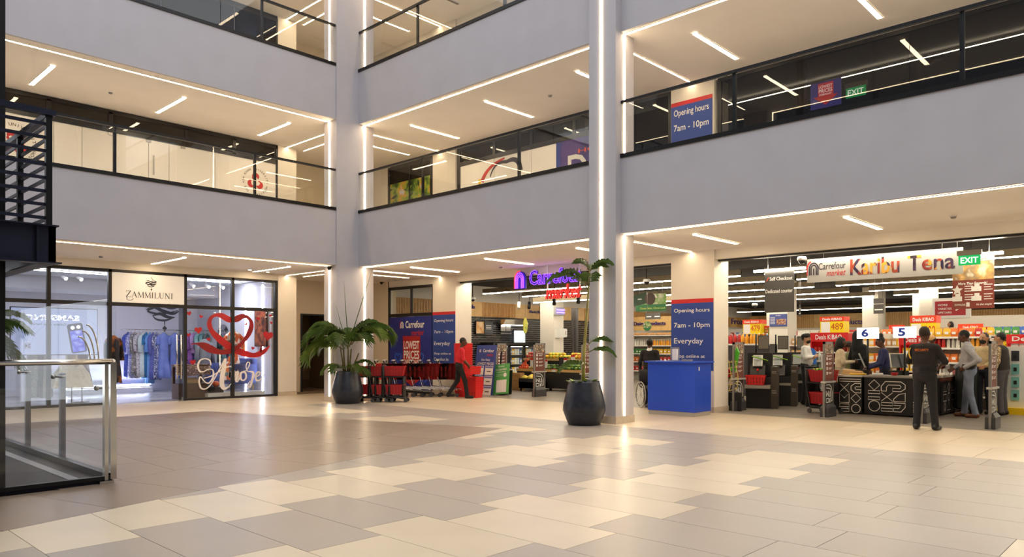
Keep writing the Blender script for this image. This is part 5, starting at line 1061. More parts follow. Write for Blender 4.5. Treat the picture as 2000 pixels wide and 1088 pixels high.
# ---- green board, code left blank
M, W, H = rectX(15.75, 962, 992, 712, 771); M2 = M @ Matrix.Rotation(math.radians(-10), 4, 'X') @ Matrix.Rotation(math.radians(6), 4, 'Z'); t = thing('green_board', 'leaning green notice board with a blank white panel', 'sign board', M=M2)
panel(t, 0, W, 0, H, -.02, 0, 'board', mat('fresh_green', (90, 176, 92), .5)); panel(t, W*.22, W*.86, H*.06, H*.47, 0, .003, 'blank_panel', paper); text(t, 'Carrefour', W*.3, W*.72, H*.9, H*.95, paper, .003); text(t, 'Get Deals KIBAO', W*.15, W*.85, H*.79, H*.85, paper, .003, bold=.02); text(t, 'on your phone', W*.2, W*.8, H*.71, H*.76, paper, .003, bold=.02); text(t, 'Join our Carrefour', W*.14, W*.62, H*.64, H*.67, paper, .003, bold=0); text(t, 'WhatsApp channel', W*.14, W*.62, H*.59, H*.62, paper, .003, bold=0); MB().prism(arcpoly(W*.75, H*.63, 0, W*.1, 0, 360, 16)[17:], 0, .003).build('round_mark', paper, t)
MB().box(.04, W-.04, 0, H*.8, -.2, -.18).build('back_leg', blk, t)
# ---- security gate pylons
def thing_text(t, body, x0, x1, z0, z1, y=-.034, m=None):
    o = text(t, body, x0, x1, z0, z1, m or paper, .0); o.rotation_euler.x = math.pi/2; o.location.y = y; return o
brownp = mat('brown_pylon_panel', (120, 64, 52), .5); pyd = mat('dark_pylon', (52, 50, 50), .4)
def pylon(label, x, y):
    t = thing('security_gate', label, 'security gate', (x, y, 0), 0, 'security gates at the entrance')
    MB().box(-.25, -.2, -.02, .02, 0, 1.55).box(.2, .25, -.02, .02, 0, 1.55).box(-.25, .25, -.02, .02, 1.5, 1.55).build('frame', mat('pylon_silver', (150, 148, 146), .35, metal=.7), t)
    p_ = MB().box(-.2, .2, -.018, .018, .74, 1.5).build('upper_panel', brownp, t); MB().box(-.2, .2, -.020, -.018, 1.3, 1.5).build('photo_strip', imgmat('people_photo', ((226, 180, 140), (60, 40, 36), (240, 220, 190)), 14), t)
    MB().box(-.28, .28, -.05, .05, .70, .735).build('clamp_band', mat('pale_steel', (205, 204, 200), .4, metal=.4), t); MB().box(-.2, .2, -.018, .018, .26, .70).build('lower_panel', pyd, t)
    mb = MB(); z = -.0195
    def st(pts, w_=.018): 
        for a, b in zip(pts, pts[1:]): mb.bar((a[0], z, a[1]), (b[0], z, b[1]), w_, .002, up=(0, 1, 0))
    st([(-.16, .66), (.02, .66), (.12, .6), (.16, .5), (.16, .32), (.1, .32), (.1, .48), (.05, .58), (-.16, .6)]); st([(-.16, .54), (-.16, .42), (-.1, .5), (-.04, .42), (-.04, .54)]); st([(.0, .52), (.0, .42), (.06, .42), (.06, .52)]); st([(-.16, .38), (-.16, .3), (-.04, .3), (-.04, .38), (-.16, .38)]); st([(.0, .38), (.06, .3), (.0, .3), (.06, .38)])
    mb.build('pattern_print', paper, t)
    MB().loft([[(-.23, -.08, 0), (.23, -.08, 0), (.23, .08, 0), (-.23, .08, 0)], [(-.22, -.08, .2), (.22, -.08, .2), (.22, .08, .2), (-.22, .08, .2)], [(-.18, -.04, .27), (.18, -.04, .27), (.18, .04, .27), (-.18, .04, .27)]], sm=False).build('foot', mat('pylon_foot', (66, 66, 68), .45), t)
    for k in range(4):
        zz = 1.2-.1*k; MB().box(-.15, -.09, -.021, -.019, zz-.03, zz+.03).box(-.04, .15, -.021, -.019, zz+.005, zz+.015).box(-.04, .1, -.021, -.019, zz-.02, zz-.01).build('icon_print', paper, t)
    e = thing_text(t, 'Rewards!', -.14, .14, 1.24, 1.28, -.021)
    return t
for (px, py), l in (((1051, 774.5), 'brown rewards panel security gate before the melon bin'), ((1440, 802), 'security gate beside the first self checkout'), ((1616, 814), 'security gate left of checkout six'), ((1938, 837), 'security gate nearest the viewer at the right'), ((1806, 826), 'security gate behind the guard'), ((1145, 782), 'security gate behind the slender palm'), ((977, 766), 'security gate behind the green board')):
    q = G(px, py); pylon(l, q.x+.05, q.y)
# ---- blue information counter
bx0, by1, by0 = 13.64, 8.87, 7.74; bl = mat('bright_blue_laminate', (22, 74, 206), .4, noise=.08, nscale=40)
t = thing('blue_counter', 'bright blue information counter before the pillar', 'counter', (bx0, (by0+by1)/2, 0)); hw = (by1-by0)/2
MB().box(0, .68, -hw, hw, .09, 1.11).build('body', bl, t); MB().box(.01, .66, -hw+.01, hw-.01, 0, .09).build('plinth', mat('grey_plinth', (170, 166, 158), .5), t); MB().box(-.05, .73, -hw-.05, hw+.05, 1.11, 1.14).build('top', bl, t); MB().box(.16, .20, -hw-.003, -hw, .95, 1.03).build('small_label', paper, t)
s = thing('leaflet_holder', 'clear leaflet holder with papers on the blue counter', 'holder', (bx0+.35, by1-.42, 1.14)); MB().box(-.1, .1, -.11, .11, 0, .02).box(.06, .07, -.11, .11, .02, .3).build('stand', glassmat('acrylic', (.9, .92, .92), .1, .8, .25, (220, 220, 220)), s); MB().box(-.02, .04, -.09, .02, .02, .26).build('paper_sheet', paper, s)
s = thing('pen_tray', 'grey tray with pens on the blue counter', 'tray', (bx0+.3, by1-.78, 1.14)); MB().box(-.06, .06, -.1, .1, 0, .04).build('tray', mat('grey_plastic', (150, 148, 145), .5), s); MB().tube([(0, -.05, .045), (.02, .08, .05)], .007, 6).build('pen', mat('pen_blue', (40, 60, 160), .4), s)
# ---- wheelchair behind it
wc = PX(1262, 770, 14.95); t = thing('wheelchair', 'wheelchair parked behind the blue counter', 'wheelchair', (15.1, wc.y-.05, 0), math.radians(-35))
for s_ in (-1, 1):
    x = s_*.27; w_ = MB().tube([(x, .3*math.cos(a), .31+.3*math.sin(a)) for a in [2*math.pi*i/28 for i in range(28)]], .014, 7, closed=True).build('wheel', mat('grey_rim', (170, 168, 160), .4), t)
    for k in range(10): a = 2*math.pi*k/10; MB().tube([(x, 0, .31), (x, .29*math.cos(a), .31+.29*math.sin(a))], .003, 4).build('spoke', chrome, w_)
    MB().tube([(x*1.1, .26*math.cos(a), .31+.26*math.sin(a)) for a in [2*math.pi*i/24 for i in range(24)]], .009, 6, closed=True).build('hand_rim', chrome, t)
    MB().tube([(s_*.22, .25, .92), (s_*.22, .2, .5), (s_*.22, -.3, .48), (s_*.22, -.45, .12)], .012, 7).build('frame_tube', blackpl, t); MB().tube([(s_*.22, -.28, .07-.04), (s_*.22, -.28, .1)], .05, 10).build('caster', tyre, t)
rbox(-.21, .21, -.25, .2, .46, .52, .02).build('seat', blackpl, t); rbox(-.21, .21, .2, .24, .52, .9, .015).build('backrest', blackpl, t)
# ---- self checkout machines
def self_checkout(label, loc, rz):
    t = thing('self_checkout', label, 'self checkout', loc, rz, 'self checkout machines'); dk = mat('checkout_black', (34, 33, 34), .4); sv = mat('checkout_silver', (176, 170, 160), .35, metal=.6); bz = mat('checkout_bronze', (74, 66, 58), .4)
    MB().box(-.28, .28, -.3, .35, 0, .72).build('cabinet', dk, t); MB().box(.28, .42, -.34, .35, 0, .98).build('side_pillar', bz, t); MB().box(-.28, .28, -.32, .3, .5, .56).build('silver_band', sv, t); MB().box(-.28, .28, .1, .35, .72, 1.3).build('back_tower', dk, t)
    MB().loft([[(-.2, -.22, .74), (.14, -.22, .74), (.14, .1, .74), (-.2, .1, .74)], [(-.2, -.12, 1.0), (.14, -.12, 1.0), (.14, .12, 1.04), (-.2, .12, 1.04)]], sm=False).build('scanner', dk, t)
    s_ = MB().bar((-.03, -.2, .98), (-.03, -.05, 1.24), .22, .03).build('screen', sv, t); MB().bar((-.03, -.219, .99), (-.03, -.07, 1.235), .17, .005).build('screen_face', mat('screen_ui', (150, 154, 152), .3, emit=.03), s_); MB().tube([(-.15, -.2, 1.22), (.2, -.12, 1.12)], .014, 6).build('green_arm', mat('lime_plastic', (140, 200, 40), .4), t)
    MB().tube([(-.1, .2, 1.3), (-.1, .2, 1.75)], .018, 8).build('mast', blackpl, t); MB().box(-.05, .2, .16, .2, 1.38, 1.72).build('pole_screen', dk, t); MB().box(-.035, .185, .156, .16, 1.4, 1.7).build('pole_screen_face', mat('brown_screen', (104, 96, 84), .4, emit=.1), t)
    for z in (.86, .83, .42, .39, .36): MB().box(.3, .4, -.343, -.34, z, z+.012).build('label_strip', sv, t)
    MB().sphere((-.02, -.24, .9), .03, 10, 6).build('red_button', redpl, t); return t
mx = [(1472, 798), (1512, 793), (1551, 786)]
A = []
for k, (px, py) in enumerate(mx):
    q = G(px, py); l = ('first self checkout machine, with a red basket on its shelf', 'second self checkout machine, between the other two', 'third self checkout machine, nearest the blue stand')[k]
    if k == 0: A.append(self_checkout(l, (q.x+.42, q.y+.05, 0), RZR+.35))
    else: A.append(dup(A[0], (q.x+.42, q.y+.05, 0), label=l))
q = A[0].matrix_basis @ Vector((-.02, -.48, .0)); hb = hand_basket('red hand basket on the first self checkout', (A[0].matrix_basis @ Vector((-.05, -.42, .56))), RZR+.35); MB().box(-.28, .28, -.62, -.3, .48, .555).build('basket_shelf', mat('checkout_silver', (176, 170, 160), .35, metal=.6), A[0])
# decorative vegetable crate by the pillar
q = G(1420, 800); t = thing('shopping_bag_display', 'net bag cut-out with painted vegetables left of the self checkouts', 'display', M=frame(PX(1405, 765, 15.6), UR)); W = .45
netm = mat('net_yellow', (226, 206, 110), .5); mb = MB()
for i in range(6):
    u = i/5; strokeband(mb, cr([(.03+.42*u, .05), (.0+.48*u+.03*math.sin(3*u), .35), (.05+.36*u, .72)]), .018, .06)
    strokeband(mb, cr([(.03, .08+.12*i), (.24, .03+.13*i), (.46, .1+.12*i)]), .018, .062)
mb.build('net', netm, t)
for pts, c, nm in ((((.06, .2), (.2, .12), (.34, .42), (.2, .6), (.08, .5)), (196, 30, 32), 'red_pepper'), (((.02, .55), (.12, .5), (.16, .78), (.06, .9)), (40, 150, 50), 'green_leaf'), (((.3, .5), (.4, .45), (.5, .9), (.44, 1.02)), (70, 180, 40), 'leek'), (((.22, .15), (.36, .2), (.34, .4), (.22, .3)), (236, 226, 220), 'garlic'), (((.0, .05), (.1, .02), (.14, .16), (.02, .22)), (236, 180, 30), 'lemon')):
    MB().prism(pts, .0, .05).build(nm, mat(nm+'_paint', c, .5), t)
panel(t, -.05, .55, -.55, 0, 0, .05, 'stand', blackpl)
# ---- checkout counters
cx0 = 16.62; blkm = mat('checkout_black_laminate', (28, 27, 29), .4); lm = mat('white_line_print', (226, 224, 220), .5)
def line_art(t, M0, shapes, w_=.016):
    mb = MB(); mb.M = M0
    for sh in shapes:
        k = sh[0]
        if k == 'r': pts = [(sh[1], sh[2]), (sh[3], sh[2]), (sh[3], sh[4]), (sh[1], sh[4])]; strokeband(mb, pts, w_, 0, closed=True)
        elif k == 'd': c, r = (sh[1], sh[2]), sh[3]; strokeband(mb, [(c[0], c[1]-r), (c[0]+r, c[1]), (c[0], c[1]+r), (c[0]-r, c[1])], w_, 0, closed=True)
        elif k == 'c': strokeband(mb, arcpoly(sh[1], sh[2], sh[3], 0, sh[4] if len(sh) > 4 else 0, sh[5] if len(sh) > 5 else 360, 20)[:21], w_, 0)
        else: strokeband(mb, sh[1], w_, 0, closed=sh[0] == 'p')
    return mb.build('line_print', lm, t)
y0, y1, y2 = 5.95, 5.43, 4.15
t = thing('checkout_counter', 'black checkout counter with white geometric print, lane six', 'checkout', (cx0, y1, 0))
MB().box(0, .6, .02, y0-y1, .04, .80).build('end_cabinet', blkm, t); MB().box(0, .75, y2-y1, -.03, .03, .80).build('main_cabinet', blkm, t); MB().box(-.02, .62, .0, y0-y1+.02, .80, .84).build('end_top', mat('pale_counter', (206, 200, 190), .4), t); MB().box(-.03, .77, y2-y1-.02, -.02, .80, .84).build('main_top', mat('grey_counter', (150, 146, 142), .4), t)
Lw = y0-y1; line_art(t, frame((-.004, Lw, 0), UR), [('r', .04, .70, .48, .75), ('p', [(.04, .66), (.24, .66), (.04, .46), (.24, .46)]), ('l', [(.48, .66), (.36, .66), (.28, .60), (.28, .52), (.36, .46), (.48, .46), (.48, .53), (.38, .53), (.36, .56), (.38, .59), (.48, .59), (.48, .66)]), ('p', [(.04, .24), (.24, .24), (.24, .44), (.14, .34), (.04, .44)]), ('d', .38, .34, .1), ('r', .04, .15, .24, .21), ('r', .04, .05, .24, .11), ('c', .38, .12, .09)])
Lm = y1-y2-.03; line_art(t, frame((-.004, -.03, 0), UR), [('d', .2, .64, .11), ('r', .08, .46, .31, .52), ('r', .08, .33, .31, .39), ('c', .2, .2, .11), ('l', [(.34, .52), (.34, .62), (.42, .72), (.72, .72), (.8, .66), (.8, .58), (.72, .52), (.56, .52), (.56, .58), (.7, .58), (.72, .62), (.7, .65), (.48, .65), (.44, .6), (.44, .52), (.34, .52)]), ('p', [(.34, .49), (.56, .31), (.56, .49), (.34, .31)]), ('l', [(.58, .31), (.8, .31), (.8, .49), (.68, .46), (.58, .36), (.58, .31)]), ('r', .34, .22, .56, .28), ('r', .34, .1, .56, .16), ('l', [(.58, .28), (.8, .28), (.8, .2), (.72, .1), (.58, .1), (.58, .17), (.68, .17), (.72, .23), (.58, .23)]), ('r', .95, .1, 1.2, .16), ('r', .95, .2, 1.2, .26), ('l', [(.95, .3), (1.08, .5), (1.2, .3)])])
t = thing('checkout_counter', 'black checkout counter with white line pattern, lane five', 'checkout', (17.1, 4.12, 0))
MB().box(.3, 2.4, 0, .7, .03, .72).build('cabinet', blkm, t); MB().box(.28, 2.45, -.03, .72, .80, .84).build('top', mat('pale_counter', (206, 200, 190), .4), t); MB().box(.29, 2.42, -.01, .7, .72, .80).build('bumper', mat('brown_bumper', (110, 60, 50), .5), t)
sh = []
for i in range(6):
    for j in range(3):
        x, z = .12+.33*i, .1+.2*j; k = (i*2+j) % 4
        sh.append(('d', x+.12, z+.08, .09) if k == 0 else ('r', x, z, x+.25, z+.14) if k == 1 else ('p', [(x, z), (x+.25, z), (x+.12, z+.16)]) if k == 2 else ('c', x+.12, z+.08, .085))
line_art(t, frame((.3, -.004, 0), UL), sh)
# lane signs
def lane_sign(label, num, px, pt, pb, X):
    q = PX(px, pt, X); h = q.z; t = thing('lane_sign', label, 'sign', (X, q.y, .84), 0, 'checkout lane signs')
    MB().tube([(0, 0, 0), (0, 0, h-.84-.2)], .022, 8).build('pole', blackpl, t); MB().box(-.03, .03, -.22, .22, h-.84-.24, h-.84).build('light_box', mat('lane_white', (246, 248, 255), .4, emit=.5), t)
    o = text(t, num, -.12, .02, h-.84-.2, h-.84-.03, mat('lane_blue', (30, 70, 200), .4), .0, bold=.03); o.matrix_local = frame((-.032, 0, 0), UR); return t
lane_sign('white lane sign reading six beside the cashier', '6', 1695, 640, 653, 17.0); lane_sign('white lane sign reading five beside the security guard', '5', 1767, 638, 652, 17.1)
# tills and things on the counters
def till(label, loc, rz, m):
    t = thing('till', label, 'till', loc, rz, 'checkout tills'); MB().box(-.16, .16, -.14, .14, 0, .1).build('base', blackpl, t); MB().bar((0, .02, .1), (0, -.02, .2), .05, .05).build('neck', blackpl, t); s = MB().bar((0, -.06, .16), (0, .06, .46), .34, .03).build('monitor', m, t); MB().bar((0, -.08, .17), (0, .04, .45), .3, .006).build('monitor_face', mat('till_screen', (60, 64, 70), .3), s); return t
till('grey till monitor beside the lane six pole', (17.05, PX(1682, 700, 17.0).y, .84), RZR+1.9, mat('till_grey', (170, 178, 180), .4)); till('white till monitor left of the guard', (17.2, PX(1752, 700, 17.1).y, .84), RZR+.6, mat('till_white', (232, 228, 216), .4))
def small(nm, label, cat, px, X, z, parts):
    q = PX(px, 730, X); t = thing(nm, label, cat, (X, q.y, z))
    for n_, mb, m in parts: mb.build(n_, m, t)
small('paper_bag', 'brown paper bag lying on checkout six', 'bag', 1665, 16.85, .84, [('bag', MB().loft([[(-.1, -.2, 0), (.1, -.2, 0), (.1, .2, 0), (-.1, .2, 0)], [(-.09, -.18, .06), (.09, -.2, .09), (.09, .2, .13), (-.09, .18, .1)]], sm=False), mat('kraft_paper', (196, 160, 110), .7)), ('fold', MB().box(-.08, .06, -.22, -.16, .02, .06), mat('kraft_paper', (196, 160, 110), .7))])
small('snack_pack', 'yellow snack packets on checkout six', 'packet', 1676, 16.78, .84, [('packet', rbox(-.07, .07, -.16, .16, 0, .035, .015), mat('yellow_pack', (240, 196, 30), .4)), ('label', MB().box(-.05, .05, -.05, .05, .035, .037), redm)])
small('card_reader', 'white card reader on checkout six', 'card reader', 1714, 16.8, .84, [('body', rbox(-.06, .06, -.1, .1, 0, .05, .012), white), ('keys', MB().box(-.03, .03, -.05, .05, .05, .054), blackpl)])
small('red_tub', 'small red tub on checkout six', 'tub', 1747, 16.8, .84, [('tub', MB().lathe([(.05, 0), (.07, .05), (.072, .06)], 14), redpl), ('lid', MB().lathe([(.074, .06), (.074, .068), (.03, .072)], 14), dkred)])
small('bottle', 'clear bottle at checkout five', 'bottle', 1851, 17.8, .84, [('body', MB().lathe([(.04, 0), (.045, .01), (.045, .2), (.018, .26)], 12), glassmat('acrylic', (.9, .92, .92), .1, .8, .25, (220, 220, 220))), ('cap', MB().lathe([(.02, .26), (.02, .29)], 10), white)])
small('magazine', 'open magazine on checkout five', 'magazine', 1836, 17.6, .84, [('left_page', MB().bar((0, -.01, .01), (0, -.2, .04), .26, .006), paper), ('right_page', MB().bar((0, .01, .01), (0, .2, .05), .26, .006), imgmat('magazine_print', ((236, 220, 190), (200, 120, 80), (240, 236, 226)), 10))])
# blue cut-out stand
q = G(1580, 784); t = thing('blue_stand', 'tall blue YES TO stand beside the third self checkout', 'display stand', (q.x, q.y, 0), RZR+.3)
MB().prism([(-.17, .02), (.17, .02), (.2, .5), (.17, .9), (.2, 1.25), (.12, 1.4), (.0, 1.43), (-.12, 1.38), (-.17, 1.2), (-.2, .9), (-.17, .5)], -.04, .04, axis=1).build('cut_out', mat('stand_blue', (50, 110, 200), .4), t)
for s, z0, z1 in (('YES', 1.02, 1.1), ('TO', .92, 1.0)): thing_text(t, s, -.11, .11, z0, z1, -.045)
for k in range(3): rbox(-.19, .19, -.22, -.04, .25+.24*k, .29+.24*k, .01).build('tray', mat('stand_dark_blue', (30, 60, 130), .4), t)
# ---- shelving
meshc = {}
def product(kind, m):
    k = (kind, m.name)
    if k in meshc: return meshc[k]
    mb = MB()
    if kind == 'jar': mb.lathe([(.036, 0), (.042, .01), (.042, .11), (.034, .125)], 10, 0).lathe([(.036, .125), (.036, .15)], 10, 1); ms = [m, dkred]
    elif kind == 'bottle': mb.lathe([(.036, 0), (.04, .01), (.04, .16), (.015, .22), (.015, .24)], 10, 0).lathe([(.018, .24), (.018, .265)], 8, 1); ms = [m, white]
    elif kind == 'tall': mb.lathe([(.05, 0), (.055, .02), (.055, .2), (.02, .28)], 10, 0).lathe([(.024, .28), (.024, .31)], 8, 1); ms = [m, white]
    elif kind == 'pack': mb.loft([[(-.07, -.02, 0), (.07, -.02, 0), (.07, .02, 0), (-.07, .02, 0)], [(-.075, -.045, .09), (.075, -.045, .09), (.075, .045, .09), (-.075, .045, .09)], [(-.07, -.005, .2), (.07, -.005, .2), (.07, .005, .2), (-.07, .005, .2)]], 0, False).box(-.04, .04, -.048, -.044, .06, .12, 1); ms = [m, paper]
    elif kind == 'loaf': mb.loft([[(-.13+e, -.055*k_, 0.0), (-.13+e, .055*k_, 0), (-.13+e, .06*k_, .06), (-.13+e, .03*k_, .1*k_), (-.13+e, -.03*k_, .1*k_), (-.13+e, -.06*k_, .06)] for e, k_ in ((0, .6), (.03, .95), (.13, 1.05), (.23, .95), (.26, .6))], 0, True); ms = [m]
    else: mb.box(-.07, .07, -.05, .05, 0, .22, 0).box(-.055, .055, -.052, -.05, .05, .15, 1); ms = [m, paper]
    meshc[k] = mb.mesh(kind, ms); return meshc[k]
SHN = {1: [''], 4: [', lowest shelf', ', second shelf up', ', third shelf up', ', top shelf'], 5: [', lowest shelf', ', second shelf up', ', middle shelf', ', fourth shelf up', ', top shelf']}
def gondola(label, loc, rz, w_, dp, zs, rows, back=None, side=True, header=None, nm='shelf_unit', group=None, hm=1.9, sm=None):
    """rows: one entry for each shelf: (kind, [materials], step, label, n deep)"""
    sm = sm or mat('shelf_white', (228, 224, 216), .5); t = thing(nm, label, 'shelf', loc, rz, group)
    MB().box(-w_/2, w_/2, dp-.03, dp, 0, hm).build('back_panel', back or sm, t)
    if side:
        for s in (-1, 1): MB().box(min(s*w_/2, s*(w_/2-.03)), max(s*w_/2, s*(w_/2-.03)), 0, dp, 0, hm).build('side_panel', back or sm, t)
    R = Matrix.Rotation(rz, 4, 'Z'); L = Vector(loc)
    for z, row in zip(zs, rows):
        s = MB().box(-w_/2, w_/2, 0, dp-.03, z-.03, z).build('shelf', sm, t); MB().box(-w_/2, w_/2, -.012, 0, z-.04, z+.005).build('price_rail', mat('price_rail', (236, 232, 226), .5), s)
        if not row: continue
        kind, ms, step, lab, grp = row; n = int((w_-.12)/step)
        for i in range(n):
            x = -w_/2+.06+step*(i+.5); m = ms[(i//max(1, n//len(ms)+ (0 if n % len(ms) == 0 else 1))) % len(ms)] if len(ms) > 1 else ms[0]
            p = L+R @ Vector((x, .09+.02*((i*7) % 3), z)); obj(lab[1], product(kind, m), None, p, rz+.1*math.sin(i*3.3), None, CNM[m.name]+' '+lab[0]+SHN[len(zs)][zs.index(z)], lab[2], grp)
    if header:
        z0, z1, body, m = header; o = MB().box(-w_/2, w_/2, -.03, .02, z0, z1).build('header', m, t); thing_text(t, body, -w_*.35, w_*.35, z0+(z1-z0)*.25, z1-(z1-z0)*.22, -.034)
    return t
def PM(n, c, r=.4): return mat(n, c, r)
jr = PM('tomato_jar', (176, 40, 30)); jr2 = PM('brown_jar', (120, 40, 28)); yb_ = PM('yellow_box', (240, 190, 40)); ob_ = PM('orange_box', (230, 120, 40)); bb_ = PM('blue_box', (60, 110, 200)); wb_ = PM('white_box', (236, 232, 224)); gb_ = PM('green_box', (70, 150, 70)); rb_ = PM('red_box', (200, 40, 40)); pk_ = PM('pink_box', (230, 110, 160)); jo = PM('orange_juice', (246, 170, 40)); wat = PM('water_blue', (120, 180, 220)); tan_ = PM('tan_pack', (200, 160, 110))
CNM = {jr.name: 'red', jr2.name: 'brown', yb_.name: 'yellow', ob_.name: 'orange', bb_.name: 'blue', wb_.name: 'white', gb_.name: 'green', rb_.name: 'red', pk_.name: 'pink', jo.name: 'orange', wat.name: 'pale blue', tan_.name: 'tan', 'aqua_bottle': 'aqua', 'bread_crust': 'golden'}
redsh = mat('deal_red', (214, 30, 34), .45); orsh = mat('deal_orange', (240, 70, 34), .45); yel = mat('price_yellow', (252, 226, 10), .45)
gx = 20.1; gy = PX(1619, 700, gx).y
gondola('red framed end shelf of sauce jars with a Deals KIBAO header', (gx, gy, 0), RZR, .98, .5, (.15, .45, .75, 1.03, 1.31), [('jar', [jr, jr2], .095, ('sauce jar on the Deals KIBAO end shelf', 'sauce_jar', 'jar'), 'jars on the Deals end shelf')]*5, back=redsh, header=(1.58, 1.82, 'Deals KIBAO', redsh), hm=1.8)
gy2 = PX(1797, 700, gx).y
gondola('red framed end shelf behind the guard with a Deals header', (gx, gy2, 0), RZR, .95, .5, (.15, .5, .85, 1.2), [('box', [yb_, ob_], .16, ('carton on the end shelf behind the guard', 'carton', 'carton'), 'cartons on the second end shelf')]*4, back=redsh, header=(1.50, 1.72, 'Deals KIBAO', redsh), hm=1.7)
def promo(label, X, pl, pr, pt, pb, num, side=None):
    M, W, H = rectX(X, pl, pr, pt, pb); t = thing('price_box', label, 'price sign', M=M, group='Deals KIBAO price boxes'); panel(t, 0, W, 0, H*.72, -.4, 0, 'yellow_box', yel); panel(t, -.01, W+.01, H*.72, H, -.41, .01, 'red_top', orsh)
    text(t, 'Deals KIBAO', W*.1, W*.93, H*.78, H*.92, paper, .014, bold=.03)
    if num: text(t, num, W*.46, W*.97, H*.2, H*.6, mat('price_red', (206, 60, 30), .5), .004, bold=0); panel(t, W*.04, W*.42, H*.04, H*.68, 0, .004, 'paper_card', paper)
    return t
promo('yellow 489 price box on the sauce jar shelf', gx-.0, 1602, 1648, 619, 651, '489'); promo('yellow 1500 price box behind the guard', gx, 1778, 1828, 617, 667, '1500'); pb9 = promo('yellow 479 price box behind the self checkouts', 21.15, 1451, 1485, 625, 653, '479'); panel(pb9, .1, .16, -pb9.matrix_basis[2][3], 0, -.2, -.16, 'post', blk)
for pl, pr, pt, pb, X, l in ((1736, 1767, 635, 655, 26, 'orange Deals KIBAO board above the snack shelf'), (1871, 1920, 633, 660, 21.5, 'orange Deals KIBAO board behind the man in grey')):
    M, W, H = rectX(X, pl, pr, pt, pb); M[2][3] -= .0; t = thing('deal_board', l, 'sign', M=M, group='orange deal boards'); panel(t, 0, W, 0, H, -.02, 0, 'board', orsh); text(t, 'Deals KIBAO', W*.2, W*.8, H*.68, H*.85, paper, .004, bold=.03); panel(t, W*.45, W*.55, -M[2][3]+.02, 0, -.03, -.02, 'post', blk)
# aisle runs: side facing -Y, running back from the end shelves
AIS = [(22.0, gy-.55, 'snack and cereal shelves behind the cream jacket woman', [('box', [yb_, ob_, tan_, yb_], .17, ('cereal carton on the aisle shelf behind checkout six', 'carton', 'carton'), 'cartons in the snack aisle')]),
       (22.0, gy2-.55, 'household shelves in the aisle behind the guard', [('pack', [wb_, rb_, ob_, tan_, bb_], .17, ('packet on the household aisle shelf', 'packet', 'packet'), 'packets in the household aisle')])]
for x, y, lab, spec in AIS: gondola(lab, (x+1.2, y, 0), 0, 4.2, .5, (.2, .62, 1.04, 1.46), spec*4, hm=1.85)
# shelf across the back seen between the shoppers
gondola('long snack shelf facing the checkouts at the end of the aisle', (25.2, PX(1712, 680, 25.2).y, 0), RZR, 2.6, .5, (.3, .7, 1.08, 1.46, 1.8), [('box', [tan_, yb_, yb_, ob_, wb_], .17, ('carton on the long snack shelf', 'carton', 'carton'), 'cartons on the snack shelf')]*2+[('box', [gb_, rb_, yb_, ob_, tan_, wb_, rb_], .17, ('carton on the long snack shelf', 'carton', 'carton'), 'mixed cartons on the snack shelf')]*2+[('pack', [rb_, tan_, ob_, wb_], .17, ('snack packet on the long snack shelf', 'packet', 'packet'), 'packets on the snack shelf')], hm=2.0)
gondola('shelf of bread and packets left of the man in white', (22.3, PX(1562, 680, 22.3).y, 0), RZR, .7, .45, (.3, .75, 1.15, 1.5), [('pack', [tan_, ob_], .16, ('bread packet left of the man in white', 'packet', 'packet'), 'packets left of the man in white')]*4, hm=1.8)
gondola('crowded snack shelf behind the man in grey', (19.8, PX(1868, 690, 19.8).y, 0), RZR, 1.4, .5, (.3, .7, 1.08, 1.42, 1.68), [('pack', [wb_, tan_, rb_], .165, ('snack packet behind the man in grey', 'packet', 'packet'), 'packets behind the man in grey'), ('box', [wb_, bb_, pk_], .16, ('small carton behind the man in grey', 'carton', 'carton'), 'cartons behind the man in grey'), ('pack', [ob_, tan_], .165, ('packet behind the man in grey', 'packet', 'packet'), 'brown packets behind the man in grey'), ('bottle', [rb_, wb_, jo], .1, ('small bottle behind the man in grey', 'bottle', 'bottle'), 'bottles behind the man in grey'), ('pack', [yb_, ob_, rb_], .165, ('snack packet behind the man in grey', 'packet', 'packet'), 'bright packets behind the man in grey')], hm=1.72)
gondola('low shelf of bright packets behind the man in the vest', (21.0, PX(1958, 690, 21.0).y, 0), RZR, 1.5, .5, (.5, .95, 1.36, 1.72), [('pack', [bb_, wb_], .17, ('packet behind the man in the vest', 'packet', 'packet'), 'blue packets behind the vest'), ('pack', [rb_, tan_], .17, ('packet behind the man in the vest', 'packet', 'packet'), 'red packets behind the vest'), ('box', [gb_, yb_], .17, ('carton behind the man in the vest', 'carton', 'carton'), 'green cartons behind the vest'), ('pack', [yb_, gb_, bb_], .17, ('packet behind the man in the vest', 'packet', 'packet'), 'yellow packets behind the vest')], hm=1.75)
M, W, H = rectX(20.4, 1957, 1988, 669, 684); t = thing('price_box', 'plain yellow price card above the pegboard', 'price sign', M=M); panel(t, 0, W, 0, H, -.02, 0, 'card', yel); text(t, '2', W*.2, W*.36, H*.3, H*.75, inkb, .004); panel(t, W*.3, W*.36, -M[2][3]+.05, 0, -.03, -.02, 'post', blk)
gondola('red end shelf at the far right edge', (19.6, PX(2003, 700, 19.6).y, 0), RZR, .7, .5, (.2, .5, .8, 1.1, 1.38), [('box', [wb_, rb_], .16, ('carton on the shelf at the right edge', 'carton', 'carton'), 'cartons at the right edge')]*5, back=redsh, header=(1.52, 1.72, 'Deals', redsh), hm=1.7)
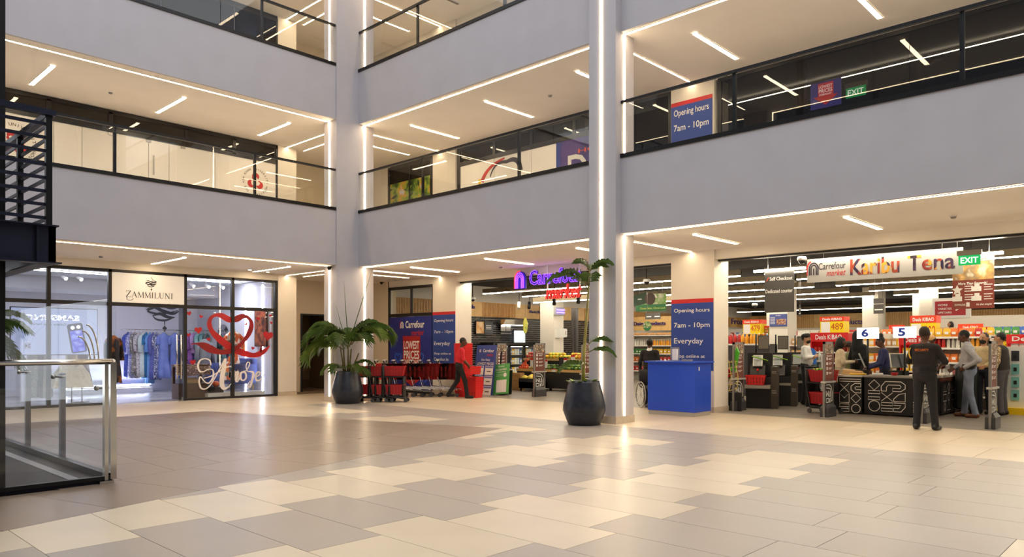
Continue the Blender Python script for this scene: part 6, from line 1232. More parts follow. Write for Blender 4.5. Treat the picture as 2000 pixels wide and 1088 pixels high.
# pegboard stand with phone accessories
q = PX(1977, 780, 19.0); t = thing('pegboard_stand', 'white pegboard with blue packets on a yellow base', 'display stand', (19.0, q.y, 0), RZR)
MB().box(-.3, .3, 0, .04, .14, 1.45).build('pegboard', white, t); MB().box(-.32, .32, -.2, .25, 0, .14).build('base', mat('yellow_base', (246, 206, 20), .4), t)
for i in range(2):
    for j in range(4):
        c = MB().box(-.2+.26*i-.07, -.2+.26*i+.07, -.05, -.02, .3+.28*j, .52+.28*j).build('hook_packet', mat('aqua_pack', (130, 200, 196), .4) if j < 3 else mat('dark_pack', (44, 48, 60), .4), t); MB().box(-.2+.26*i-.03, -.2+.26*i+.03, -.056, -.05, .36+.28*j, .44+.28*j).build('packet_window', blackpl, c)
# low white cosmetic shelf beside blue stand
gondola('slim white cosmetics shelf beside the blue stand', (20.0, PX(1594, 740, 20.0).y, 0), RZR, .32, .4, (.12, .36, .6, .84, 1.08), [('bottle', [pk_, wb_], .1, ('cosmetic bottle on the slim white shelf', 'bottle', 'bottle'), 'cosmetic bottles')]*3+[('bottle', [PM('aqua_bottle', (110, 190, 200)), wb_], .1, ('cosmetic bottle on the slim white shelf', 'bottle', 'bottle'), 'aqua cosmetic bottles')]*2, hm=1.25)
# dark shelf with juices behind the self checkouts
gj = gondola('dark shelf with juice and water on top behind the self checkouts', (20.6, PX(1448, 690, 20.6).y, 0), RZR, 1.75, .5, (1.53,), [('tall', [rb_, rb_, jo, jo, wat, wat], .125, ('bottle on top of the dark shelf', 'bottle', 'bottle'), 'bottles on the dark shelf')], back=mat('charcoal_panel', (56, 54, 56), .6), hm=1.52)
MB().box(-.875, .875, -.02, 0, 0, 1.49).build('front_panel', mat('charcoal_panel', (56, 54, 56), .6), gj)
M, W, H = rectX(21.4, 1484, 1502, 640, 655); t = thing('food_poster', 'small poster of vegetables beside the 479 price box', 'poster', M=M); panel(t, 0, W, 0, H, -.02, 0, 'sheet', imgmat('veg_photo', ((240, 236, 226), (200, 50, 40), (90, 140, 50), (230, 150, 50)), 12)); panel(t, 0, W, H, H+.05, -.02, 0, 'red_edge', redsh); panel(t, W*.4, W*.5, -M[2][3]+.05, 0, -.03, -.02, 'post', blk)
# bread and dairy wall behind the middle column
gondola('bread and dairy wall shelves beyond the middle column', (27.5, PX(1268, 690, 27.5).y, 0), RZR, 2.4, .6, (.4, .8, 1.15, 1.5, 1.95), [('pack', [rb_, ob_], .18, ('packet on the bread wall', 'packet', 'packet'), 'red packets on the bread wall'), ('pack', [ob_, rb_], .18, ('packet on the bread wall', 'packet', 'packet'), 'orange packets on the bread wall'), ('pack', [gb_, yb_], .18, ('packet on the bread wall', 'packet', 'packet'), 'green packets on the bread wall'), ('bottle', [wb_, jo], .11, ('bottle on the bread wall', 'bottle', 'bottle'), 'bottles on the bread wall'), ('loaf', [PM('bread_crust', (206, 150, 90), .7)], .28, ('bread loaf on the bread wall', 'bread_loaf', 'bread'), 'loaves on the bread wall')], hm=2.05)
gondola('freezer wall shelves with packets behind the Frozen sign', (33, PX(1420, 680, 33).y, 0), RZR, 3.0, .6, (.4, .9, 1.4, 1.9), [('box', [wb_, rb_, bb_], .3, ('carton on the freezer wall', 'carton', 'carton'), 'cartons on the freezer wall')]*4, hm=2.3)
# ---- produce stand
ps = PX(1055, 760, 18.35); random.seed(11)
t = thing('produce_stand', 'black produce stand with oak tiers behind the melon bin', 'produce stand', (18.5, PX(1062, 750, 18.5).y, 0), RZR); dkp = mat('speckled_black_panel', (36, 34, 36), .6)
MB().box(-1.2, 1.6, 0, 1.1, .08, .62).build('base_cabinet', dkp, t); MB().box(-1.22, 1.62, -.02, .35, .62, .70).build('lower_tray_edge', woodm, t); MB().box(-1.2, 1.6, .35, 1.1, .70, .98).build('riser', dkp, t); MB().box(-1.22, 1.62, .33, .75, .98, 1.06).build('upper_tray_edge', woodm, t); MB().box(-1.2, 1.6, .75, 1.1, 1.06, 1.2).build('top_riser', dkp, t)
for x in (-.3, .65): MB().box(x, x+.03, 0, 1.0, .7, 1.1).build('divider', dkp, t)
for x in (-1.1, .2, 1.5): MB().box(x, x+.06, .05, .1, 0, .08).build('foot', blk, t)
Mp = t.matrix_basis.copy()
def fruit_mesh(r, m, st=True):
    k = ('fr', r, m.name)
    if k not in meshc:
        mb = MB().sphere((0, 0, 0), r, 10, 7)
        if st: mb.tube([(0, 0, r[2]*.9), (.004, 0, r[2]*1.15)], .005, 5, 1)
        meshc[k] = mb.mesh('fruit', [m, stemm])
    return meshc[k]
def heap(n, x0, x1, y0, y1, z, r, ms, nm, label, grp, cat='fruit', rise=.0):
    nx = max(1, int((x1-x0)/(2*r[0]*.98))); i = 0; lay = 0
    while i < n:
        c = nx-lay
        rows = max(1, int((y1-y0)/(2*r[1]*.98))-lay)
        for jy in range(rows):
            for jx in range(max(1, c)):
                if i >= n: return
                x = x0+r[0]+(jx+.5*lay)*2*r[0]*.98; y = y0+r[1]+(jy+.5*lay)*2*r[1]*.98
                p = Mp @ Vector((x+random.uniform(-.01, .01), y, z+r[2]+lay*r[2]*1.5+rise*(y-y0))); obj(nm, fruit_mesh(r, ms[i % len(ms)]), None, p, random.uniform(0, 6), None, label, cat, grp); i += 1
        lay += 1
        if lay > 4: return
FM = lambda n, c: mat(n, c, .4, noise=.2, nscale=20)
heap(30, -1.15, -.32, .36, .72, 1.06, (.055, .055, .06), [FM('onion_red', (176, 60, 60)), FM('onion_pink', (200, 96, 84))], 'red_onion', 'red onion heaped on the upper tier', 'red onions on the produce stand', 'vegetable')
heap(26, -.26, .64, .36, .72, 1.06, (.075, .055, .055), [FM('mango_yellow', (236, 190, 50)), FM('mango_green', (190, 196, 70))], 'mango', 'yellow mango heaped on the upper tier', 'mangoes on the produce stand')
heap(26, .70, 1.55, .36, .72, 1.06, (.07, .06, .055), [FM('papaya_yellow', (232, 206, 70)), FM('orange_fruit', (238, 150, 50))], 'papaya', 'orange or yellow fruit heaped on the upper right tier', 'fruit on the upper right tier')
heap(30, -1.15, -.75, .0, .33, .70, (.045, .045, .042), [FM('tomato', (206, 60, 36)), FM('tomato_pale', (220, 96, 50))], 'tomato', 'tomato on the lower left tier', 'tomatoes on the produce stand', 'vegetable')
heap(26, -.72, -.28, .0, .33, .70, (.055, .04, .04), [FM('cassava', (190, 170, 130)), FM('yam', (150, 140, 80))], 'root_vegetable', 'pale root on the lower tier', 'roots on the produce stand', 'vegetable')
heap(28, -.26, .64, .0, .33, .70, (.065, .05, .05), [FM('avocado', (60, 90, 40)), FM('avocado_light', (110, 140, 60))], 'avocado', 'green avocado on the lower tier', 'avocados on the produce stand')
heap(28, .70, 1.55, .0, .33, .70, (.07, .05, .05), [FM('green_papaya', (120, 150, 60)), FM('pepper_green', (60, 110, 50))], 'green_vegetable', 'green vegetable on the lower right tier', 'green vegetables on the produce stand', 'vegetable')
for k, (x, z) in enumerate(((-.5, .78), (.1, .74), (.95, .8), (1.25, .9), (.45, .625))):
    p = Mp @ Vector((x, -.027, z)); s = thing('price_card', 'price card on the produce stand, '+('by the tomatoes', 'left of centre', 'right of centre', 'far right', 'low white one')[k], 'price card', M=frame(p, UR), group='price cards on the produce stand'); panel(s, -.08, .08, 0, .28 if k < 4 else .1, -.006, 0, 'card', paper); panel(s, -.08, .08, .22 if k < 4 else .08, .28 if k < 4 else .1, 0, .002, 'red_top', redsh)
# melon bin
mbp = PX(1028, 755, 17.7); t = thing('melon_bin', 'low black bin of yellow melons', 'bin', (17.75, mbp.y, 0), RZR); MB().box(-.38, .38, 0, .03, .1, .42).box(-.38, .38, .5, .53, .1, .42).box(-.38, -.35, 0, .53, .1, .42).box(.35, .38, 0, .53, .1, .42).box(-.38, .38, 0, .53, .1, .3).build('crate', dkp, t)
for x in (-.34, .3): MB().box(x, x+.04, .02, .06, 0, .1).build('foot', blk, t)
Mp = t.matrix_basis.copy()
for k, (x, y) in enumerate(((-.24, .14), (.0, .13), (.24, .14), (-.12, .36), (.14, .36))): obj('melon', fruit_mesh((.12, .11, .11), FM('melon_yellow', (226, 204, 80))), None, Mp @ Vector((x, y, .41+.03*(k > 2))), k, None, 'yellow melon in the low black bin', 'fruit', 'melons in the bin')
# cardboard boxes
for k, (x, z, s) in enumerate(((0, 0, .3), (.02, .31, .26))):
    q = PX(1003, 740, 18.0); t = thing('cardboard_box', ('lower', 'upper')[k]+' cardboard box stacked left of the melon bin', 'box', (18.2, q.y+x, z), RZR+.2*k, 'cardboard boxes by the melons'); MB().box(-.2, .2, -.14, .14, 0, s).build('carton', mat('cardboard', (176, 132, 82), .8), t); MB().bar((-.2, -.14, s), (-.2, -.26, s+.02 if k else s-.05), .01, .28).build('flap', mat('cardboard', (176, 132, 82), .8), t)
# fridge cabinet with glass doors
q = PY(1000, 720, 19.3); t = thing('fridge_cabinet', 'black fridge cabinet with glass doors against the brick wall', 'fridge', (q.x, 19.2, 0))
MB().box(-1.1, 1.4, .55, .7, .1, 1.55).box(-1.1, 1.4, 0, .7, 1.5, 1.6).box(-1.1, 1.4, 0, .7, 0, .12).build('body', blackpl, t)
for k in range(3):
    x = -1.08+.83*k; d = MB().box(x, x+.05, -.03, .02, .12, 1.5).box(x+.75, x+.8, -.03, .02, .12, 1.5).box(x, x+.8, -.03, .02, 1.45, 1.5).box(x, x+.8, -.03, .02, .12, .17).build('door_frame', blackpl, t); MB().box(x+.05, x+.75, -.01, .0, .14, 1.48).build('door_glass', glass, d)
    for z in (.45, .8, 1.15): MB().box(x+.05, x+.78, .05, .5, z-.02, z).build('fridge_shelf', white, t)
L0 = Vector((q.x, 19.2, 0)); fk = [PM('fridge_white', (226, 230, 236)), bb_, yb_, wb_]
for k in range(3):
    for z in (.12, .45, .8, 1.15):
        for i in range(5): obj('drink_carton', product('box', fk[(i+k) % 4]), None, L0+Vector((-1.08+.83*k+.14+.14*i, .12, z)), .05*i, None, 'carton behind the fridge glass', 'carton', 'cartons in the fridge')
MB().box(-1.05, 1.35, .5, .54, 1.44, 1.48).build('lamp', ledmat('fridge_lamp', (255, 250, 240), 6), t)
# butchery details on the brick wall
for k, (pl, pr, pt, pb, cols, l) in enumerate(((900, 919, 633, 652, ((236, 232, 226), (150, 120, 100), (240, 236, 232)), 'photo of a cook on the brick wall, left'), (929, 946, 627, 652, ((236, 214, 190), (226, 180, 120), (180, 80, 60)), 'photo of hands kneading on the brick wall'), (947, 963, 628, 652, ((60, 62, 70), (80, 82, 90)), 'dark panel with white lines on the brick wall'))):
    M, W, H = rectY(YSL-.06, pl, pr, pt, pb); t = thing('wall_picture', l, 'picture', M=M, group='pictures on the brick wall'); panel(t, 0, W, 0, H, -.03, 0, 'print', imgmat('picture_%d' % k, cols, 4))
    if k == 2:
        for j in range(3): panel(t, W*.15, W*.8, H*(.38+.14*j), H*(.42+.14*j), 0, .004, 'white_line', paper)
    else: fr(W, H, .03, .04).build('frame', blk, t)
M, W, H = rectY(YSL-.25, 975, 1025, 624, 634); t = thing('extractor_hood', 'steel extractor hood on the brick wall', 'hood', M=M); MB().prism([(0, 0), (W, 0), (W*.92, H), (W*.08, H)], 0, .22).build('hood', stainless, t); panel(t, W*.1, W*.9, -.02, 0, .05, .2, 'hood_lamp', ledmat('fridge_lamp', (255, 250, 240), 6)); panel(t, W*.1, W*.9, -.01, H*.6, -.2, 0, 'wall_plate', stainless)
M, W, H = rectY(YSL-.1, 977, 997, 632, 652); t = thing('wall_shelf', 'steel shelf unit on the brick wall', 'shelf', M=M); panel(t, 0, W, 0, .04, 0, .05, 'shelf', steel); panel(t, 0, W*.45, .1, H, 0, .04, 'door', steel); panel(t, W*.5, W*.95, .1, H, 0, .04, 'door', steel)
M, W, H = rectY(YSL-.12, 1003, 1024, 646, 669); t = thing('white_screen', 'white glowing panel on the butchery wall', 'panel', M=M); panel(t, 0, W, 0, H, 0, .05, 'panel', mat('pale_lit_panel', (214, 226, 236), .4, emit=.4)); fr(W, H, .03, .06).build('frame', steel, t)
q = PY(1026, 636, YSL-1.2); t = thing('oval_sign', 'hanging oval green and yellow sign', 'sign', M=frame(q, UL)); MB().prism([(.12*math.cos(a), .3*math.sin(a)) for a in [2*math.pi*i/24 for i in range(24)]], -.01, .01).build('disc', imgmat('oval_print', ((150, 190, 80), (226, 214, 90), (120, 170, 70)), 5), t); MB().tube([(0, .3, 0), (0, 3.7-q.z, 0)], .006, 5).build('wire', steel, t)
# fly killer and dispenser on the column
cY = PX(1081, 600, 21.5).y-.021; M, W, H = rectY(cY, 1082, 1099, 600, 615); t = thing('insect_lamp', 'violet glowing insect lamp on the produce column', 'lamp', M=M); panel(t, 0, W, 0, H, -.02, .1, 'case', mat('case_grey', (170, 168, 176), .4)); 
for k in range(2): MB().tube([(.03, H*(.3+.35*k), .115), (W-.03, H*(.3+.35*k), .115)], .02, 8).build('violet_tube', mat('violet_tube', (150, 120, 255), .4, emit=3, ecol=(130, 100, 255)), t)
M, W, H = rectY(cY, 1085, 1099, 641, 660); t = thing('bag_dispenser', 'white box dispenser on the produce column', 'dispenser', M=M); MB().prism([(0, 0), (W, .04), (W, H*.92), (0, H)], -.02, .22).build('case', white, t); panel(t, W*.78, W*.84, H*.3, H*.7, .22, .224, 'slot', blackpl)
t = thing('weighing_scale', 'tall black scale post right of the produce column', 'scale', (19.6, PX(1122, 650, 19.6).y, 0), RZR); MB().box(-.1, .12, -.05, .06, 0, 2.75).build('post', mat('scale_grey', (60, 58, 60), .4), t); MB().box(-.04, .02, -.055, -.05, .2, 2.7).build('groove', steel, t)
# groceries in the cart by checkout six
for k, (dx, dy, c) in enumerate(((-.1, .05, (110, 180, 50)), (.06, -.06, (140, 190, 60)), (.0, .1, (226, 200, 60)))):
    mb = MB()
    for j in range(9):
        a = 2*math.pi*j/9; mb.poly([(0, 0, 0), (.09*math.cos(a-.3), .09*math.sin(a-.3), .07), (.13*math.cos(a), .13*math.sin(a), .12), (.09*math.cos(a+.3), .09*math.sin(a+.3), .07)])
    mb.sphere((0, 0, .06), (.06, .06, .06), 10, 6).build('lettuce', mat('lettuce_%d' % k, c, .6, noise=.2), None, (GC[0]+dx, GC[1]+dy, .86), label=('green lettuce at the back of the basket cart', 'green lettuce at the front of the basket cart', 'yellow vegetable in the basket cart')[k], cat='vegetable')

# filled back shelves seen above the checkouts
gondola('long back shelf of cartons between the sauce jars and checkout five', (29.0, PX(1600, 680, 29.0).y, 0), RZR, 3.6, .5, (.5, .95, 1.4, 1.85), [('box', [rb_, wb_, tan_, ob_], .17, ('carton on the long back shelf', 'carton', 'carton'), 'cartons on the long back shelf')]*4, hm=2.1)
gondola('long back shelf of packets before the ramp wall', (24.0, PX(1930, 680, 24.0).y, 0), RZR, 3.4, .5, (.6, 1.05, 1.5, 1.8), [('pack', [tan_, rb_, bb_, yb_], .17, ('packet on the shelf before the ramp wall', 'packet', 'packet'), 'packets before the ramp wall')]*4, hm=1.85)
# ================================================================ people
def surf_net(f, org, h):
    s = f < 0; nx, ny, nz = f.shape
    c = np.zeros((nx-1, ny-1, nz-1), np.int8)
    for i in (0, 1):
        for j in (0, 1):
            for k in (0, 1): c += s[i:nx-1+i, j:ny-1+j, k:nz-1+k]
    act = (c > 0) & (c < 8); ids = np.full(act.shape, -1, np.int64); I, J, K = np.nonzero(act); n = len(I); ids[I, J, K] = np.arange(n)
    acc = np.zeros((n, 3)); cnt = np.zeros(n)
    cor = [(i, j, k) for i in (0, 1) for j in (0, 1) for k in (0, 1)]
    for a in cor:
        for ax in range(3):
            if a[ax]: continue
            b = list(a); b[ax] = 1
            fa = f[I+a[0], J+a[1], K+a[2]]; fb = f[I+b[0], J+b[1], K+b[2]]; m = (fa < 0) != (fb < 0)
            t = np.where(m, fa/np.where(fa-fb == 0, 1, fa-fb), 0); p = np.stack([np.full(n, float(a[q])) for q in range(3)], 1); p[:, ax] += t
            acc += p*m[:, None]; cnt += m
    V = (np.stack([I, J, K], 1)+acc/cnt[:, None])*h+org
    Fs = []
    for ax in range(3):
        sl0 = [slice(None)]*3; sl1 = [slice(None)]*3; sl0[ax] = slice(0, -1); sl1[ax] = slice(1, None)
        a = s[tuple(sl0)]; b = s[tuple(sl1)]; m = a != b; P = np.stack(np.nonzero(m), 1); u, v = [(1, 2), (2, 0), (0, 1)][ax]
        ok = (P[:, u] > 0) & (P[:, v] > 0) & (P[:, u] < f.shape[u]-1) & (P[:, v] < f.shape[v]-1); P = P[ok]; fl = a[tuple(P.T)]
        def cell(du, dv):
            Q = P.copy(); Q[:, u] -= du; Q[:, v] -= dv; return ids[tuple(Q.T)]
        q = np.stack([cell(1, 1), cell(0, 1), cell(0, 0), cell(1, 0)], 1); q[~fl] = q[~fl][:, ::-1]; Fs.append(q[(q >= 0).all(1)])
    return V, np.concatenate(Fs)
class Body:
    def __init__(s): s.p = []
    def cap(s, a, b, ra, rb, tag, sx=1, sy=1, k=.03): s.p.append((np.array(a, float), np.array(b, float), ra, rb, tag, sx, sy, k)); return s
    def ell(s, c, r, tag, k=.012): c = np.array(c, float); s.p.append((c, None, r, None, tag, 1, 1, k)); return s
    def mesh(s, name, mats, h=.0125):
        lo = np.min([np.minimum(p[0], p[1] if p[1] is not None else p[0]) for p in s.p], 0)-.27; hi = np.max([np.maximum(p[0], p[1] if p[1] is not None else p[0]) for p in s.p], 0)+.27
        lo[2] = max(lo[2], -.03); n = np.ceil((hi-lo)/h).astype(int)+1; ax = [lo[i]+h*np.arange(n[i]) for i in range(3)]
        f = np.full(n, 1.0); best = np.full(n, 9.0); tg = np.zeros(n, np.int8); names = list(mats)
        for a, b, ra, rb, tag, sx, sy, k in s.p:
            if b is None: bl, bh = a-np.array(ra)-.08, a+np.array(ra)+.08
            else:
                m = max(ra, rb); e = np.array([m*sx, m*sy, m])+.08; bl, bh = np.minimum(a, b)-e, np.maximum(a, b)+e
            i0 = np.clip(np.floor((bl-lo)/h).astype(int), 0, n-1); i1 = np.clip(np.ceil((bh-lo)/h).astype(int)+1, 1, n); sl = tuple(slice(i0[q], i1[q]) for q in range(3))
            X, Y, Z = np.meshgrid(*[ax[q][sl[q]] for q in range(3)], indexing='ij')
            if b is None:
                qx, qy, qz = (X-a[0])/ra[0], (Y-a[1])/ra[1], (Z-a[2])/ra[2]; r = np.sqrt(qx*qx+qy*qy+qz*qz)+1e-9; d = (r-1)*r/np.sqrt((qx/ra[0])**2+(qy/ra[1])**2+(qz/ra[2])**2+1e-9)
            else:
                ab = b-a; px, py, pz = (X-a[0])/sx, (Y-a[1])/sy, Z-a[2]; bx, by, bz = ab[0]/sx, ab[1]/sy, ab[2]; L = bx*bx+by*by+bz*bz+1e-12
                t = np.clip((px*bx+py*by+pz*bz)/L, 0, 1); d = (np.sqrt((px-t*bx)**2+(py-t*by)**2+(pz-t*bz)**2)-(ra+(rb-ra)*t))*min(sx, sy)
            c = f[sl]; hh = np.clip(.5+.5*(c-d)/k, 0, 1); f[sl] = c*(1-hh)+d*hh-k*hh*(1-hh)
            bs = best[sl]; m = d < bs; bs[m] = d[m]; best[sl] = bs; tt = tg[sl]; tt[m] = names.index(tag); tg[sl] = tt
        f = np.maximum(f, -ax[2][None, None, :])
        V, F = surf_net(f, lo, h); me = bpy.data.meshes.new(name); me.from_pydata(V.tolist(), [], F.tolist())
        for m in mats.values(): me.materials.append(m)
        C = V[F].mean(1); ii = np.clip(np.round((C-lo)/h).astype(int), 0, n-1); me.polygons.foreach_set('material_index', tg[ii[:, 0], ii[:, 1], ii[:, 2]].astype(np.int32)); me.polygons.foreach_set('use_smooth', np.ones(len(F), bool)); me.update(); return me
SK = {'dark': mat('skin_dark', (92, 58, 42), .5), 'brown': mat('skin_brown', (140, 94, 68), .5), 'tan': mat('skin_tan', (190, 142, 108), .5)}
eyem = mat('eye_dark', (20, 14, 12), .2); lipm = mat('lip', (120, 60, 54), .5); hairb = mat('hair_black', (16, 13, 13), .6, noise=.3, nscale=60); shoeb = mat('shoe_black', (20, 19, 19), .4); hairbr = mat('hair_brown', (52, 32, 26), .6)
def person(label, loc, face, H, skin, top, bottom, shoe=shoeb, hair='short', hairm=None, sleeve=None, short=False, armR=None, armL=None, legR=None, legL=None, lean=0, turn=0, belly=0, robe=False, belt=None, collar=None, beard=False, cap=None, build=1.0, curl=.5, nod=0, vest=None):
    """face: world direction the person looks; local +y is forward, +x the right hand side"""
    B = Body(); k = H/1.75; sk = 'skin'
    R = np.array(Matrix.Rotation(-lean, 3, 'X') @ Matrix.Rotation(turn, 3, 'Z')); pv = np.array([0, 0, .96])
    def U(p): return (R @ (np.array(p, float)-pv)+pv)*k
    def D(p): return np.array(p, float)*k
    Rh = np.array(Matrix.Rotation(-nod, 3, 'X')); hp = np.array([0, 0, 1.5])
    def Hd(p): return U(Rh @ (np.array(p, float)-hp)+hp)
    b = build
    # legs
    for s, lg in ((1, legR), (-1, legL)):
        kn, an = lg or ((s*.10, .015, .50), (s*.105, -.02, .09)); hip = (s*.088, 0, .93)
        B.cap(D(hip), D(kn), .088*k*b, .066*k, 'bottom'); B.cap(D(kn), D(an), .066*k, .056*k, 'bottom')
        B.cap(D((an[0], an[1]-.035, an[2]-.04)), D((an[0]+s*.02, an[1]+.15, an[2]-.05)), .045*k, .04*k, 'shoe', k=.02); B.cap(D(an), D((an[0], an[1], an[2]-.04)), .05*k, .05*k, 'shoe', k=.02)
    B.cap(D((0, -.01, .93)), D((0, -.01, .99)), .112*k*b, .11*k*b, 'bottom', 1.4)
    if robe: B.cap(D((0, 0, .16)), D((0, 0, 1.0)), .21*k, .15*k, 'top', 1.25)
    if belt: B.cap(U((0, 0, .995)), U((0, 0, 1.02)), .119*k*b, .119*k*b, 'belt', 1.42, k=.008)
    # trunk
    B.cap(U((0, 0, 1.06)), U((0, .0, 1.2)), .112*k*b, .115*k*b, 'top', 1.42); B.cap(U((0, 0, 1.2)), U((0, 0, 1.36)), .117*k*b, .108*k*b, 'top', 1.5)
    if vest: B.cap(U((0, 0, 1.02)), U((0, 0, 1.36)), .128*k*b, .122*k*b, 'vest', 1.45)
    B.cap(U((-.15, 0, 1.405)), U((.15, 0, 1.405)), .06*k, .06*k, 'vest' if vest else 'top')
    if belly: B.ell(U((0, .07, 1.1)), (.14*k, .1*k, .14*k), 'top', .05)
    B.cap(U((0, -.015, 1.42)), U((0, .005, 1.53)), .055*k, .05*k, sk, k=.02)
    if collar: B.cap(U((0, -.012, 1.44)), U((0, .0, 1.475)), .066*k, .062*k, 'collar', 1.1, k=.01)
    # arms
    stag = 'sleeve' if sleeve else 'top'
    for s, am in ((1, armR), (-1, armL)):
        el, wr, nrm = (am+((0, 0, 0),))[:3] if am else ((s*.25, -.03, 1.14), (s*.265, .06, .89), (0, 0, 0)); sh = np.array(U((s*.185, 0, 1.40))); el = U(el); wr = U(wr)
        B.cap(sh, el, .058*k, .047*k, stag if not short else 'top'); 
        if short: B.cap(sh+(el-sh)*.55, el, .042*k, .04*k, sk)
        d0 = wr-el; ft = sk if short else stag; B.cap(el, el+d0*.93, .047*k if not short else .04*k, .036*k if not short else .028*k, ft); B.cap(el+d0*.9, wr, .027*k, .026*k, sk, k=.01)
        d = d0/np.linalg.norm(d0); nn = np.array(nrm, float); 
        if np.linalg.norm(nn) < .1: nn = np.array([-s, .25, .0])
        nn = nn-d*np.dot(nn, d); nn /= np.linalg.norm(nn)+1e-9; sd = np.cross(d, nn); 
        pe = wr+d*.085*k; B.cap(wr+d*.02*k+sd*.016*k, pe+sd*.022*k, .019*k, .018*k, sk, k=.02); B.cap(wr+d*.02*k-sd*.016*k, pe-sd*.022*k, .019*k, .018*k, sk, k=.02)
        for i, L in enumerate((.062, .075, .07, .055)):
            o = pe+sd*(.033-.022*i)*k; f1 = d*math.cos(curl*.7)+nn*math.sin(curl*.7); f2 = d*math.cos(curl*1.9)+nn*math.sin(curl*1.9); m = o+f1*L*.55*k; B.cap(o, m, .0105*k, .0098*k, sk, k=.006); B.cap(m, m+f2*L*.5*k, .0098*k, .0085*k, sk, k=.006)
        tb = wr+d*.03*k+sd*.03*k; tm = tb+(d*.5+sd*.75+nn*.4)*.04*k; B.cap(tb, tm, .012*k, .011*k, sk, k=.008); B.cap(tm, tm+(d*.85+nn*.4)*.032*k, .011*k, .009*k, sk, k=.006)
    # head
    B.ell(Hd((0, .01, 1.64)), (.076*k, .094*k, .112*k), sk, .02); B.ell(Hd((0, .04, 1.572)), (.054*k, .06*k, .05*k), sk, .03)
    B.cap(Hd((0, .098, 1.65)), Hd((0, .117, 1.612)), .010*k, .016*k, sk, k=.012); B.cap(Hd((-.035, .088, 1.672)), Hd((.035, .088, 1.672)), .011*k, .011*k, sk, k=.015)
    for s in (-1, 1): B.ell(Hd((s*.078, .0, 1.632)), (.013*k, .024*k, .034*k), sk, .008); B.ell(Hd((s*.031, .094, 1.65)), (.014*k, .01*k, .009*k), 'eye', .004)
    B.cap(Hd((-.022, .096, 1.578)), Hd((.022, .096, 1.578)), .009*k, .009*k, 'lip', k=.006)
    if beard: B.ell(Hd((0, .052, 1.565)), (.06*k, .06*k, .05*k), 'hair', .012); B.cap(Hd((-.03, .1, 1.597)), Hd((.03, .1, 1.597)), .01*k, .01*k, 'hair', k=.006)
    if hair != 'none':
        B.ell(Hd((0, -.016, 1.668)), (.083*k, .097*k, .099*k), 'hair', .012)
        if hair == 'bun': B.ell(Hd((0, -.11, 1.69)), (.055*k, .05*k, .055*k), 'hair', .02)
        if hair == 'topbun': B.ell(Hd((0, -.06, 1.77)), (.06*k, .06*k, .055*k), 'hair', .02)
        if hair == 'long': B.ell(Hd((0, -.035, 1.61)), (.105*k, .095*k, .15*k), 'hair', .03); B.cap(Hd((0, -.06, 1.6)), Hd((0, -.08, 1.42)), .08*k, .05*k, 'hair')
        if hair == 'curly':
            for i in range(14): a = i*2.4; B.ell(Hd((.075*math.cos(a), -.02+.08*math.sin(a)*(1 if math.sin(a) < 0 else .5), 1.63+.09*((i*5) % 7)/7)), (.04*k,)*3, 'hair', .015)
    if cap == 'turban': B.ell(Hd((0, -.005, 1.70)), (.095*k, .11*k, .07*k), 'cap', .01); B.ell(Hd((0, .05, 1.735)), (.05*k, .05*k, .04*k), 'cap', .02)
    if cap == 'beanie': B.ell(Hd((0, -.005, 1.69)), (.092*k, .105*k, .085*k), 'cap', .01)
    if cap == 'hood': B.ell(Hd((0, -.03, 1.645)), (.11*k, .115*k, .14*k), 'cap', .02); B.cap(Hd((0, -.04, 1.58)), Hd((0, -.03, 1.4)), .1*k, .12*k, 'cap', 1.1)
    mats = {'skin': SK[skin], 'top': top, 'bottom': bottom, 'shoe': shoe, 'hair': hairm or hairb, 'sleeve': sleeve or top, 'eye': eyem, 'lip': lipm, 'belt': belt or shoeb, 'collar': collar or top, 'cap': (CAPM.get(cap) or hairb), 'vest': vest or top}
    return obj('person', B.mesh('person', mats), None, loc, face-math.pi/2, None, label, 'person', 'people')
CAPM = {'turban': mat('turban_black', (18, 17, 18), .8), 'beanie': mat('beanie_cream', (214, 170, 110), .8), 'hood': mat('hood_black', (18, 18, 19), .85)}
clo = lambda n, c, ns=14: mat(n, c, .85, noise=.12, nscale=ns, bump=.2)
def FACE(px, rel): return cam_az-math.atan((px-CX_)/F_)+rel    # rel: 0 away from the viewer, + to the left
# man in red
q = G(897, 778)
person('man in a red T-shirt and black trousers walking past the trolleys with a basket', (q.x, q.y, 0), FACE(897, -1.5), 1.70, 'dark', clo('red_shirt', (206, 34, 48)), clo('black_trousers', (24, 23, 27)), short=True, lean=.13, nod=.15, armR=((.23, .08, 1.13), (.2, .27, .98), (-1, 0, 0)), armL=((-.23, .06, 1.13), (-.2, .28, .97), (1, 0, 0)), legR=((.1, .16, .5), (.1, .22, .09)), legL=((-.1, -.05, .5), (-.1, -.3, .13)), curl=.9)
o = hand_basket('red hand basket held by the man in red', (q.x+math.cos(RT)*.46, q.y+math.sin(RT)*.46, .68), RT+math.pi/2)
# woman by the wheelchair
q = PX(1268, 790, 15.25)
person('person in a black suit with hair tied back by the wheelchair', (15.55, PX(1269, 790, 15.55).y, 0), FACE(1268, -.2), 1.64, 'dark', clo('black_suit', (30, 29, 33)), clo('black_suit', (30, 29, 33)), hair='bun', collar=white)
# man in white
q = PX(1574, 780, 18.6); person('man in a white shirt and black turban standing with folded arms', (18.6, q.y, 0), FACE(1574, -1.85), 1.76, 'tan', clo('white_shirt', (226, 226, 224)), clo('charcoal_trousers', (40, 40, 46)), cap='turban', beard=True, belly=1, armR=((.25, .06, 1.16), (-.1, .2, 1.2), (0, -1, 0)), armL=((-.25, .06, 1.16), (.08, .23, 1.18), (0, -1, 0)))
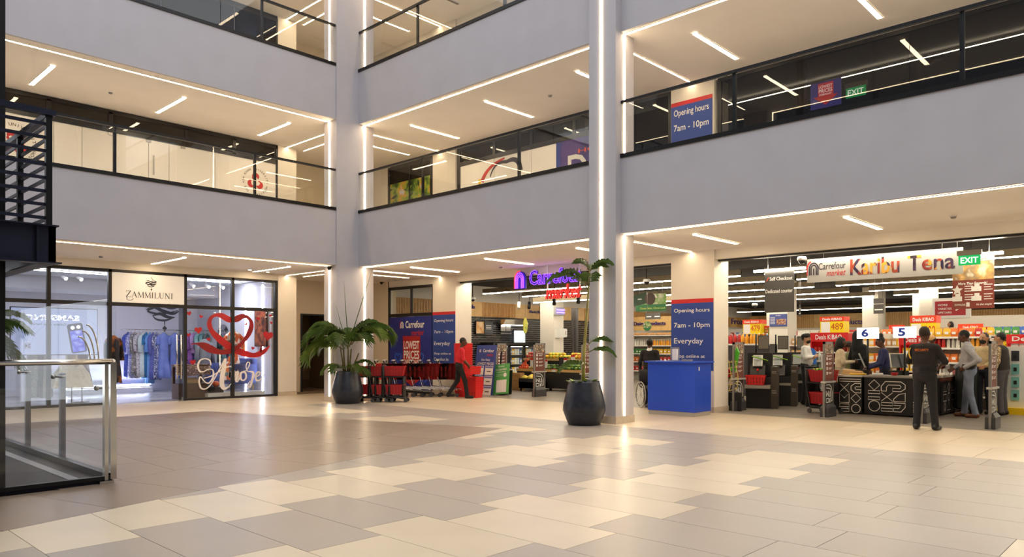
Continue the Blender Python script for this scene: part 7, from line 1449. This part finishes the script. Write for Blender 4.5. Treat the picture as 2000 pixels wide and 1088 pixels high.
# shoppers at checkout six
q = PX(1641, 780, 17.75); person('woman in a cream jacket looking at her phone at checkout six', (17.75, q.y, 0), FACE(1641, -1.4), 1.66, 'dark', clo('cream_jacket', (222, 204, 170)), clo('cream_trousers', (190, 176, 150)), hair='long', nod=.25, armR=((.24, .04, 1.14), (.06, .30, 1.16), (-1, 0, .3)), armL=((-.24, .04, 1.14), (-.04, .30, 1.16), (1, 0, .3)))
af = FACE(1641, -1.4); ph_ = (17.75+math.cos(af)*.42, q.y+math.sin(af)*.42); t = thing('phone', 'phone held by the woman in the cream jacket', 'phone', (*ph_, 1.14), RT); rbox(-.075, .075, -.035, .035, 0, .012, .005).build('body', blackpl, t); MB().box(-.065, .065, -.03, .03, .012, .014).build('display', mat('phone_display', (220, 226, 236), .3, emit=.4), t)
q = PX(1659, 780, 18.5); person('woman with curly brown hair and an olive top behind the cream jacket', (18.5, q.y, 0), FACE(1659, -1.4), 1.58, 'brown', clo('olive_top', (120, 122, 80)), clo('black_trousers', (24, 23, 27)), hair='curly', hairm=hairbr)
q = PX(1677, 780, 18.2); person('person in a black hooded robe at checkout six', (18.2, q.y, 0), FACE(1677, -.9), 1.80, 'brown', clo('black_robe', (22, 22, 24)), clo('black_robe', (22, 22, 24)), cap='hood', robe=True, hair='none')
q = PX(1728, 780, 17.8); person('cashier in a navy jacket with her hair in a bun', (17.8, q.y, 0), FACE(1728, 1.75), 1.68, 'dark', clo('navy_jacket', (46, 50, 92)), clo('navy_trousers', (36, 38, 60)), hair='topbun', nod=.3, lean=.08, armR=((.23, .08, 1.13), (.15, .34, 1.05), (0, 0, -1)), armL=((-.24, .1, 1.13), (-.12, .36, 1.03), (0, 0, -1)))
# guard
q = G(1806, 839); gf = FACE(1806, -.3)
gd = person('security guard in black uniform seen from behind at the entrance', (q.x, q.y, 0), gf, 1.79, 'dark', clo('guard_black', (30, 28, 30)), clo('guard_trousers', (30, 29, 34)), short=True, hair='short', hairm=mat('hair_shaved', (40, 30, 26), .7), belt=shoeb, build=1.12, armR=((.30, .05, 1.16), (.16, .26, 1.07), (-1, 0, 0)), armL=((-.28, .07, 1.16), (-.08, .27, 1.1), (1, 0, 0)), legR=((.12, .02, .5), (.17, -.02, .09)), legL=((-.1, 0, .5), (-.12, -.03, .09)))
e = text(gd, 'SECURITY', -.11, .11, 1.37, 1.412, mat('orange_lettering', (214, 110, 40), .6), 0); e.rotation_euler = (math.pi/2, 0, 0); e.location = (0, -.152, 0)
MB().tube(cr([(-.13, -.02, 1.475), (-.215, -.05, 1.42), (-.235, -.06, 1.33), (-.2, -.08, 1.24)], 5), .011, 6).build('yellow_cord', mat('yellow_cord', (236, 190, 60), .6), gd)
# person in a beanie behind the guard
q = PX(1822, 780, 18.3); person('person in a cream woollen hat behind the guard', (18.3, q.y, 0), FACE(1822, 1.9), 1.70, 'dark', clo('dark_coat', (44, 40, 44)), clo('black_trousers', (24, 23, 27)), cap='beanie', nod=.3)
# man in grey
q = G(1893, 815); person('man in a light grey shirt and faded jeans with a hand on his hip', (q.x, q.y, 0), FACE(1893, 1.45), 1.79, 'dark', clo('grey_shirt', (176, 176, 182)), mat('faded_jeans', (120, 132, 156), .85, noise=.25, nscale=5), shoe=mat('brown_shoe', (104, 62, 38), .45), belly=1, belt=shoeb, nod=.35, lean=.06, build=1.1, armL=((-.34, -.22, 1.14), (-.18, .06, 1.0), (1, 0, 0)), armR=((.24, .08, 1.13), (.16, .28, 1.0), (-1, 0, 0)), legR=((.09, .06, .5), (.1, .1, .09)), legL=((-.1, -.02, .5), (-.12, -.12, .09)), collar=clo('grey_shirt', (176, 176, 182)))
q = PX(1922, 780, 18.55); person('bearded man in a cream jacket facing the right checkout', (18.55, q.y, 0), FACE(1922, 2.6), 1.74, 'tan', clo('sand_jacket', (206, 184, 140)), clo('dark_jeans', (34, 36, 52)), beard=True, armR=((.25, .06, 1.15), (.2, .3, 1.05), (-1, 0, 0)), armL=((-.25, .06, 1.15), (-.2, .3, 1.05), (1, 0, 0)))
chk = imgmat('checked_shirt', ((214, 190, 150), (120, 96, 70), (220, 200, 160)), 26, .85, detail=0)
q = G(1957, 811); person('man in a dark quilted vest over a checked shirt', (q.x, q.y, 0), FACE(1957, 1.25), 1.74, 'tan', clo('dark_vest', (50, 46, 46)), clo('grey_trousers', (86, 84, 88)), sleeve=chk, vest=clo('quilted_vest', (50, 46, 46)), lean=.05, build=1.08, armL=((-.27, -.02, 1.15), (-.3, .06, .9), (1, 0, 0)), armR=((.22, .16, 1.15), (.12, .42, 1.08), (0, 0, -1)))
# child on the trolley far back
q = PX(1856, 660, 24.5); zs = PX(1856, 652, 24.5).z-.42
person('child with dark hair raised above the far shelf', (24.5, q.y, zs-.35), FACE(1856, 1.9), 1.12, 'brown', clo('grey_top', (96, 86, 80)), clo('dark_jeans', (34, 36, 52)), hair='long')
t = thing('trolley_seat', 'trolley carrying the child behind the shelves', 'trolley', (24.5, q.y, 0)); MB().box(-.25, .25, -.25, .25, zs-.42, zs-.352).build('seat', blackpl, t)
for x in (-.2, .2):
    for y in (-.2, .2): MB().tube([(x, y, 0), (x, y, zs-.42)], .015, 6).build('leg', chrome, t)

# ---- small ceiling fittings
for px, py, l in ((488, 527, 'left'), (523, 531, 'right')):
    q = G(px, py, C1); t = thing('downlight', 'small recessed downlight before the dress shop, '+l, 'light', (q.x, q.y, C1), group='downlights before the dress shop'); MB().lathe([(.06, -.006), (.065, -.001)], 14).build('rim', white, t); MB().lathe([(.0, -.008), (.045, -.007)], 14, cap=False).build('lens', ledbar, t)
for x, y, z, l in ((10.80, 16.80, C1-.09, 'on the corner column above the bushy palm'), (14.80, PX(745, 553, 14.8).y, PX(745, 553, 14.8).z, 'on the wall left of the supermarket window')):
    t = thing('security_camera', 'small black security camera '+l, 'camera', (x, y, z), group='wall cameras'); MB().lathe([(.05, .06), (.055, .02), (.05, 0)], 12).build('housing', blk, t); MB().sphere((0, 0, 0), .045, 12, 7).build('dome', mat('smoked_dome', (30, 30, 34), .1), t); MB().box(-.03, .12 if x > 12 else .08, -.02, .02, .03, .06).build('bracket', blk, t)
